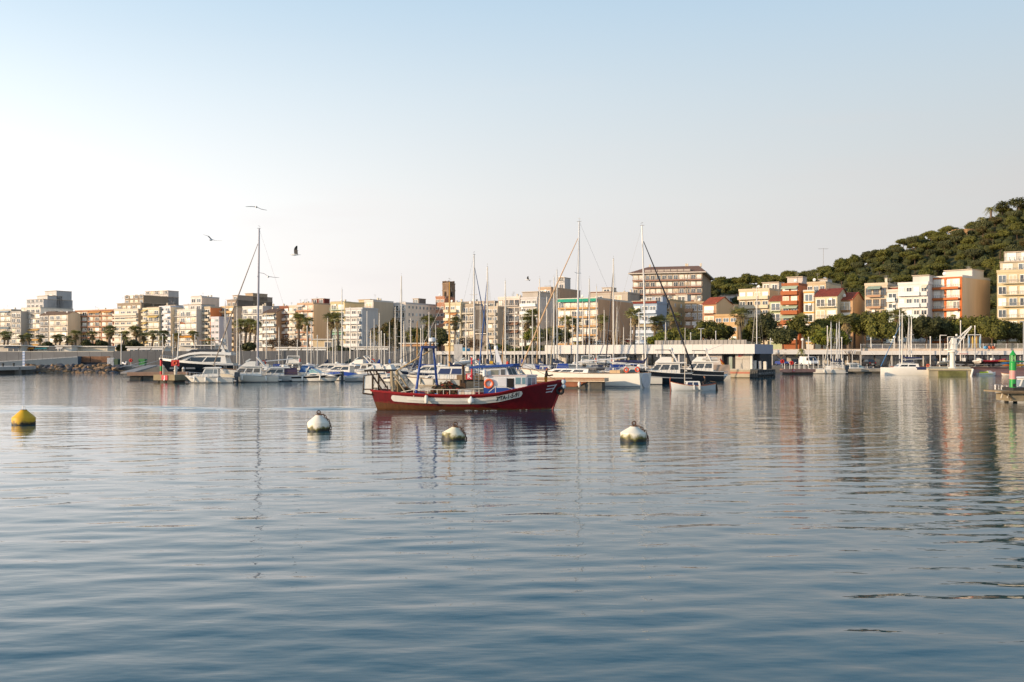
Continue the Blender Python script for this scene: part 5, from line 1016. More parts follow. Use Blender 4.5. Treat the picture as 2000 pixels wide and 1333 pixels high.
# ---------------------------------------------------------------- parked vehicles
def vehicle(kind, label, px, Y, rz, colr, z0=LOW_Z, cat='car'):
    p = wx(px, Y); e = E('parked_van' if kind == 'van' else 'parked_car', label, cat, (p[0], p[1], z0), R(rz)); m = M(colr, .25, .04, 1, spec=.6)
    if kind == 'van': prof = [(-2.4, .35), (2.3, .35), (2.4, .75), (2.25, 1.05), (1.65, 1.2), (1.0, 2.0), (-2.3, 2.1), (-2.45, 1.2)]; cab = [(1.0, 1.88), (1.55, 1.2), (.5, 1.2), (.5, 1.88)]; wd = .95; wxs = (-1.5, 1.5)
    else: prof = [(-2.1, .32), (2.05, .32), (2.1, .65), (1.9, .85), (.95, .98), (-1.6, 1.0), (-2.1, .92)]; cab = [(.9, .97), (.3, 1.46), (-1.15, 1.46), (-1.75, .98)]; wd = .85; wxs = (-1.3, 1.3)
    B('body', MB().prism(prof, -wd, wd), m, e)
    if kind == 'van':
        B('side_window', MB().prism(cab, -wd - .01, wd + .01), GLD, e)
        B('windscreen', MB().hexa([(1.72, -.8, 1.22), (1.72, .8, 1.22), (1.6, .8, 1.22), (1.6, -.8, 1.22), (1.1, -.75, 1.95), (1.1, .75, 1.95), (.98, .75, 1.95), (.98, -.75, 1.95)]), GLD, e)
    else:
        B('cabin', MB().hexa([(-1.75, -.78, .97), (.9, -.78, .97), (.9, .78, .97), (-1.75, .78, .97), (-1.15, -.62, 1.46), (.3, -.62, 1.46), (.3, .62, 1.46), (-1.15, .62, 1.46)]), GLD, e)
        B('roof', MB().box(-1.15, .32, -.63, .63, 1.45, 1.5), m, e)
    for x in wxs:
        for s in (-1, 1):
            w = B('wheel', MB().lathe([(.33, -.1), (.33, .1)], 14, (x, s * (wd - .08), .33), 'y'), BLK, e, True); B('rim', MB().lathe([(.2, -.112), (.2, .112)], 10, (x, s * (wd - .08), .33), 'y'), STEEL, w)
    xf = 2.4 if kind == 'van' else 2.08; xr = -2.45 if kind == 'van' else -2.1
    for s in (-1, 1): B('headlight', MB().box(xf - .1, xf + .02, s * (wd - .25) - .15, s * (wd - .25) + .15, .62, .78), M('e2e4e6', .2), e); B('tail_light', MB().box(xr - .03, xr + .06, s * (wd - .2) - .12, s * (wd - .2) + .12, .62, .84), M('9a1f1c', .3), e)
    B('number_plate', MB().box(xr - .035, xr, -.26, .26, .42, .54), M('d8d6cf', .4), e); B('bumper', MB().box(xf - .06, xf + .05, -wd + .05, wd - .05, .32, .52), DKG, e)
vehicle('van', 'white van parked facing the docks below the globe lamp', 1580, 219, -75, 'd8d8d6', cat='van')
vehicle('car', 'blue car parked behind the leafless pollarded tree', 1528, 225, -80, '3a4a8a')
vehicle('car', 'black car parked beside the blue one by the stubby palm', 1555, 224, -95, '2a2c30')
vehicle('car', 'dark car seen from behind near the small round topped tree', 1695, 214, 98, '24262a')
vehicle('van', 'white van on the street beside the palms before the cream corner block', 122, 330, 8, 'd8d8d6', UP_Z - .1, 'van')
vehicle('car', 'dark blue car on the upper promenade above the small dark tree', 1713, 240, 15, '26324a', UP_Z + .6)
# ---------------------------------------------------------------- boats
GEL = M('dcd8cf', .3, .06, .6, spec=.5); GELD = M('c9c6bf', .35, .08, .6); TEAK = M('8a6a48', .7, .2, 2); NAVY = M('1b2740', .45, .1); BLUEC = M('24408a', .8, .1)
ALU = M('c6c6c4', .35, .06, metal=.35); RIG = M('8a8884', .5, .05); ROPE = M('3a3a3c', .8)
def sheer_fn(hs, hm, hb):
    a = hs; # quadratic through (0,hs) (.45,hm) (1,hb)
    M_ = np.array([[0, 0, 1], [.2025, .45, 1], [1, 1, 1]]); c = np.linalg.solve(M_, np.array([hs, hm, hb]))
    return lambda s: c[0] * s * s + c[1] * s + c[2]
def hull_parts(e, L, Bm, hs, hm, hb, mat, rake=.9, tw=.8, draft=.4, bp=2.0, stripe=None, boot=None, deckm=None, n=18, trake=0.0):
    h = sheer_fn(hs, hm, hb)
    def half(s): return Bm / 2 * ((tw + (1 - tw) * math.sin(min(s / .42, 1) * math.pi / 2)) if s < .42 else max(0.0, 1 - ((s - .42) / .58) ** bp))
    V = (0, .28, .55, .8, 1.0)
    def pt(s, v, side):
        hh = h(s); z = -draft * (1 - s ** 5) if v < 0 else hh * v
        w = half(s) * (.80 - .30 * s * s + (.20 + .30 * s * s) * (v ** .8) if v >= 0 else .0)
        return Vector((-L / 2 + L * s - rake * s ** 4 * (1 - max(v, 0)) - trake * (1 - max(v, 0)) * (1 - s) ** 6 * -1, side * w, z))
    rows = []; vs = []; fs = []
    k = len(V) + 1
    for i in range(n + 1):
        s = i / n
        for side in (-1, 1):
            for v in (-1,) + V: vs.append(pt(s, v, side))
    idx = lambda i, sd, j: i * 2 * k + sd * k + j
    mi = []
    for i in range(n):
        for sd in (0, 1):
            for j in range(k - 1): fs.append((idx(i, sd, j), idx(i + 1, sd, j), idx(i + 1, sd, j + 1), idx(i, sd, j + 1)))
    for j in range(k - 1): fs.append((idx(0, 0, j), idx(0, 0, j + 1), idx(0, 1, j + 1), idx(0, 1, j)))
    B('hull', MB().add(vs, fs), mat, e, smooth=True)
    dv = []; df = []
    for i in range(n + 1):
        s = i / n; a = pt(s, 1, -1); b = pt(s, 1, 1); a.z -= .05; b.z -= .05; dv += [a, b]
    for i in range(n): df.append((2 * i, 2 * i + 1, 2 * i + 3, 2 * i + 2))
    B('deck', MB().add(dv, df), deckm or GELD, e)
    B('rubbing_strake', MB().tube([pt(i / n, 1, -1) for i in range(n + 1)], .035, 4).tube([pt(i / n, 1, 1) for i in range(n + 1)], .035, 4), stripe or GELD, e)
    def band(name, v0, v1, m, s0=0, s1=1, off=.012):
        q = []; f = []
        for side in (-1, 1):
            o = len(q)
            for i in range(n + 1):
                s = s0 + (s1 - s0) * i / n
                for v in (v0, v1):
                    p = pt(s, v, side); p.y += side * off; q.append(p)
            f += [(o + 2 * i, o + 2 * i + 1, o + 2 * i + 3, o + 2 * i + 2) for i in range(n)]
        B(name, MB().add(q, f), m, e)
    if boot: band('boot_stripe', .03, .13, boot)
    return pt, h, half, band
def cab(e, name, x0, x1, w, z0, z1, rf, rb, tp, mat, wins=None, wz=(.25, .85), screen=True, gm=None, back=False):
    """tapered superstructure block (bow towards +x) with side window strips and windscreen"""
    def q(x, z):   # fraction x along, z up -> half width and x
        t = (z - z0) / (z1 - z0); xa = x0 + rb * t; xb = x1 - rf * t; return xa + (xb - xa) * x, w / 2 * (1 - (1 - tp) * t)
    P8 = []
    for z in (z0, z1):
        xa, hw = q(0, z); xb, _ = q(1, z); P8 += [(xa, -hw, z), (xb, -hw * .9, z), (xb, hw * .9, z), (xa, hw, z)]
    o = B(name, MB().hexa(P8), mat, e); gm = gm or GLD
    za, zb = z0 + (z1 - z0) * wz[0], z0 + (z1 - z0) * wz[1]
    for (a, b) in wins or ():
        for sd in (-1, 1):
            pts = []
            for z in (za, zb):
                xa, h0 = q(a, z); xb, _ = q(b, z); k0 = h0 * (1 - .1 * a); k1 = h0 * (1 - .1 * b)
                pts += [(xa, sd * (k0 + .012), z), (xb, sd * (k1 + .012), z), (xb, sd * (k1 - .05), z), (xa, sd * (k0 - .05), z)]
            B('window', MB().hexa(pts), gm, e)
    for flag, xx, sg in ((screen, 1, 1), (back, 0, -1)):
        if flag:
            pts = []
            for z in (za, zb):
                xb, hw = q(xx, z); hw *= .82; pts += [(xb - sg * .04, -hw, z), (xb + sg * .015, -hw, z), (xb + sg * .015, hw, z), (xb - sg * .04, hw, z)]
            B('windscreen' if sg > 0 else 'cabin_door', MB().hexa(pts), gm, e)
    return o
def rail_run(e, pt, s0, s1, n=6, hgt=.6, name='guard_rail', sides=(-1, 1), m=None):
    for sd in sides:
        top = []
        mb = MB()
        for i in range(n + 1):
            p = pt(s0 + (s1 - s0) * i / n, 1, sd); p.y *= .94; mb.tube([p, p + Vector((0, 0, hgt))], .018, 4); top.append(p + Vector((0, 0, hgt)))
        mb.tube(top, .02, 4); B(name, mb, m or STEEL, e)
def fenders(e, pt, ss, side=-1, c=None):
    for s in ss:
        p = pt(s, .75, side); B('fender', MB().lathe([(.03, -.38), (.11, -.3), (.12, .2), (.04, .36)], 8, (p.x, p.y + side * .1, p.z - .1)), c or GEL, e, True)
def outboard(e, x, y, z, sc=1.0, c='1e2c3a'):
    m = M(c, .35, .05); mb = MB().hexa([(x - .55 * sc, y - .2 * sc, z + .35 * sc), (x, y - .22 * sc, z + .3 * sc), (x, y + .22 * sc, z + .3 * sc), (x - .55 * sc, y + .2 * sc, z + .35 * sc), (x - .6 * sc, y - .16 * sc, z + .95 * sc), (x - .05 * sc, y - .2 * sc, z + 1.0 * sc), (x - .05 * sc, y + .2 * sc, z + 1.0 * sc), (x - .6 * sc, y + .16 * sc, z + .95 * sc)])
    B('outboard_cowl', mb, m, e); B('outboard_leg', MB().hexa([(x - .4 * sc, y - .08 * sc, z - .6 * sc), (x - .12 * sc, y - .08 * sc, z - .6 * sc), (x - .12 * sc, y + .08 * sc, z - .6 * sc), (x - .4 * sc, y + .08 * sc, z - .6 * sc), (x - .42 * sc, y - .12 * sc, z + .35 * sc), (x - .05 * sc, y - .12 * sc, z + .35 * sc), (x - .05 * sc, y + .12 * sc, z + .35 * sc), (x - .42 * sc, y + .12 * sc, z + .35 * sc)]), m, e)
def boat_root(name, label, px, Y, rz, cat='boat', group=None, z=0.0, off=(0, 0)):
    p = wx(px, Y); a = R(rz); return E(name, label, cat, (p[0] - off[0] * math.cos(a), p[1] - off[0] * math.sin(a), z), a, group)

def sailboat(label, px, Y, yt, L=10.5, rz=100, hullc='dcd8cf', cover='1b2740', jib='d8d4ca', mr=.1, mastc=None, group=None, boom=True, dodger=None, stripe=None, mx=.06, boomtilt=0, jibr=.07, wheel=True, lean=0.0, name='sailing_yacht', spread=2):
    e = boat_root(name, label, px, Y, rz, 'sailboat', group, off=(mx * L, 0)); hm = .105 * L
    pt, h, half, band = hull_parts(e, L, L * .3, hm * .98, hm * .95, hm * 1.22, M(hullc, .3, .06, .6), rake=.12 * L, tw=.72, bp=1.9, boot=M(stripe or '2a3a5a', .4), stripe=TEAK)
    zd = hm * .95
    cab(e, 'coachroof', -.1 * L, .27 * L, L * .19, zd - .05, zd + .48, .09 * L, .02, .82, GEL, ((.12, .36), (.42, .66), (.7, .86)), (.3, .72), False)
    H = ZZ(yt, Y) - 0.0; m = mastc or ALU; x = mx * L
    B('mast', MB().tube([(x, 0, zd), (x - lean * .5, 0, H * .55), (x - lean, 0, H)], [mr, mr * .95, mr * .65], 8), m, e, True)
    B('masthead', MB().tube([(x - lean - .25, 0, H + .05), (x - lean + .3, 0, H + .05)], .03, 4).tube([(x - lean, 0, H), (x - lean, 0, H + .5)], .012, 3).tube([(x - lean - .2, 0, H + .3), (x - lean + .15, 0, H + .45)], .02, 3), RIG, e)
    bowx = L / 2 - .15; hb = h(1.0)
    sh = MB()
    for k in range(spread):
        zs = zd + (H - zd) * (.36 + .3 * k); w = L * .07 * (1 - .25 * k)
        B('spreader', MB().tube([(x - .1, -w, zs + .06), (x, 0, zs), (x - .1, w, zs + .06)], .03, 4), m, e)
    for sd in (-1, 1): sh.tube([(x - .1, sd * L * .125, zd), (x - .1, sd * L * .07, zd + (H - zd) * .36), (x - lean, 0, H * .93)], .012, 3)
    sh.tube([(-L / 2 + .2, 0, h(0)), (x - lean, 0, H)], .012, 3); B('rigging', sh, RIG, e)
    B('furled_jib', MB().tube([(bowx, 0, hb + .25), (bowx * .55 + x * .45, 0, hb + (H - hb) * .42), (x + .15 - lean * .9, 0, H * .9)], [jibr, jibr * 1.2, jibr * .5], 6), M(jib, .8, .15, 2), e)
    if boom:
        zb = zd + 1.25; xe = -.36 * L
        B('boom', MB().tube([(x, 0, zb), (xe, 0, zb + boomtilt)], .085, 7), ALU, e)
        if cover: B('sail_cover', MB().tube([(x + .08, 0, zb + .9), (x - .3, 0, zb + .32), ((x + xe) / 2, 0, zb + .24 + boomtilt / 2), (xe + .2, 0, zb + .14 + boomtilt)], [.1, .24, .2, .1], 7), M(cover, .85, .15, 1.5), e, True)
    rail_run(e, pt, .02, .97, 9, .62)
    B('pulpit', MB().tube([(bowx - .5, -.35, hb + .62), (bowx + .12, 0, hb + .68), (bowx - .5, .35, hb + .62)], .022, 4), STEEL, e)
    if dodger: cab(e, 'dodger', -.2 * L, -.06 * L, L * .2, zd + .3, zd + 1.15, .35, .05, .85, M(dodger, .85, .1), ((.2, .8),), (.35, .8), True, GLASS('8a9296'))
    if wheel: B('steering_wheel', MB().torus(.4, .025, (-.36 * L, 0, zd + .75), 16, 5, 'x'), STEEL, e); B('pedestal', MB().box(-.36 * L + .05, -.36 * L + .2, -.12, .12, zd, zd + .8), GEL, e)
    return e, pt, h, band
def motorboat(kind, label, px, Y, L, rz, hullc='dcd8cf', stripe=None, canopy=None, group=None, ob=None, fend=()):
    e = boat_root('motor_boat', label, px, Y, rz, 'motorboat', group); hm = .115 * L; hc = M(hullc, .3, .06, .6)
    pt, h, half, band = hull_parts(e, L, L * .32, hm * .85, hm * 1.0, hm * 1.35, hc, rake=.15 * L, tw=.86, bp=2.2, boot=None)
    band('boot_stripe', .0, .09, M('3a4048', .6, .2))
    if stripe: band('hull_band', .62, .93, M(stripe, .35))
    zd = hm
    if kind == 'pilot':
        cab(e, 'trunk_cabin', -.02 * L, .40 * L, L * .24, zd - .05, zd + .38, .1 * L, .02, .85, GEL, ((.25, .5),), (.3, .7), False)
        cab(e, 'wheelhouse', -.20 * L, .16 * L, L * .25, zd + .1, zd + 1.25, .09 * L, .0, .86, GEL, ((.06, .3), (.34, .92)), (.35, .88), True, GLASS('6a7478'), True)
        B('roof', MB().hexa([(-.24 * L, -.125 * L, zd + 1.24), (.12 * L, -.115 * L, zd + 1.24), (.12 * L, .115 * L, zd + 1.24), (-.24 * L, .125 * L, zd + 1.24), (-.22 * L, -.11 * L, zd + 1.4), (.07 * L, -.1 * L, zd + 1.36), (.07 * L, .1 * L, zd + 1.36), (-.22 * L, .11 * L, zd + 1.4)]), GEL, e)
        rail_run(e, pt, .5, .97, 6, .5)
    elif kind == 'fly':
        cab(e, 'saloon', -.22 * L, .27 * L, L * .27, zd - .05, zd + 1.2, .13 * L, .02, .85, GEL, ((.06, .3), (.36, .62), (.68, .95)), (.38, .82), True, GLASS('4a4238'), True)
        B('saloon_roof', MB().box(-.34 * L, .13 * L, -.135 * L, .135 * L, zd + 1.2, zd + 1.3), GEL, e)
        cab(e, 'flybridge', -.12 * L, .12 * L, L * .22, zd + 1.3, zd + 1.95, .1 * L, -.02, .92, GEL, (), screen=False)
        B('radar_arch', MB().tube([(-.28 * L, -.12 * L, zd + 1.25), (-.14 * L, -.11 * L, zd + 2.5), (-.14 * L, .11 * L, zd + 2.5), (-.28 * L, .12 * L, zd + 1.25)], .09, 6), GEL, e)
        B('venturi_screen', MB().hexa([(.02 * L, -.1 * L, zd + 1.9), (.06 * L, -.09 * L, zd + 1.9), (.06 * L, .09 * L, zd + 1.9), (.02 * L, .1 * L, zd + 1.9), (-.04 * L, -.1 * L, zd + 2.3), (-.02 * L, -.09 * L, zd + 2.3), (-.02 * L, .09 * L, zd + 2.3), (-.04 * L, .1 * L, zd + 2.3)]), GLASS('b0b6b4', .1), e)
        B('lifebuoy', MB().torus(.26, .08, (-.24 * L, -.135 * L, zd + 1.75)), M('c0452e', .5), e, True); rail_run(e, pt, .45, .97, 7, .6)
    elif kind == 'sport':
        cab(e, 'foredeck', .02 * L, .44 * L, L * .25, zd - .05, zd + .42, .3 * L, .0, .7, GEL, (), screen=False)
        cab(e, 'windscreen_frame', -.16 * L, .12 * L, L * .27, zd + .25, zd + 1.0, .2 * L, .02, .8, GEL, ((.15, .48), (.52, .95)), (.2, .88), True, GLASS('7fa6a4', .08))
        B('radar_arch', MB().tube([(-.22 * L, -.14 * L, zd), (-.13 * L, -.12 * L, zd + 1.25), (-.13 * L, .12 * L, zd + 1.25), (-.22 * L, .14 * L, zd)], .08, 6), GEL, e); rail_run(e, pt, .55, .98, 6, .45)
        if canopy: cab(e, 'canopy', -.34 * L, -.06 * L, L * .27, zd + .5, zd + 1.45, .09 * L, .06 * L, .72, M(canopy, .85, .12), ((.5, .85),), (.2, .6), False, GLASS('9aa2a4'))
    elif kind == 'hardtop':
        cab(e, 'saloon', -.18 * L, .32 * L, L * .26, zd - .05, zd + 1.05, .24 * L, .0, .82, GEL, ((.08, .42), (.46, .88)), (.42, .85), True)
        B('hardtop', MB().hexa([(-.3 * L, -.13 * L, zd + 1.05), (.12 * L, -.11 * L, zd + 1.05), (.12 * L, .11 * L, zd + 1.05), (-.3 * L, .13 * L, zd + 1.05), (-.28 * L, -.11 * L, zd + 1.22), (.03 * L, -.1 * L, zd + 1.2), (.03 * L, .1 * L, zd + 1.2), (-.28 * L, .11 * L, zd + 1.22)]), GEL, e)
        B('radar_dome', MB().lathe([(.3, zd + 1.25), (.32, zd + 1.35), (.2, zd + 1.5)], 12, (-.18 * L, 0, 0)), GEL, e, True); rail_run(e, pt, .5, .98, 6, .5)
        if canopy: cab(e, 'canopy', -.44 * L, -.18 * L, L * .25, zd + .1, zd + 1.1, .0, .1, .85, M(canopy, .85, .12), (), screen=False)
    elif kind == 'open':
        cab(e, 'console', -.1 * L, .06 * L, L * .14, zd - .3, zd + .55, .05 * L, .0, .85, GEL, (), (.6, .95), True, GLASS('8a9698'))
        cab(e, 'cuddy', .1 * L, .42 * L, L * .2, zd - .05, zd + .25, .2 * L, .02, .8, GELD, (), screen=False)
        B('seat', MB().box(-.32 * L, -.2 * L, -.1 * L, .1 * L, zd - .2, zd + .15), M('cfc6b4', .8), e)
        if canopy: B('bimini', MB().hexa([(-.25 * L, -.13 * L, zd + 1.2), (.05 * L, -.13 * L, zd + 1.2), (.05 * L, .13 * L, zd + 1.2), (-.25 * L, .13 * L, zd + 1.2), (-.22 * L, -.1 * L, zd + 1.4), (.02 * L, -.1 * L, zd + 1.4), (.02 * L, .1 * L, zd + 1.4), (-.22 * L, .1 * L, zd + 1.4)]), M(canopy, .85, .1), e); B('bimini_frame', MB().tube([(-.1 * L, -.14 * L, zd), (-.22 * L, -.13 * L, zd + 1.2)], .02, 4).tube([(-.1 * L, -.14 * L, zd), (.03 * L, -.13 * L, zd + 1.2)], .02, 4).tube([(-.1 * L, .14 * L, zd), (-.22 * L, .13 * L, zd + 1.2)], .02, 4).tube([(-.1 * L, .14 * L, zd), (.03 * L, .13 * L, zd + 1.2)], .02, 4), STEEL, e)
    elif kind == 'cover':
        B('boat_cover', MB().add([Vector((pt(i / 10, 1, s).x, pt(i / 10, 1, s).y * 1.02, pt(i / 10, 1, s).z + .03)) for i in range(11) for s in (-1, 1)] + [Vector((pt(i / 10, 1, 1).x, 0, pt(i / 10, 1, 1).z + .55 * math.sin(math.pi * (i * .08 + .12)))) for i in range(11)], [(2 * i, 2 * i + 2, 22 + i + 1, 22 + i) for i in range(10)] + [(2 * i + 1, 22 + i, 22 + i + 1, 2 * i + 3) for i in range(10)] + [(0, 22, 1)]), M(canopy or '24408a', .85, .15), e)
    if kind in ('pilot', 'sport', 'open', 'fly'): B('swim_platform', MB().box(-L / 2 - .45, -L / 2 + .05, -L * .12, L * .12, .22, .34), GELD, e)
    if ob:
        for k in range(ob): outboard(e, -L / 2 - .15, (k - (ob - 1) / 2) * .75, .45, 1.0 if L < 7 else 1.25)
    fenders(e, pt, fend, -1); fenders(e, pt, fend, 1)
    return e, pt
# --- left of the fishing boat
motorboat('pilot', 'white pilothouse boat with a dark blue outboard by the J pontoon', 409, 134, 6.4, 186, ob=2, fend=(.3, .55, .8))
motorboat('fly', 'cream flybridge cruiser with a red lifebuoy and radar arch', 486, 137.5, 8.0, 190, hullc='d8d2c4', fend=(.2, .6))
e, pt = motorboat('hardtop', 'grey white trawler yacht with varnished rail and blue canvas', 536, 141, 7.2, 197, hullc='c6c4be', canopy='5a4a5c'); rail_run(e, pt, 0, .4, 3, .5, m=TEAK)
motorboat('open', 'small white boat with a maroon hull band beside the trawler yacht', 590, 143, 3.6, -160, stripe='4a1c24')
motorboat('sport', 'sports cruiser with a black hull band and teal windscreens', 621, 140, 7.2, -14, stripe='16181c', canopy='2c5080', fend=(.25, .62))
motorboat('cover', 'white cruiser under a bright blue tonneau cover', 672, 146, 6.2, 160, canopy='22448f')
motorboat('hardtop', 'white hardtop cruiser behind the blue covered boat', 668, 154, 9.0, 170)
motorboat('cover', 'grey hulled boat with a pair of big dark outboards', 709, 141, 5.0, 10, hullc='9a9c9c', canopy='a8a8a4', ob=2)
motorboat('sport', 'white cruiser with a black canopy frame beside the stern gear of the fishing boat', 740, 150, 7.5, 165, canopy='d6d2ca')
motorboat('open', 'white runabout with a navy transom panel behind the fishing boat stern', 760, 139, 5.2, -80, stripe='1b2740')
# black hulled motor yacht behind the J pontoon
e = boat_root('motor_yacht', 'large black hulled motor yacht with sweeping white superstructure', 386, 186, 183, 'yacht'); e.scale = (1.12, 1.2, 1.2); L = 12.6
pt, h, half, band = hull_parts(e, L, 4.2, 1.5, 1.75, 2.35, M('14171c', .15, .05, spec=.7), rake=1.9, tw=.85, bp=2.3, stripe=GEL)
B('bulwark', MB().add([pt(i / 16, 1, s) + Vector((0, 0, dz)) for s in (-1, 1) for i in range(17) for dz in (0, .32)], [(o + 2 * i, o + 2 * i + 1, o + 2 * i + 3, o + 2 * i + 2) for o in (0, 34) for i in range(16)]), GEL, e)
cab(e, 'saloon', -5.2, 3.2, 3.5, 1.8, 3.0, 2.4, .3, .86, GEL, ((.12, .48), (.51, .9)), (.2, .8), True)
def swoop(zs, w, name, m):   # long curved roof
    q = []; f = []
    for i, (x, z) in enumerate(zs): q += [(x, -w, z), (x, w, z), (x, w * .95, z + .42 - .03 * i), (x, -w * .95, z + .42 - .03 * i)]
    n_ = len(zs)
    for i in range(n_ - 1): o = 4 * i; f += [(o, o + 1, o + 5, o + 4), (o + 1, o + 2, o + 6, o + 5), (o + 2, o + 3, o + 7, o + 6), (o + 3, o, o + 4, o + 7)]
    f += [(0, 3, 2, 1), tuple(4 * (n_ - 1) + k for k in range(4))]; B(name, MB().add(q, f), m, e, True)
swoop([(-5.9, 3.05), (-3.5, 3.2), (-1, 3.25), (.8, 3.1), (2.2, 2.75), (3.4, 2.3)], 1.75, 'superstructure_roof', GEL)
B('flybridge_coaming', MB().hexa([(-4.2, -1.4, 3.55), (1.2, -1.3, 3.6), (1.2, 1.3, 3.6), (-4.2, 1.4, 3.55), (-4.4, -1.4, 4.0), (.6, -1.1, 3.95), (.6, 1.1, 3.95), (-4.4, 1.4, 4.0)]), M('2c2f34', .4), e)
B('sunbed', MB().box(-.2, 1.6, -1.0, 1.0, 3.7, 4.05), GEL, e); B('radar_arch', MB().hexa([(-5.0, -1.4, 3.4), (-4.3, -1.4, 3.4), (-4.3, -1.2, 3.4), (-5.0, -1.2, 3.4), (-4.2, -1.35, 4.9), (-3.9, -1.35, 4.9), (-3.9, -1.2, 4.9), (-4.2, -1.2, 4.9)]).hexa([(-5.0, 1.2, 3.4), (-4.3, 1.2, 3.4), (-4.3, 1.4, 3.4), (-5.0, 1.4, 3.4), (-4.2, 1.2, 4.9), (-3.9, 1.2, 4.9), (-3.9, 1.35, 4.9), (-4.2, 1.35, 4.9)]).box(-4.3, -3.8, -1.35, 1.35, 4.85, 5.0), GEL, e)
B('radar_dome', MB().lathe([(.1, 5.0), (.36, 5.15), (.4, 5.4), (.25, 5.68), (.05, 5.75)], 14, (-4.05, -.6, 0)), GEL, e, True); B('bimini', MB().box(-3.4, -.6, -1.2, 1.2, 5.35, 5.43), M('c08a5a', .8), e)
B('bimini_frame', MB().tube([(-3.2, -1.15, 4.0), (-3.2, -1.15, 5.35)], .025, 4).tube([(-.8, -1.15, 4.0), (-.8, -1.15, 5.35)], .025, 4).tube([(-3.2, 1.15, 4.0), (-3.2, 1.15, 5.35)], .025, 4).tube([(-.8, 1.15, 4.0), (-.8, 1.15, 5.35)], .025, 4), STEEL, e)
for x in (-3.2, -.2, 2.4): B('hull_window', MB().box(x, x + 1.5, -2.16, 2.16, .95, 1.2), GLASS('4a5258'), e)
rail_run(e, pt, .55, .98, 7, .75)
B('bow_arch', MB().tube([(5.0 + .9 * math.cos(R(a)), -.2, 2.3 + 2.2 * math.sin(R(a))) for a in range(0, 181, 15)], .05, 5), M('b9a58a', .6), e)
# tall mast of the yacht moored behind the flybridge cruiser
sailboat('very tall grey masted sloop with twin forestays behind the flybridge cruiser', 503, 152, 447, L=14, rz=186, mr=.17, mastc=M('8f8f98', .5, .05), jib='8d7f70', cover=None, jibr=.09, boomtilt=.5, mx=.02, hullc='d0ccc4', lean=.25)
# mast forest: (px, top y, Y, length, heading, jib, cover)
UNI = 'white sloop with a bare mast in the crowded marina rows'
MF = [(440, 590, 200, 9, 95, 'cfc8bc', None), (463, 600, 205, 8, 80, None, None), (520, 612, 196, 8.5, 100, None, '1b2740'), (668, 565, 176, 10.5, 100, 'b9b2a6', None), (684, 600, 182, 9.5, 85, None, '1f3a34'), (717, 608, 186, 9, 98, 'cfc8bc', '2f5a9a'), (731, 624, 192, 8, 92, None, None), (724, 646, 196, 7, 80, None, None),
      (784, 540, 160, 12, 96, 'd0cabd', 'd6d2ca'), (761, 629, 186, 8.5, 98, '2a3a66', '2f5a9a'), (789, 628, 194, 8.5, 85, 'b9b2a6', None), (826, 636, 198, 8, 92, None, None), (896, 652, 200, 8, 90, None, None), (891, 655, 205, 8, 90, None, None),
      (926, 498, 139, 12.5, 60, '2f4f7a', 'd6d2ca'), (952, 522, 136, 11.5, 105, '1c5aa0', '16233e'), (987, 549, 166, 10.5, 98, 'd8b48a', None), (1054, 545, 164, 10.5, 95, 'c6a67e', '1b2740'), (1082, 542, 168, 10.5, 98, None, '16233e'), (1088, 528, 172, 11, 102, 'b9a98c', '16233e'), (1151, 545, 170, 10.5, 96, '22283a', None),
      (1040, 600, 190, 9, 92, None, None), (1165, 560, 180, 9.5, 100, None, None), (1198, 506, 150, 12, 98, '1c2434', 'd6d2ca'), (1205, 600, 196, 9, 95, 'c6b89a', None), (1218, 640, 200, 8, 95, None, None)] + [(x, y, Y, 8, 90, None, c) for x, y, Y, c in ((545, 640, 200, None), (608, 628, 196, None), (640, 622, 192, '1b2740'), (655, 640, 204, None), (698, 618, 190, None), (741, 612, 188, '24408a'), (772, 600, 184, None), (802, 622, 196, None), (838, 610, 190, None), (851, 634, 200, None), (910, 604, 184, '1b2740'), (938, 596, 180, None), (966, 588, 178, None), (1005, 602, 186, None), (1020, 622, 196, '24408a'), (1068, 580, 180, None), (1104, 598, 186, None), (1118, 620, 198, None), (1138, 590, 182, '1b2740'), (1180, 606, 190, None), (1232, 622, 196, None), (1248, 610, 190, None), (1300, 630, 200, None))]
SPEC = {784: 'tall white masted sloop with crossed stays behind the fishing boat stern', 668: 'sloop with a slim dark topped mast before the yellowish block', 926: 'sloop with a tall white mast and blue spotted furled sail', 952: 'sloop with a bright blue furled headsail beside the wheelhouse', 1198: 'sloop with a thick cream mast and dark furled headsail before the brown side wall', 1088: 'sloop with crossing tan stays behind the lone deckhand', 1151: 'sloop with a slim mast before the green awning block', 987: 'sloop with a tan furled headsail before the white brown slatted block', 1054: 'sloop with a cream mast and tan furled headsail before the orange awning block'}
for px, yt, Y, L, rz, jib, cov in MF:
    sailboat(SPEC.get(px, UNI), px, Y, yt, L=L, rz=rz, jib=jib or 'cfcac0', jibr=.08 if jib else .02, cover=cov, mr=.125 if Y < 175 else .1, boom=cov is not None, dodger=rng.choice((None, '1b2740', '24408a', 'cfc8bc')), group=None if px in SPEC else 'bare masted sloops of the marina', mastc=M(('d6d0c4', 'cfc8bc', 'c2beb6')[px % 3], .4, .05, metal=.1))
WOODM = M('b98a42', .6, .15, 2)
sailboat('wooden masted boat with an ochre pole mast behind the radar arch', 815, 158, 628, L=8.5, rz=95, mastc=WOODM, jib='cfc8bc', jibr=.02, cover='16233e', spread=0)
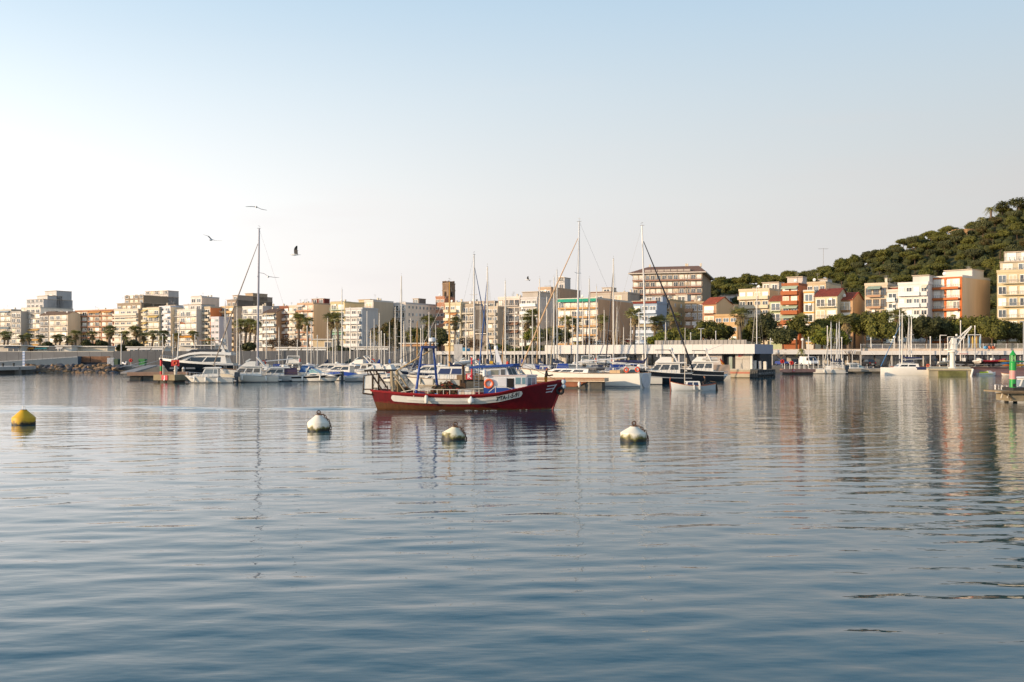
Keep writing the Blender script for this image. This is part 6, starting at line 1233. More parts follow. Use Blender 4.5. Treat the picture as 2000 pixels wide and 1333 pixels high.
# motorsailer with blue dodger, ochre mast
e, pt, h, band = sailboat('white motorsailer with ochre mast and navy screens behind the net pile', 878, 121, 551, L=8.4, rz=177, mastc=WOODM, jib='cfc8bc', jibr=.02, cover='16233e', mr=.11, stripe='b9a58a', mx=-.12, spread=1, boomtilt=.2, wheel=False)
cab(e, 'pilothouse', -2.9, 1.0, 2.2, .75, 2.35, .9, .1, .85, GEL, ((.08, .45), (.5, .92)), (.45, .85), True, M('23355e', .5))
fenders(e, pt, (.35, .6, .8), 1, M('8a8578', .8))
# filler motor boats between the masts
FILL = [('hardtop', 640, 172, 9, 175, None), ('fly', 700, 166, 9, 170, None), ('sport', 716, 158, 8, 178, 'd6d2ca'), ('hardtop', 772, 166, 9.5, 172, '1b2740'), ('cover', 800, 178, 7, 100, '1b2740'), ('hardtop', 838, 150, 9, 176, None), ('fly', 905, 152, 9, 174, '2f5a9a'), ('sport', 940, 160, 8, 80, '1b2740'), ('hardtop', 970, 152, 9, 92, None), ('open', 1010, 148, 6.5, 86, '1b2740'), ('sport', 1030, 155, 8, 95, 'd6d2ca'), ('open', 1065, 150, 6.5, 90, 'cfc8bc'), ('sport', 1100, 160, 8, 85, '24408a'), ('hardtop', 1120, 168, 9, 90, None), ('fly', 1145, 172, 9.5, 95, None), ('open', 1165, 150, 7, 92, '1b2740'), ('fly', 1180, 176, 10, 85, '24408a'), ('hardtop', 1215, 165, 9, 90, None), ('open', 555, 170, 6, 100, 'cfc8bc'), ('fly', 575, 178, 9, 96, None), ('hardtop', 605, 168, 8, 92, '1b2740'), ('sport', 520, 165, 7, 95, 'b9b2a6'), ('open', 1240, 172, 7, 88, '24408a'), ('hardtop', 1290, 176, 9, 92, None), ('sport', 1330, 178, 9, 88, 'd6d2ca'), ('open', 1370, 168, 7, 95, '1b2740')]
FL = {'hardtop': 'white hardtop motor cruiser packed in the marina rows', 'fly': 'white flybridge motor cruiser packed in the marina rows', 'sport': 'white sports boat under canvas packed in the marina rows', 'open': 'small open motor boat with a canvas bimini in the marina rows', 'cover': 'motor boat under a navy cover in the marina rows'}
for i, (k, px, Y, L, rz, c) in enumerate(FILL): motorboat(k, FL[k], px, Y, L, rz, canopy=c, group='motor boats packed in the marina rows', stripe=(None, '1b2740', None, '7a2a2a')[i % 4])
# --- large white sailing yacht
e, pt, h, band = sailboat('large white sailing yacht with silver boom and folded swim platform', 1127, 119, 434, L=16.5, rz=150, mr=.13, jib='b99a78', cover=None, jibr=.08, mx=.03, boomtilt=.55, stripe='8a8d90', lean=.3, mastc=M('b9b9b8', .4, .05, metal=.2))
B('swim_platform', MB().lathe([(.85, 0), (.9, .06), (.85, .1)], 20, (0, 0, 0), 'x'), M('bfc0c4', .4), e, True, loc=(-8.35, 0, .8), sc=(1, 1.3, 1.0))
B('cockpit_cushion', MB().box(-5.6, -4.3, -1.2, 1.2, 1.5, 2.0), M('b79b78', .85), e); B('lifebuoy', MB().torus(.24, .09, (-6.6, -1.6, 2.05)), M('d0481f', .5), e, True); B('lifebuoy', MB().torus(.24, .09, (-6.6, 1.6, 2.05)), M('d0481f', .5), e, True)
B('solar_panel', MB().box(-2.6, -1.3, -1.2, 1.2, 1.95, 2.3), M('24262c', .3), e)
# white pilothouse cruiser behind it
motorboat('hardtop', 'rounded white pilothouse cruiser behind the large sailing yacht', 1224, 128, 9.0, 172, hullc='dcd8cf')
# dark hulled sloop with tall mast 1260
sailboat('navy hulled sloop with a tall white mast and thick dark furled headsail', 1262, 130, 441, L=12.5, rz=-20, hullc='cfcac0', cover='1b2246', jib='20222a', mr=.12, jibr=.11, mx=.0, boomtilt=.3, lean=.55, mastc=M('bdbcb8', .4, .05, metal=.15))
# dark hulled motor yachts
def dark_yacht(label, px, Y, L, rz, tender):
    e = boat_root('motor_yacht', label, px, Y, rz, 'yacht')
    pt, h, half, band = hull_parts(e, L, L * .3, 1.35, 1.5, 2.0, M('10131a', .15, .05, spec=.7), rake=1.6, tw=.86, bp=2.2, stripe=GEL); band('hull_line', .55, .62, M('9a9ea2', .3))
    cab(e, 'saloon', -.3 * L, .25 * L, L * .25, 1.4, 2.7, .16 * L, .02, .86, GEL, ((.06, .34), (.4, .68), (.74, .95)), (.35, .85), True, GLD, True); B('saloon_roof', MB().box(-.4 * L, .1 * L, -.13 * L, .13 * L, 2.7, 2.85), GEL, e)
    cab(e, 'flybridge', -.16 * L, .1 * L, L * .2, 2.85, 3.5, .1 * L, 0, .9, GEL, (), screen=False)
    B('radar_arch', MB().tube([(-.26 * L, -.11 * L, 2.8), (-.16 * L, -.1 * L, 4.3), (-.16 * L, .1 * L, 4.3), (-.26 * L, .11 * L, 2.8)], .1, 6), GEL, e); B('radar_dome', MB().lathe([(.25, 4.3), (.28, 4.5), (.1, 4.7)], 12, (-.16 * L, 0, 0)), GEL, e, True)
    B('bimini', MB().box(-.14 * L, .1 * L, -.1 * L, .1 * L, 4.35, 4.43), M('2a2c33', .8), e); B('bimini_frame', MB().tube([(.08 * L, -.1 * L, 3.5), (.06 * L, -.1 * L, 4.35)], .03, 4).tube([(.08 * L, .1 * L, 3.5), (.06 * L, .1 * L, 4.35)], .03, 4), STEEL, e)
    if tender:
        B('tender', MB().tube([(-.38 * L, -.6, 3.15), (-.1 * L, -.55, 3.15), (-.05 * L, 0, 3.25), (-.1 * L, .55, 3.15), (-.38 * L, .6, 3.15)], .26, 8), M('b9b6ae', .7), e, True); B('davit', MB().tube([(-.18 * L, .4, 2.9), (-.18 * L, .4, 4.4), (-.5 * L, .4, 5.3)], [.09, .08, .05], 6), GEL, e); B('lifebuoy', MB().torus(.26, .09, (-.1 * L, -1.4, 3.1)), M('c8402a', .5), e, True)
    rail_run(e, pt, .3, .97, 8, .7)
    return e
dark_yacht('black hulled motor yacht with a white line moored behind the swim platform', 1292, 128, 7.6, 176, False)
dark_yacht('black hulled motor yacht carrying a grey tender and davit near the fuel dock', 1362, 144, 7.4, 172, True)
motorboat('sport', 'bluish white sports boat end beside the fuel dock', 1392, 146, 6.0, 30, canopy='8a7a6c')
# covered boat stands under the flag
e = boat_root('covered_boat', 'boat wholly wrapped in a beige cover beside the club wall', 1398, 158, 170, 'boat'); L = 4.5
pt, h, half, band = hull_parts(e, L, 1.8, .7, .75, .95, M('cfc8bc', .5)); cab(e, 'cover', -2.2, 2.1, 1.8, .7, 2.2, .7, .05, .6, M('9a8878', .9, .15, 2), (), screen=False)
# traditional double ended boat
e = boat_root('fishing_skiff', 'small white double ended wooden boat with navy windows and a stub mast', 1353, 105, 178, 'boat'); L = 4.75
pt, h, half, band = hull_parts(e, L, 1.75, .72, .55, .95, M('b4b8ba', .5, .1), rake=.15, tw=.12, bp=2.4, stripe=M('8d4a34', .6), draft=.3)
band('rail_band', .86, .99, M('c9c4b8', .6)); cab(e, 'cuddy', -.75, .9, 1.15, .5, 1.0, .15, .1, .9, GEL, ((.14, .45), (.52, .86)), (.15, .8), True, M('1c2c4c', .3))
B('mast', MB().tube([(.85, 0, .6), (.8, 0, ZZ(638, 105) * .98)], [.05, .035], 6), M('b9b2a4', .5), e, True); B('stem_post', MB().tube([(L / 2 - .06, 0, -.1), (L / 2 + .02, 0, 1.15), (L / 2 - .05, 0, 1.4)], .06, 6), M('8d4a34', .6), e)
B('rudder', MB().prism([(-L / 2 - .02, -.3), (-L / 2 - .3, -.25), (-L / 2 - .12, .9), (-L / 2 + .02, .95)], -.03, .03), M('2c2620', .7), e); B('tiller', MB().tube([(-L / 2 - .08, 0, .9), (-L / 2 + .6, .05, 1.0)], .025, 5), TEAK, e)
for k in (.5, .38): p = pt(k, .8, 1); B('fender', MB().box(p.x - .08, p.x + .08, p.y, p.y + .12, .15, .62), GEL, e)
SKIFF = e
# --- right-hand side
motorboat('open', 'white open boat with black outboard moored by the reddish pontoon', 1614, 198, 7.0, 176, canopy=None, ob=1, fend=(.4, .6))
motorboat('pilot', 'white boat with covered bow alongside the grey floating dock', 1668, 205, 6.0, 5, fend=(.3, .5))
motorboat('sport', 'low white speedboat at the end of the grey floating dock', 1682, 208, 5.6, 6)
for px, yt, L, rz, lb, j in ((1623, 630, 10, 95, 'sloop with one of three close bare masts before the bright umbrella pine', 'cfc8bc'), (1634, 632, 10, 88, 'sloop with one of three close bare masts before the bright umbrella pine', None), (1639, 629, 10, 85, 'sloop with one of three close bare masts before the bright umbrella pine', 'cfc8bc')):
    sailboat(lb, px, 212, yt, L=9, rz=rz, jib=j or 'cfc8bc', jibr=.09 if j else .02, cover='1b2740', group='three sloops behind the open boat', mr=.12)
sailboat('sloop with a mast standing above the club roof corner', 1478, 228, 560, L=11, rz=95, jib='b9b2a6', jibr=.05, cover=None, mr=.13, mastc=M('cfcac2', .4))
# catamaran
e = boat_root('catamaran', 'white cruising catamaran with twin masts behind and a navy cover', 1767, 186, 172, 'sailboat'); L = 8.0
for sy in (-1.7, 1.7):
    q = MB(); n = 14; vs = []; fs = []
    for i in range(n + 1):
        s = i / n; w = .62 * (1 - max(0, (s - .5) / .5) ** 2.2); x = -L / 2 + L * s
        vs += [(x, sy - w * .6, -.3), (x, sy - w, .5), (x, sy - w, 1.25 + .15 * s), (x, sy + w, 1.25 + .15 * s), (x, sy + w, .5), (x, sy + w * .6, -.3)]
    for i in range(n): o = 6 * i; fs += [(o + k, o + (k + 1) % 6, o + 6 + (k + 1) % 6, o + 6 + k) for k in range(6)]
    fs += [tuple(range(6))]; B('hull', q.add(vs, fs), GEL, e, True)
B('bridge_deck', MB().box(-3.4, 2.2, -1.6, 1.6, .75, 1.4), GEL, e); cab(e, 'saloon', -2.2, 1.8, 3.2, 1.35, 2.1, .8, .1, .8, GEL, ((.15, .5), (.55, .9)), (.3, .75), True)
B('cockpit_cover', MB().box(-3.2, -1.6, 1.7, 2.36, 1.0, 1.5), M('1f2c50', .8), e); zt = ZZ(612, 186)
B('mast', MB().tube([(.5, 0, 1.4), (.45, 0, zt)], [.13, .09], 8), M('d2ccc0', .4), e, True); B('furled_jib', MB().tube([(4.3, 0, 1.6), (.6, 0, zt * .85)], [.09, .04], 6), M('3a6a96', .8), e); B('boom', MB().tube([(.4, 0, 2.9), (-3.2, 0, 3.0)], .08, 6), ALU, e); B('sail_cover', MB().tube([(.4, 0, 3.5), (-.2, 0, 3.2), (-3.0, 0, 3.15)], [.1, .2, .1], 6), M('1b2750', .85), e)
B('lifebuoy', MB().torus(.22, .08, (-3.5, 2.4, 1.8)), M('d0552f', .5), e); B('rigging', MB().tube([(.45, -1.8, 1.4), (.45, 0, zt * .9)], .015, 3).tube([(.45, 1.8, 1.4), (.45, 0, zt * .9)], .015, 3).tube([(-3.8, 1.8, 1.4), (.45, 0, zt)], .015, 3), RIG, e); B('outboard_bracket', MB().box(-4.2, -3.7, .9, 1.4, .3, 1.3), NAVY, e)
sailboat('sloop mast standing close beside the catamaran mast', 1757, 196, 606, L=9, rz=100, jib='cfc8bc', jibr=.03, cover='1b2740', mr=.12)
sailboat('sloop with one of two thin masts behind the catamaran', 1775, 200, 621, L=9, rz=80, jib='cfc8bc', jibr=.08, cover='22283a', group='two sloops behind the catamaran'); sailboat('sloop with one of two thin masts behind the catamaran', 1780, 203, 620, L=9, rz=75, jib='cfc8bc', jibr=.08, cover='22283a', group='two sloops behind the catamaran')
motorboat('open', 'small boat with red and black gear tied at the crane quay', 1818, 190, 4.2, 100, canopy='22252a')
# boat stern behind the beacon
motorboat('pilot', 'white motor boat moored behind the green beacon', 2000, 84, 5.0, 175)
# craft on the slipway apron
def trailer_boat(label, px, Y, L, rz, hullc, z=LOW_Z + .1, top=None, rib=False):
    p = wx(px, Y); e = E('trailered_boat', label, 'boat', (p[0], p[1], z), R(rz)); tr = MB().box(-L * .45, L * .55, -.35, -.27, .35, .45).box(-L * .45, L * .55, .27, .35, .35, .45)
    B('trailer_frame', tr, STEEL, e)
    for s in (-1, 1): B('trailer_wheel', MB().lathe([(.28, -.08), (.28, .08)], 12, (-.1 * L, s * .75, .28), 'y'), BLK, e, True)
    q = bpy.data.objects.new('hull_group', None); bpy.data.objects.remove(q)
    vs = []; fs = []; n = 14
    for i in range(n + 1):
        s = i / n; w = L * .15 * (1 - max(0, (s - .45) / .55) ** 2.2); zz = .95 + .35 * s * s; x = -L / 2 + L * s
        vs += [(x, 0, .5 + .3 * s ** 3), (x, -w * .8, .7 + .15 * s), (x, -w, zz), (x, w, zz), (x, w * .8, .7 + .15 * s)]
    for i in range(n): o = 5 * i; fs += [(o + k, o + (k + 1) % 5, o + 5 + (k + 1) % 5, o + 5 + k) for k in range(5)]
    fs += [(0, 1, 2, 3, 4)]; B('hull', MB().add(vs, fs), M(hullc, .4), e, True)
    if rib: B('inflatable_tube', MB().tube([(-L / 2, -L * .15, 1.05), (.1 * L, -L * .15, 1.1), (.38 * L, -L * .09, 1.25), (L / 2, 0, 1.4), (.38 * L, L * .09, 1.25), (.1 * L, L * .15, 1.1), (-L / 2, L * .15, 1.05)], .2, 8), M(rib, .6), e, True)
    B('console', MB().box(-.1 * L, .02 * L, -.3, .3, .9, 1.7), GEL, e)
    if top: B('t_top', MB().box(-.18 * L, .12 * L, -.6, .6, 2.5, 2.6), M(top, .6), e); B('t_top_frame', MB().tube([(-.1 * L, -.4, 1.0), (-.1 * L, -.4, 2.5)], .03, 4).tube([(.04 * L, .4, 1.0), (.04 * L, .4, 2.5)], .03, 4), STEEL, e)
    outboard(e, -L / 2 - .1, 0, .8, .8)
trailer_boat('red tubed rigid inflatable on a trailer with a white canopy top', 1940, 203, 5.2, 8, '2c2e33', top='dcd8cf', rib='a8242c')
trailer_boat('white and red wrapped boat bow on a trailer beside the red inflatable', 1911, 202, 3.6, -100, 'd6d0c8', rib='d6d0c8')
trailer_boat('dark hulled boat on a trailer behind the crane column', 1880, 205, 5.0, 172, '2a3038', top='b03a34')
trailer_boat('pale boat with blue cover on the apron left of the crane'.replace('left of', 'next to'), 1846, 205, 4.2, 20, 'c9c6be')
for i, (px, z, c, lb) in enumerate(((1962, 1.2, 'd8902c', 'yellow orange kayak stacked beside the red inflatable'), (1966, .8, '3a7ab0', 'blue kayak stacked under the yellow orange one'), (1970, .35, 'd8762c', 'orange kayak upright near the beacon'), (1990, 1.1, '1f8a5a', 'green kayak on the rack behind the beacon'), (1992, .4, 'd8a42c', 'yellow kayak on the rack behind the beacon'))):
    p = wx(px, 198); e = E('kayak', lb, 'kayak', (p[0], p[1], LOW_Z + z), R(15)); B('hull', MB().lathe([(.04, -1.5), (.24, -.8), (.32, 0), (.24, .8), (.04, 1.5)], 10, axis='x'), M(c, .4), e, True, sc=(1, 1, .7)); B('cockpit', MB().torus(.22, .04, (0, 0, .21), axis='z'), DKG, e)
# jet ski
p = wx(1926, 177.5); e = E('jet_ski', 'white jet ski with a lime yellow seat at the foot of the slipway', 'jet ski', (p[0], p[1], .0), R(4))
B('hull', MB().add([(x, s * w * (1 if z > .2 else .7), z + dz) for (x, w, dz) in ((-1.6, .5, 0), (-.6, .55, 0), (.6, .5, .05), (1.3, .3, .12), (1.7, .03, .25)) for s in (-1, 1) for z in (-.1, .25, .5)], [f for i in range(4) for o in [6 * i] for f in ((o, o + 1, o + 7, o + 6), (o + 1, o + 2, o + 8, o + 7), (o + 3, o + 9, o + 10, o + 4), (o + 4, o + 10, o + 11, o + 5), (o + 2, o + 5, o + 11, o + 8), (o, o + 6, o + 9, o + 3))] + [(0, 3, 4, 1), (1, 4, 5, 2)]), GEL, e, True)
B('seat', MB().prism([(-1.2, .5), (.3, .5), (.25, .8), (-.4, .72), (-1.1, .78)], -.2, .2), M('b8c42c', .5), e); B('cowl', MB().prism([(.3, .5), (1.3, .55), (.6, .95), (.25, .9)], -.28, .28), M('b9bcc0', .3), e); B('handlebar', MB().tube([(.3, -.35, 1.05), (.42, 0, .98), (.3, .35, 1.05)], .03, 5), DKG, e); B('side_stripe', MB().box(-1.5, .9, -.57, .57, .3, .36), M('b8c42c', .5), e)
p = wx(1966, 177); e = E('dinghy', 'little white and orange dinghy drawn up on the slipway edge', 'dinghy', (p[0], p[1], .05), R(170)); hull_parts(e, 1.9, .9, .35, .35, .5, M('cfc6ba', .5), rake=.2, tw=.8, draft=.1, stripe=M('c8783c', .6)); B('thwart', MB().box(-.2, .05, -.4, .4, .2, .28), TEAK, e)
# ---------------------------------------------------------------- red fishing boat
def fishing_boat():
    YC = 69.2; k = F / YC; x0px = 911.0
    e = boat_root('fishing_boat', 'red wooden fishing trawler with white wheelhouse and blue roof under way', x0px, YC, -3, 'fishing boat')
    def X(px): return (px - x0px) / k
    def Z(py): return (803 - py) / k
    sx = [-6.55, -5.6, -4, -2.2, -.5, 1.2, 2.4, 3.4, 4.6, 5.8, 6.75]; sz = [1.36, 1.28, 1.16, 1.08, 1.05, 1.07, 1.2, 1.42, 1.68, 1.9, 2.02]
    def sheer(x): return float(np.interp(x, sx, sz))
    def half(x):
        s = (x + 6.5) / 13.25; s = min(max(s, 0), 1)
        return 1.95 * (.62 + .38 * math.sin(min(s / .4, 1) * math.pi / 2)) if s < .4 else 1.95 * max(0, 1 - ((s - .4) / .6) ** 3.0)
    def pt(x, v, side, off=0.0):
        hh = sheer(x); s = (x + 6.5) / 13.25; z = hh * v if v >= 0 else -.5
        w = half(x) * ((.78 - .34 * s * s) + (.22 + .34 * s * s) * max(v, 0) ** .9) if v >= 0 else half(x) * .35
        xx = x - .75 * max(s, 0) ** 5 * (1 - max(v, 0)) + .42 * (1 - s) ** 7 * (1 - max(v, 0))
        return Vector((xx, side * (w + off), z))
    N = 36; xs = [-6.5 + 13.22 * i / N for i in range(N + 1)]; V = [-1, 0, .12, .25, .4, .55, .7, .85, 1.0]
    q = []; f = []
    for x in xs:
        for sd in (-1, 1): q += [pt(x, v, sd) for v in V]
    kk = len(V); I = lambda i, sd, j: i * 2 * kk + sd * kk + j
    for i in range(N):
        for sd in (0, 1):
            for j in range(kk - 1): f.append((I(i, sd, j), I(i + 1, sd, j), I(i + 1, sd, j + 1), I(i, sd, j + 1)))
    for j in range(kk - 1): f.append((I(0, 0, j), I(0, 0, j + 1), I(0, 1, j + 1), I(0, 1, j)))
    # hull paint: red topsides over a worn rust-brown bottom paint line that rises to the stern
    m = bpy.data.materials.new('hull_paint'); m.use_nodes = True; n = m.node_tree; L = n.links; b = n.nodes['Principled BSDF']
    tc = n.nodes.new('ShaderNodeTexCoord'); sp = n.nodes.new('ShaderNodeSeparateXYZ'); L.new(tc.outputs['Object'], sp.inputs[0])
    lx = n.nodes.new('ShaderNodeMapRange'); lx.inputs[1].default_value = -6.5; lx.inputs[2].default_value = 3; lx.inputs[3].default_value = .60; lx.inputs[4].default_value = .10; L.new(sp.outputs[0], lx.inputs[0])
    no = n.nodes.new('ShaderNodeTexNoise'); no.inputs['Scale'].default_value = 3.5; no.inputs['Detail'].default_value = 6; L.new(tc.outputs['Object'], no.inputs['Vector'])
    ns = n.nodes.new('ShaderNodeMath'); ns.operation = 'MULTIPLY_ADD'; ns.inputs[1].default_value = .45; ns.inputs[2].default_value = -.22; L.new(no.outputs[0], ns.inputs[0])
    d = n.nodes.new('ShaderNodeMath'); d.operation = 'SUBTRACT'; L.new(lx.outputs[0], d.inputs[0]); L.new(sp.outputs[2], d.inputs[1])
    a2 = n.nodes.new('ShaderNodeMath'); a2.operation = 'ADD'; L.new(d.outputs[0], a2.inputs[0]); L.new(ns.outputs[0], a2.inputs[1])
    st = n.nodes.new('ShaderNodeMapRange'); st.inputs[1].default_value = -.01; st.inputs[2].default_value = .04; L.new(a2.outputs[0], st.inputs[0])
    mx = n.nodes.new('ShaderNodeMixRGB'); mx.inputs[1].default_value = (*lin('660b13'), 1); mx.inputs[2].default_value = (*lin('5c3a1e'), 1); L.new(st.outputs[0], mx.inputs[0])
    v2 = n.nodes.new('ShaderNodeMixRGB'); v2.blend_type = 'MULTIPLY'; v2.inputs[0].default_value = .55; L.new(mx.outputs[0], v2.inputs[1])
    mp = n.nodes.new('ShaderNodeMapping'); mp.inputs['Scale'].default_value = (2.5, 2.5, .35); L.new(tc.outputs['Object'], mp.inputs[0]); n3 = n.nodes.new('ShaderNodeTexNoise'); n3.inputs['Scale'].default_value = 2.2; n3.inputs['Detail'].default_value = 5; L.new(mp.outputs[0], n3.inputs['Vector'])
    rp = n.nodes.new('ShaderNodeMapRange'); rp.inputs[1].default_value = .35; rp.inputs[2].default_value = .65; rp.inputs[3].default_value = .55; rp.inputs[4].default_value = 1.1; L.new(n3.outputs[0], rp.inputs[0]); L.new(rp.outputs[0], v2.inputs[2])
    L.new(v2.outputs[0], b.inputs['Base Color']); b.inputs['Roughness'].default_value = .45
    B('hull', MB().add(q, f), m, e, smooth=True)
    RD = M('8a1a1e', .5, .2, 2); WH = M('d3d0c8', .5, .12, 1.2); BL = M('1a4288', .5, .15, 1); DKR = M('2e1a16', .8, .3)
    def strip(name, xa, xb, da, db, mat, off=.03, n_=120, rnd=True, vbased=False):   # plank following the side, da..db metres below the sheer
        for sd in (-1, 1):
            q = []; fs = []; K_ = 5
            for i in range(n_ + 1):
                x = xa + (xb - xa) * i / n_; c = (da + db) / 2; hf = (db - da) / 2; t = min(i, n_ - i) / (n_ * .024); kx = math.sqrt(max(0.0, 1 - (1 - min(t, 1)) ** 2)) if rnd else 1
                for j in range(K_): q.append(pt(x, 1 - (c + hf * kx * (j / 2 - 1)) / sheer(x), sd, off))
                for j in (K_ - 1, 0): q.append(pt(x, 1 - (c + hf * kx * (j / 2 - 1)) / sheer(x), sd, -.05))
            R_ = K_ + 2
            for i in range(n_): fs += [(i * R_ + j, i * R_ + (j + 1) % R_, (i + 1) * R_ + (j + 1) % R_, (i + 1) * R_ + j) for j in range(R_)]
            fs += [tuple(range(R_)), tuple(n_ * R_ + j for j in range(R_))]
            B(name, MB().add(q, fs), mat, e)
    strip('white_rubbing_band', X(768), X(1024), .20, .62, WH, .06); strip('rubbing_rail', X(800), X(975), .34, .44, M('e0ddd6', .5, .08), .10); strip('sheer_strake', -6.45, 6.6, -.02, .09, RD, .06, rnd=False)
    strip('bilge_strake', -6.2, 3.0, .74, .78, M('6d1a1a', .6, .2), .03, rnd=False)
    # deck, inner bulwark, cap
    q = []; f = []
    for i, x in enumerate(xs): q += [pt(x, 1 - .55 / sheer(x), sd, -.06) for sd in (-1, 1)]
    for i in range(N): f.append((2 * i, 2 * i + 1, 2 * i + 3, 2 * i + 2))
    B('deck', MB().add(q, f), M('6a5a48', .85, .25, 1.5), e)
    for sd in (-1, 1):
        B('cap_rail', MB().tube([pt(x, 1.0, sd) for x in xs], .06, 6), RD, e, True)
        q = [pt(x, 1 - dz / sheer(x), sd, -.08) for x in xs for dz in (.02, .56)]; B('inner_bulwark', MB().add(q, [(2 * i, 2 * i + 1, 2 * i + 3, 2 * i + 2) for i in range(N)]), M('8a2a22', .7, .25), e)
    B('stem_post', MB().tube([pt(6.7, .0, 1), pt(6.72, .5, 1), pt(6.72, 1, 1) + Vector((.06, 0, .12))], .09, 6), RD, e, True)
    # registration number on the white band
    tm = text_mesh('3ªTA-1-5-91', .42, M('15171a', .6, .05), bold=.012); co = np.empty(len(tm.vertices) * 3); tm.vertices.foreach_get('co', co); co = co.reshape(-1, 3)
    sc = (X(1018) - X(974)) / (co[:, 0].max() - co[:, 0].min()); mid = (X(1018) + X(974)) / 2
    for side, nm in ((-1, 'registration_number'),):
        c2 = co.copy()
        for i in range(len(c2)):
            x = mid + co[i, 0] * sc; p = pt(x, 1 - (.41 - co[i, 1] * .98) / sheer(x), side, .075 + (.004 if co[i, 2] > 0 else 0)); c2[i] = p
        tm.vertices.foreach_set('co', c2.ravel()); tm.update(); O(nm, tm, e)
    # bow emblem: three bars and a slanted stroke
    mb = MB(); SV = M('b9bcc2', .5, .05)
    def surf(px, dd, o): x = X(px); return pt(x, 1 - dd / sheer(x), -1, o)
    for i, (xa, xb) in enumerate(((1071, 1088), (1071, 1085), (1071.5, 1083))):
        d0 = .22 + i * .21; mb.hexa([surf(xa, d0 + .07, .0), surf(xb, d0 + .07, .0), surf(xb, d0 + .07, .03), surf(xa, d0 + .07, .03), surf(xa, d0, .0), surf(xb, d0, 0), surf(xb, d0, .03), surf(xa, d0, .03)])
    mb.hexa([surf(1082, .75, .0), surf(1084, .75, .0), surf(1084, .75, .035), surf(1082, .75, .035), surf(1087.5, .2, .0), surf(1090, .2, 0), surf(1090, .2, .035), surf(1087.5, .2, .035)]); B('bow_emblem', mb, SV, e)
    # wheelhouse
    hw = 1.02; zd = .62; xa, xb, xc = X(948), X(1013), X(1048); zl, zr = Z(737.5), Z(721)
    W1 = M('d6d6d6', .5, .12, 1.0); 
    lp = [(xa, -hw), (X(1030), -hw), (xc, -.55), (xc, .55), (X(1030), hw), (xa, hw)]
    B('lower_cabin', MB().add([(x, y, .55 + max(0, x - xa) / (xc - xa) * .8) for x, y in lp] + [(x, y, zl) for x, y in lp], [tuple(range(5, -1, -1)), tuple(range(6, 12))] + [(i, (i + 1) % 6, 6 + (i + 1) % 6, 6 + i) for i in range(6)]), W1, e)
    B('cabin_top', MB().plan([(xa - .03, -hw - .05), (X(1031), -hw - .05), (xc + .06, -.6), (xc + .06, .6), (X(1031), hw + .05), (xa - .03, hw + .05)], zl, zl + .07), M('c9b9b4', .6), e)
    ub = [(X(925), -.95), (X(996), -.95), (xb, -.4), (xb, .4), (X(996), .95), (X(925), .95)]; ub[0] = (xa, -.95); ub[5] = (xa, .95)
    ut = [(xa, -.95), (X(990), -.95), (X(1006), -.4), (X(1006), .4), (X(990), .95), (xa, .95)]
    nq = 6; B('wheelhouse', MB().add([(x, y, zl) for x, y in ub] + [(x, y, zr) for x, y in ut], [tuple(range(5, -1, -1)), tuple(range(6, 12))] + [(i, (i + 1) % 6, 6 + (i + 1) % 6, 6 + i) for i in range(6)]), W1, e)
    r0, r1 = Z(723), Z(718)
    B('blue_roof', MB().add([(X(920), -1.15, r0), (X(1004), -1.15, r1 - .02), (X(1015), -.55, r1), (X(1015), .55, r1), (X(1004), 1.15, r1 - .02), (X(920), 1.15, r0)] + [(X(920), -1.15, r0 + .14), (X(1004), -1.15, r1 + .14), (X(1015), -.55, r1 + .16), (X(1015), .55, r1 + .16), (X(1004), 1.15, r1 + .14), (X(920), 1.15, r0 + .14)], [tuple(range(5, -1, -1)), tuple(range(6, 12))] + [(i, (i + 1) % 6, 6 + (i + 1) % 6, 6 + i) for i in range(6)]), BL, e)
    def win(name, a, b, y, za, zb, gl, yaw=0, fr=True):
        if fr: B('window_frame', MB().box(a - .05, b + .05, y - .025, y + .02, za - .05, zb + .05), M('c2c4c6', .4), e)
        B(name, MB().box(a, b, y - .04, y - .02, za, zb), gl, e)
    gd = GLASS('1d2022', .06); gt = GLASS('4a7680', .08); gb = GLASS('6a6a58', .1)
    for sg in (-1,):
        win('window', X(961), X(976), -.95, Z(736), Z(726), gb); win('window', X(980), X(988), -.95, Z(736), Z(724.5), gd)
        win('window', X(1008.5), X(1018), -hw, Z(753), Z(740.5), gt); win('window', X(1021), X(1027), -hw, Z(753), Z(740.5), gt)
    def fwin(p0, p1, t0, t1, z0, z1, a, b, va, vb, gl, nm='windscreen'):   # window on a slanted facet
        def q(u, v, o): 
            lo = Vector((*p0, z0)).lerp(Vector((*p1, z0)), u); hi = Vector((*t0, z1)).lerp(Vector((*t1, z1)), u); n_ = (Vector((*p1, z0)) - Vector((*p0, z0))).cross(hi - lo).normalized(); return lo.lerp(hi, v) + n_ * o
        B(nm, MB().hexa([q(a, va, -.01), q(b, va, -.01), q(b, va, .02), q(a, va, .02), q(a, vb, -.01), q(b, vb, -.01), q(b, vb, .02), q(a, vb, .02)]), gl, e)
    fwin(ub[1], ub[2], ut[1], ut[2], zl, zr, .1, .46, .15, .88, gd); fwin(ub[1], ub[2], ut[1], ut[2], zl, zr, .54, .9, .15, .88, gd)
    fwin(ub[2], ub[3], ut[2], ut[3], zl, zr, .08, .92, .15, .88, gd)
    lc = [(X(1030), -hw), (xc, -.55)]; fwin(lc[0], lc[1], lc[0], lc[1], zd + .2, zl, .12, .46, .35, .92, GLASS('5a6f80', .1)); fwin(lc[0], lc[1], lc[0], lc[1], zd + .2, zl, .54, .88, .35, .92, GLASS('8a8088', .1)); fwin((xc, -.55), (xc, .55), (xc, -.55), (xc, .55), zd + .2, zl, .1, .9, .35, .92, gd)
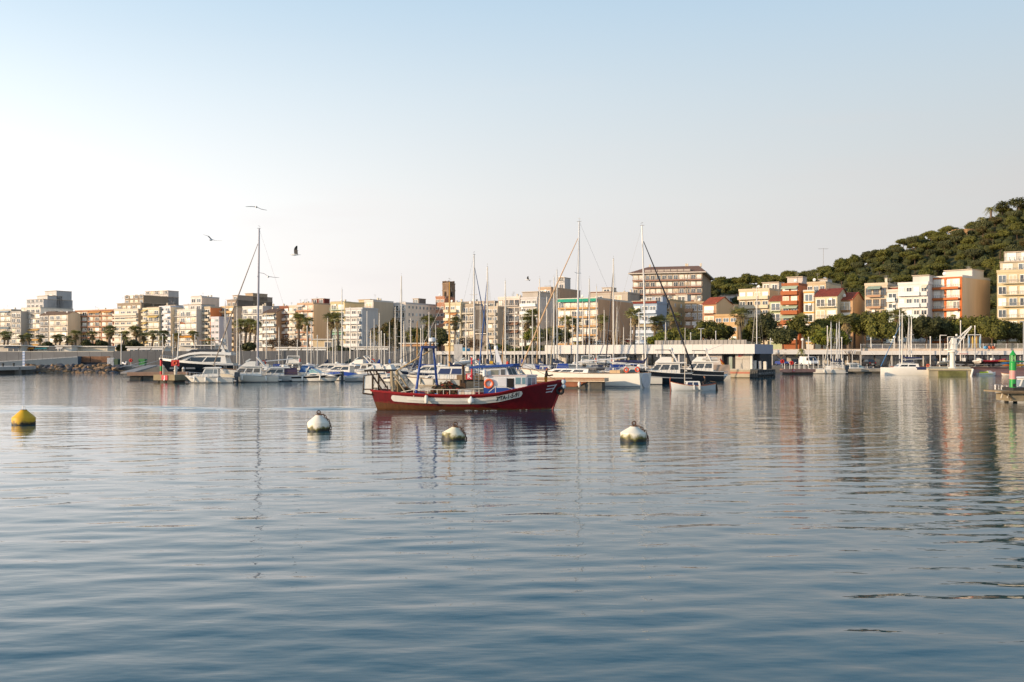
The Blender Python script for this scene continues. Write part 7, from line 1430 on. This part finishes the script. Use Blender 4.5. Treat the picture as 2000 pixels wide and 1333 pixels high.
    B('doorway', MB().box(X(992), X(1005.5), -hw - .02, -hw + .05, Z(764), Z(742)), M('14120f', .8), e); B('sliding_door', MB().box(X(975), X(991), -hw - .05, -hw - .01, Z(764), Z(741)), M('cfcfd0', .5), e)
    B('skirting', MB().box(X(947.5), X(1006), -hw - .06, -hw - .005, zd, Z(760)), BL, e)
    B('life_ring', MB().torus(.27, .075, (X(957.5), -hw - .09, Z(752)), 24, 8), M('d8663c', .5, .12, 3), e, True)
    B('liferaft', MB().lathe([(.03, -.02), (.13, .05), (.14, .4), (.05, .5)], 10, (X(949), -hw - .15, Z(739))), W1, e, True)
    B('flag', MB().box(X(957), X(964), -.4, -.38, Z(714), Z(709)), M('c9a02c', .7), e)
    # exhaust stack and aerial
    B('exhaust_stack', MB().hexa([(X(970), -.2, r1), (X(982), -.2, r1), (X(982), .2, r1), (X(970), .2, r1), (X(967), -.1, Z(684)), (X(971), -.1, Z(684)), (X(971), .1, Z(684)), (X(967), .1, Z(684))]), W1, e)
    B('stack_head', MB().lathe([(.13, Z(686)), (.15, Z(683)), (.1, Z(679))], 10, (X(969), 0, 0)), W1, e, True); B('crossarm', MB().tube([(X(964), 0, Z(692)), (X(982), 0, Z(694))], .025, 4), RIG, e); B('aerial', MB().tube([(X(969), 0, Z(680)), (X(967), 0, Z(640))], .015, 4), RIG, e)
    B('signal_light', MB().lathe([(.08, Z(716)), (.1, Z(712)), (.04, Z(709))], 8, (X(992), -.3, 0)), M('c8482c', .5), e)
    # blue gantry with radar
    def leg(xa_, ya, za, xb_, yb, zb, r=.085): B('gantry_leg', MB().tube([(xa_, ya, za), (xb_, yb, zb)], [r * 1.15, r * .85], 8), BL, e, True)
    leg(X(816.5), -1.55, .75, X(826), -.45, Z(681)); leg(X(853), .9, .6, X(845), .3, Z(682))
    B('gantry_top', MB().box(X(823), X(851), -.5, .5, Z(684), Z(679)), M('1a2a55', .6, .15), e); B('gantry_box', MB().box(X(829), X(835), -.3, .1, Z(690), Z(684)), M('22242a', .7), e)
    [B('radar_stand', MB().tube([(X(px), y, Z(680)), (X(px), y, Z(671))], .05, 5), M('6a5038', .6), e) for px, y in ((841, -.15), (846, .15))]; B('radar_dome', MB().lathe([(.2, Z(671.5)), (.25, Z(670)), (.25, Z(665)), (.18, Z(663))], 16, (X(843.5), 0, 0)), W1, e, True)
    B('floodlight', MB().lathe([(.05, 0), (.12, .06), (.12, .16)], 10, (X(830), -.2, Z(675)), 'x'), M('b98a52', .5), e); B('whip_aerial', MB().tube([(X(840.5), -.2, Z(679)), (X(840.5), -.2, Z(640))], .018, 4), M('5a7a9a', .5), e)
    B('derrick_boom', MB().tube([(X(840), -.2, Z(689)), (X(776), -.6, Z(728))], .05, 6), M('b99a6a', .6), e)
    wire = MB()
    for a, b_ in (((826, 681, -.4), (742, 727, -1)), ((848, 682, .2), (905, 716, 0)), ((840, 690, -.3), (775, 729, .6)), ((905, 716, 0), (970, 690, 0)), ((969, 690, 0), (1096, 750, 0)), ((742, 727, -1.1), (733, 764, -1.2))): wire.tube([(X(a[0]), a[2], Z(a[1])), (X(b_[0]), b_[2], Z(b_[1]))], .014, 3)
    B('wire', wire, ROPE, e)
    # stern gallows, trawl boards, winch posts
    DW = M('4a3a2c', .75, .3, 2); TN = M('a8987c', .75, .25, 2)
    B('gallows_beam', MB().tube([(X(716), -1.1, Z(727)), (X(768), -1.1, Z(727.5))], .07, 6).tube([(X(719), 1.1, Z(727)), (X(768), 1.1, Z(727.5))], .07, 6).tube([(X(768), -1.15, Z(727)), (X(768), 1.15, Z(727))], .07, 6).tube([(X(719), -1.15, Z(727)), (X(719), 1.15, Z(727))], .07, 6), M('2c2622', .7, .2), e)
    for sy in (-1.1, 1.1):
        B('gallows_post', MB().tube([(X(772), sy, .6), (X(769), sy, Z(728))], .11, 7), TN, e, True); B('gallows_brace', MB().tube([(X(797), sy, Z(770)), (X(771), sy, Z(732))], .06, 6), TN, e); B('gallows_brace', MB().tube([(X(751), sy, Z(765)), (X(727), sy, Z(729))], .06, 6), M('3a2e26', .7), e)
        B('trawl_board', MB().hexa([(X(714), sy - .12, Z(771)), (X(731), sy - .12, Z(773)), (X(731), sy + .04, Z(773)), (X(714), sy + .04, Z(771)), (X(716), sy - .12, Z(737)), (X(731), sy - .12, Z(735)), (X(731), sy + .04, Z(735)), (X(716), sy + .04, Z(737))]), M('ddd9cf', .5, .2, 1.5), e)
        B('board_edge', MB().tube([(X(714), sy - .12, Z(771)), (X(716), sy - .12, Z(737)), (X(731), sy - .12, Z(735))], .05, 5), DW, e); B('board_edge', MB().tube([(X(714), sy - .12, Z(771)), (X(731), sy - .12, Z(773))], .06, 5), DW, e); B('board_bracket', MB().box(X(716), X(730), sy - .16, sy - .1, Z(764), Z(762)), DW, e)
        B('board_frame', MB().tube([(X(732), sy - .05, Z(775)), (X(733), sy - .05, Z(735))], .07, 6), DW, e); B('board_chain', MB().tube([(X(722), sy, Z(727)), (X(724), sy, Z(737))], .04, 5), DW, e)
    B('trawl_winch', MB().lathe([(.42, -.7), (.42, -.6), (.2, -.55), (.2, .55), (.42, .6), (.42, .7)], 14, (X(783), 0, 1.15), 'y'), M('5a4a3c', .7, .3, 2), e, True)
    B('winch_drum', MB().lathe([(.16, .6), (.18, 1.9), (.22, 2.0)], 9, (X(775), -.4, 0)), TN, e, True); B('winch_drum', MB().lathe([(.16, .6), (.18, 1.7), (.22, 1.8)], 9, (X(783), -.7, 0)), M('7a6a4c', .8, .3), e, True)
    for px in (757, 762): B('stanchion', MB().tube([(X(px), -1.3, .9), (X(px + .5), -1.3, Z(756))], .03, 5), M('2c2622', .7), e)
    # net heap
    r = random.Random(3); lob = [(X(862), -.1, 1.15, .75, .9, .6), (X(875), .1, 1.28, .7, .9, .66), (X(888), 0, 1.15, .6, .85, .55), (X(852), -.3, .95, .4, .6, .5), (X(792), .1, 1.0, .55, .9, .5)]
    mm = leaf_mesh('net_heap', lob, 900, .14, 5, [M('4a3822', .9, .3, 4), M('5a4a2a', .9, .3, 4), M('8a3a26', .9, .3, 4), M('3e321f', .95, .3, 5)], .96); O('net_heap', mm, e)
    B('net_float', MB().lathe([(.02, -.2), (.16, -.1), (.2, .05), (.1, .2)], 10, (X(857), -1.3, .95)), M('1f5f9a', .5), e, True); B('barrel', MB().lathe([(.26, .5), (.29, .75), (.26, 1.05)], 12, (X(870), -1.2, 0)), M('9a2a22', .6), e, True)
    for i in range(5): B('fish_box', MB().hexa([(X(899 + i * 6.5), -1.5, .9), (X(904.5 + i * 6.5), -1.5, .9), (X(904.5 + i * 6.5), -.9, .9), (X(899 + i * 6.5), -.9, .9), (X(898.6 + i * 6.5), -1.52, 1.36), (X(904.9 + i * 6.5), -1.52, 1.36), (X(904.9 + i * 6.5), -.88, 1.36), (X(898.6 + i * 6.5), -.88, 1.36)]), M(('d3cfc4', 'cbb9a4', 'd9d6ce')[i % 3], .6, .15, 2), e)
    B('mast_post', MB().tube([(X(905), .2, .5), (X(904), .2, Z(716))], .09, 7), M('3a2c20', .8, .3), e, True); B('post_base', MB().box(X(900), X(909), -.1, .5, .5, Z(752)), M('4a3522', .8, .3), e)
    B('post_cap', MB().tube([(X(904), .2, Z(718)), (X(911), .2, Z(716))], .05, 5), M('3a2c20', .8), e)
    for px, y, c in ((812, -.9, '7a3a24'), (828, -1.3, '2a4a6a'), (838, -.6, '8a7a5a'), (744, -.5, '5a4a38')): B('rope_coil', MB().torus(.26, .09, (X(px), y, 1.0), 14, 6, 'z').torus(.22, .08, (X(px), y, 1.14), 14, 6, 'z'), M(c, .9, .3, 5), e, True)
    # white tube rail along the working deck
    rl = MB(); zt = Z(763); rl.tube([(X(790), -1.72, Z(768)), (X(815), -1.75, zt), (X(900), -1.8, zt), (X(948), -1.75, Z(761))], .028, 5)
    for px in (815, 842, 860, 872, 884, 930, 940): rl.tube([(X(px), -1.78, .9), (X(px), -1.78, zt)], .024, 5)
    rl.tube([(X(958), -1.6, Z(768)), (X(971), -1.55, Z(757)), (X(985), -1.5, Z(757)), (X(1003), -1.45, Z(762))], .024, 5); rl.tube([(X(971), -1.55, .9), (X(971), -1.55, Z(757))], .024, 5); B('deck_rail', rl, M('cfc8b8', .5), e)
    B('fender_ball', MB().lathe([(.04, .26), (.07, .2), (.18, .08), (.22, -.06), (.17, -.2), (.05, -.27)], 14, (X(925), -pt(X(925), .6, 1, .22).y, .72)), M('cfd0cc', .45, .08), e, True); B('fender_line', MB().tube([(X(925), -1.98, 1.02), (X(925), -1.93, 1.15)], .02, 4), ROPE, e)
    B('fender_roll', MB().lathe([(.05, -.3), (.12, -.24), (.12, .2), (.05, .28)], 10, (X(840), -2.02, .78)), M('c9c6bc', .5), e, True)
    for z, y in ((1.95, -.15), (1.62, -.12)): B('bow_fender', MB().lathe([(.03, -.16), (.13, -.1), (.17, .05), (.1, .17)], 10, (X(1100.5), y, z - .05)), M('aebdc6', .5), e, True)
    B('bow_tyre', MB().torus(.2, .09, (X(1094), -.22, 1.3), 16, 8), M('16171a', .8), e, True); B('bow_roller', MB().box(X(1088), X(1100), -.14, .14, 1.9, 2.08), M('1c1c1e', .7), e)
    return e, X, Z
FB, FX, FZ = fishing_boat()
# disturbed water: bow wave and wake foam
def foam(name, label, pts, w, seed, n=60, c='cfd6d8'):
    r = random.Random(seed); mb = MB()
    for i in range(n):
        t = r.random(); k = t * (len(pts) - 1); j = min(int(k), len(pts) - 2); p = Vector(pts[j]).lerp(Vector(pts[j + 1]), k - j); a = r.uniform(.08, .3); b = r.uniform(.015, .04)
        p += Vector((r.uniform(-.2, .2), r.uniform(-w, w), 0)); z = .02 + r.uniform(0, .015)
        mb.add([(p.x - a, p.y, z - .03), (p.x, p.y - b, z), (p.x + a, p.y, z - .03), (p.x, p.y + b, z), (p.x, p.y, z + .012)], [(0, 1, 4), (1, 2, 4), (2, 3, 4), (3, 0, 4)])
    o = B(name, mb, M(c, .6, .1), None); o['label'] = label; o['category'] = 'foam'; S(o, 'stuff')
foam('bow_foam', 'thin line of white foam along the red hull and its bow', [(FB.location.x + x, 67.35 + .09 * abs(x - 1) + max(0, x - 2) * .28, 0) for x in (-5, -2, 1, 3, 5, 6.4)], .06, 2, 16)
# ---------------------------------------------------------------- mooring buoys
def buoy(label, px, ywl, wpx, ytop_body, yshoulder, colr, stain, ring_h, tilt=(0, 0), chain=True, cat='buoy'):
    Y = YW(ywl) + wpx / 2 / F * YW(ywl); k = Y / F; r = wpx / 2 * k; p = wx(px, Y); e = E('mooring_buoy', label, cat, (p[0], p[1], 0)); e.rotation_euler = (R(tilt[0]), R(tilt[1]), R(15)); zs = (ywl - yshoulder) * k; zt = (ywl - ytop_body) * k
    m = bpy.data.materials.new('buoy_paint'); m.use_nodes = True; n = m.node_tree; L = n.links; b = n.nodes['Principled BSDF']; tc = n.nodes.new('ShaderNodeTexCoord'); sp = n.nodes.new('ShaderNodeSeparateXYZ'); L.new(tc.outputs['Object'], sp.inputs[0])
    no = n.nodes.new('ShaderNodeTexNoise'); no.inputs['Scale'].default_value = 4; no.inputs['Detail'].default_value = 6; L.new(tc.outputs['Object'], no.inputs['Vector'])
    a = n.nodes.new('ShaderNodeMath'); a.operation = 'MULTIPLY_ADD'; a.inputs[1].default_value = -.5; L.new(no.outputs[0], a.inputs[0]); L.new(sp.outputs[2], a.inputs[2])
    mr = n.nodes.new('ShaderNodeMapRange'); mr.inputs[1].default_value = -.2; mr.inputs[2].default_value = stain; L.new(a.outputs[0], mr.inputs[0])
    rp = n.nodes.new('ShaderNodeValToRGB'); rp.color_ramp.elements[0].color = (*lin('1c1c10'), 1); rp.color_ramp.elements[0].position = .05; rp.color_ramp.elements[1].color = (*lin(colr), 1); rp.color_ramp.elements[1].position = .62; q = rp.color_ramp.elements.new(.28); q.color = (*lin('6a6428' if colr[0] != 'c' or colr[4] > '4' else '8a6a18'), 1); L.new(mr.outputs[0], rp.inputs[0]); L.new(rp.outputs[0], b.inputs['Base Color']); b.inputs['Roughness'].default_value = .55
    B('float', MB().lathe([(r * .9, -.5), (r, -.4), (r, zs - .03), (r * .985, zs), (r * .32, zt), (r * .28, zt + .03)], 28), m, e, smooth=True)
    B('top_plate', MB().lathe([(r * .28, zt + .02), (r * .28, zt + .06)], 14), M('6a5038', .8, .3), e)
    if chain:
        RU = M('5c4230', .85, .4, 6); B('shackle', MB().torus(.085, .026, (0, 0, zt + .17), 14, 6), RU, e, True)
        pts = [Vector((.02, 0, zt + .1)), Vector((r * .45, -.1, zt + .04)), Vector((r * .85, -.18, zs + .08)), Vector((r * 1.04, -.2, zs * .55)), Vector((r * 1.06, -.2, -.1))]
        lm = MB().torus(.06, .021, (0, 0, 0), 10, 5).mesh('chain_link', RU)
        d = 0
        for j in range(len(pts) - 1):
            s = pts[j + 1] - pts[j]; nn = max(2, int(s.length / .095))
            for i in range(nn):
                o = O('chain_link', lm, e, pts[j] + s * (i / nn)); o.rotation_euler = (s.to_track_quat('X', 'Z') @ Matrix.Rotation(R(90) * ((i + j) % 2), 3, 'X').to_quaternion()).to_euler(); o.scale = (1.15, 1, .8)
    else: B('lifting_eye', MB().tube([(-.06, 0, zt), (-.05, 0, zt + ring_h), (.05, 0, zt + ring_h), (.06, 0, zt)], .018, 6), STEEL, e)
buoy('yellow mooring buoy with a wire lifting eye', 46.5, 831, 43, 804, 817, 'cfa010', .06, .24, chain=False)
buoy('upright white mooring buoy with rusty chain nearest the stern of the red boat', 622.5, 843, 43.5, 814, 826.5, 'dcd6c6', .1, .15)
buoy('low tilted white mooring buoy with a dirty stained side', 885, 861, 46, 838, 850, 'd6d0b6', .18, .15, (0, 9))
buoy('white mooring buoy draped in dark weed and chain', 1236.5, 864, 51, 837, 848, 'dcd6c4', .2, .15, (0, 3))
e = bpy.data.objects.get('mooring_buoy.003')
# ---------------------------------------------------------------- gulls
def gull(label, px, py, span_px, bank, yaw, flap, Y, pitch=0):
    p = P(px, py, Y); mb = MB(); S_ = span_px / F * Y / 2
    L_ = S_ * .72
    mb.cur = 0; mb.lathe([(.004, -L_ * .5), (.03 * L_ * 2, -L_ * .32), (.085 * L_, -L_ * .1), (.13 * L_, .08 * L_), (.11 * L_, .28 * L_), (.075 * L_, .38 * L_), (.07 * L_, .45 * L_), (.02 * L_, .52 * L_)], 10, (0, 0, 0), 'x')
    mb.add([(-L_ * .35, -.02, 0), (-L_ * .35, .02, 0), (-L_ * .62, .1 * L_, .0), (-L_ * .62, -.1 * L_, 0), (-L_ * .35, 0, .03)], [(0, 1, 2, 3), (0, 4, 1), (1, 4, 2), (2, 4, 3), (3, 4, 0)])
    mb.cur = 2; mb.lathe([(.02 * L_, .5 * L_), (.015 * L_, .56 * L_), (.003, .6 * L_)], 6, (0, 0, 0), 'x')
    for sd, fl in ((-1, flap[0]), (1, flap[1])):
        sec = []
        for i in range(8):
            t = i / 7; y = S_ * t; a = R(fl) * (1 if t < .45 else .55 if fl > 0 else 1.2); ym = min(t, .45) * S_; yo = max(0, t - .45) * S_
            yy = ym * math.cos(R(fl)) + yo * math.cos(R(fl) * .3); zz = ym * math.sin(R(fl)) + yo * math.sin(R(fl) * .3) ; c = L_ * (.46 - .08 * t - .26 * t ** 4); xs_ = L_ * (.12 + .14 * math.sin(t * 2.2) - .42 * t * t)
            th = .018 * L_ * (1.6 - t); sec.append([(xs_, sd * yy, zz + .03), (xs_ - c * .4, sd * yy, zz + .03 + th), (xs_ - c, sd * yy, zz + .02), (xs_ - c * .4, sd * yy, zz + .03 - th * .5)])
        for i in range(7):
            mb.cur = 3 if i >= 5 else 1; o = len(mb.v); mb.add(sec[i] + sec[i + 1], [(k, (k + 1) % 4, 4 + (k + 1) % 4, 4 + k) for k in range(4)] + ([(4, 5, 6, 7)] if i == 6 else []))
    o = B('seagull', mb, [M('d8d4cc', .7, .05), M('66605a', .7, .1), M('c9a03c', .5), M('2c2a2a', .7)], None, smooth=True, loc=p, rot=(R(bank), R(pitch), R(yaw)))
    tag(o, label, 'gull')
gull('gliding gull highest in the sky with drooping wings', 501, 405, 42, 0, -80, (2, -26), 95, 0)
gull('banking gull with sunlit underwings beside the tall grey mast top', 413, 469, 42, 0, -100, (48, -14), 90, 8)
gull('gull with one wing raised straight up', 577, 498, 44, 12, 188, (66, 60), 88)
gull('dark backed gull gliding close by the grey mast', 524, 541, 42, 0, -78, (36, -8), 90)
gull('gull gliding over the rooftops near the white lift tower', 1031, 547, 24, 26, 170, (30, 6), 130)
gull('small white gull low before the tan red banded block', 167, 646, 10, -20, 20, (50, 30), 170)
# ---------------------------------------------------------------- people
def person(label, parent_loc, rz, J, top, trousers, capc, skin='8a6248'):
    """one continuous skinned figure from joints (metres, facing +x); fingers are short chains of their own"""
    vs = []; es = []; rs = []; zone = []
    def add(p, r, z, par=None):
        vs.append(Vector(p)); rs.append(r); zone.append(z)
        if par is not None: es.append((par, len(vs) - 1))
        return len(vs) - 1
    pel = add(J['pelvis'], (.15, .13), 1); wa = add(J['waist'], (.15, .12), 0, pel); ch = add(J['chest'], (.19, .14), 0, wa); ne = add(J['neck'], (.06, .06), 2, ch); h1 = add(J['head'], (.085, .1), 2, ne); h2 = add(J['crown'], (.085, .1), 3, h1); add(Vector(J['head']) + Vector((.105, 0, -.01)), (.022, .02), 2, h1)
    for sd, s in (('l', 1), ('r', -1)):
        sh = add(J['sh' + sd], (.075, .075), 0, ch); el = add(J['el' + sd], (.052, .052), 0, sh); wr = add(J['wr' + sd], (.035, .032), 0, el); d = (Vector(J['wr' + sd]) - Vector(J['el' + sd])).normalized(); sdv = d.cross(Vector((0, 0, 1))).normalized(); up = sdv.cross(d)
        pa = add(Vector(J['wr' + sd]) + d * .07, (.04, .026), 2, wr)
        for i, ln in enumerate((.075, .085, .08, .062)):
            b0 = Vector(J['wr' + sd]) + d * .085 + sdv * (.03 - .02 * i); k1 = add(b0 + d * ln * .5, (.011, .011), 2, pa); add(b0 + d * ln * .75 - up * .035, (.009, .009), 2, k1)
        t1 = add(Vector(J['wr' + sd]) + d * .05 + sdv * .05 * s - up * .01, (.012, .012), 2, pa); add(Vector(J['wr' + sd]) + d * .1 + sdv * .06 * s - up * .03, (.01, .01), 2, t1)
        hp = add(J['hip' + sd], (.1, .1), 1, pel); kn = add(J['kn' + sd], (.075, .075), 1, hp); an = add(J['an' + sd], (.055, .055), 1, kn); add(J['toe' + sd], (.05, .035), 4, an)
    m = bpy.data.meshes.new('person'); m.from_pydata([tuple(v) for v in vs], es, []); o = bpy.data.objects.new('person', m); COL.objects.link(o)
    md = o.modifiers.new('skin', 'SKIN'); md.use_smooth_shade = True
    for i, r_ in enumerate(rs): m.skin_vertices[0].data[i].radius = r_
    m.skin_vertices[0].data[0].use_root = True; s2 = o.modifiers.new('sub', 'SUBSURF'); s2.levels = 2; s2.render_levels = 2
    bpy.context.view_layer.update(); me = bpy.data.meshes.new_from_object(o.evaluated_get(bpy.context.evaluated_depsgraph_get())); bpy.data.objects.remove(o)
    me.materials.clear()
    for c in (top, trousers, skin, capc, '1c1a18'): me.materials.append(M(c, .8, .12, 8))
    va = np.array([tuple(v) for v in vs]); zo = np.array(zone)
    for p in me.polygons: p.material_index = int(zo[np.argmin(((va - np.array(p.center)) ** 2).sum(1))]); p.use_smooth = True
    o = O('person', me, None, parent_loc, (0, 0, rz)); return tag(o, label, 'person')
def loc_of(root, x, y, z): return root.location + Matrix.Rotation(root.rotation_euler.z, 3, 'Z') @ Vector((x, y, z))
stand = dict(pelvis=(0, 0, .95), waist=(.01, 0, 1.1), chest=(.04, 0, 1.32), neck=(.06, 0, 1.5), head=(.08, 0, 1.6), crown=(.075, 0, 1.68), shl=(.04, .19, 1.4), shr=(.04, -.19, 1.4), ell=(.14, .25, 1.14), elr=(.16, -.24, 1.14), wrl=(.38, .14, 1.16), wrr=(.38, -.12, 1.2), hipl=(0, .1, .9), hipr=(0, -.1, .9), knl=(.04, .12, .5), knr=(.0, -.12, .5), anl=(.0, .13, .08), anr=(-.04, -.13, .08), toel=(.15, .14, .05), toer=(.11, -.14, .05))
person('fisherman in yellow oilskin trousers and dark top standing at the red bow', loc_of(FB, FX(1066), 0, FZ(770) + .02), R(-3), stand, '1d1a1c', 'b0741c', '8a2a24')
sit = dict(pelvis=(0, 0, .5), waist=(.02, 0, .65), chest=(.06, 0, .88), neck=(.1, 0, 1.05), head=(.13, 0, 1.15), crown=(.125, 0, 1.23), shl=(.06, .19, .96), shr=(.06, -.19, .96), ell=(.08, .27, .7), elr=(.04, -.27, .7), wrl=(.3, .2, .62), wrr=(-.2, -.24, .58), hipl=(.05, .1, .48), hipr=(.05, -.1, .48), knl=(.45, .14, .48), knr=(.45, -.14, .48), anl=(.48, .14, .08), anr=(.46, -.14, .08), toel=(.62, .15, .05), toer=(.6, -.15, .05))
person('helmsman in a dark jacket seated at the stern of the small white boat', loc_of(SKIFF, -1.35, 0, .32), R(178), sit, '1c1a1a', '22242a', '14110f')
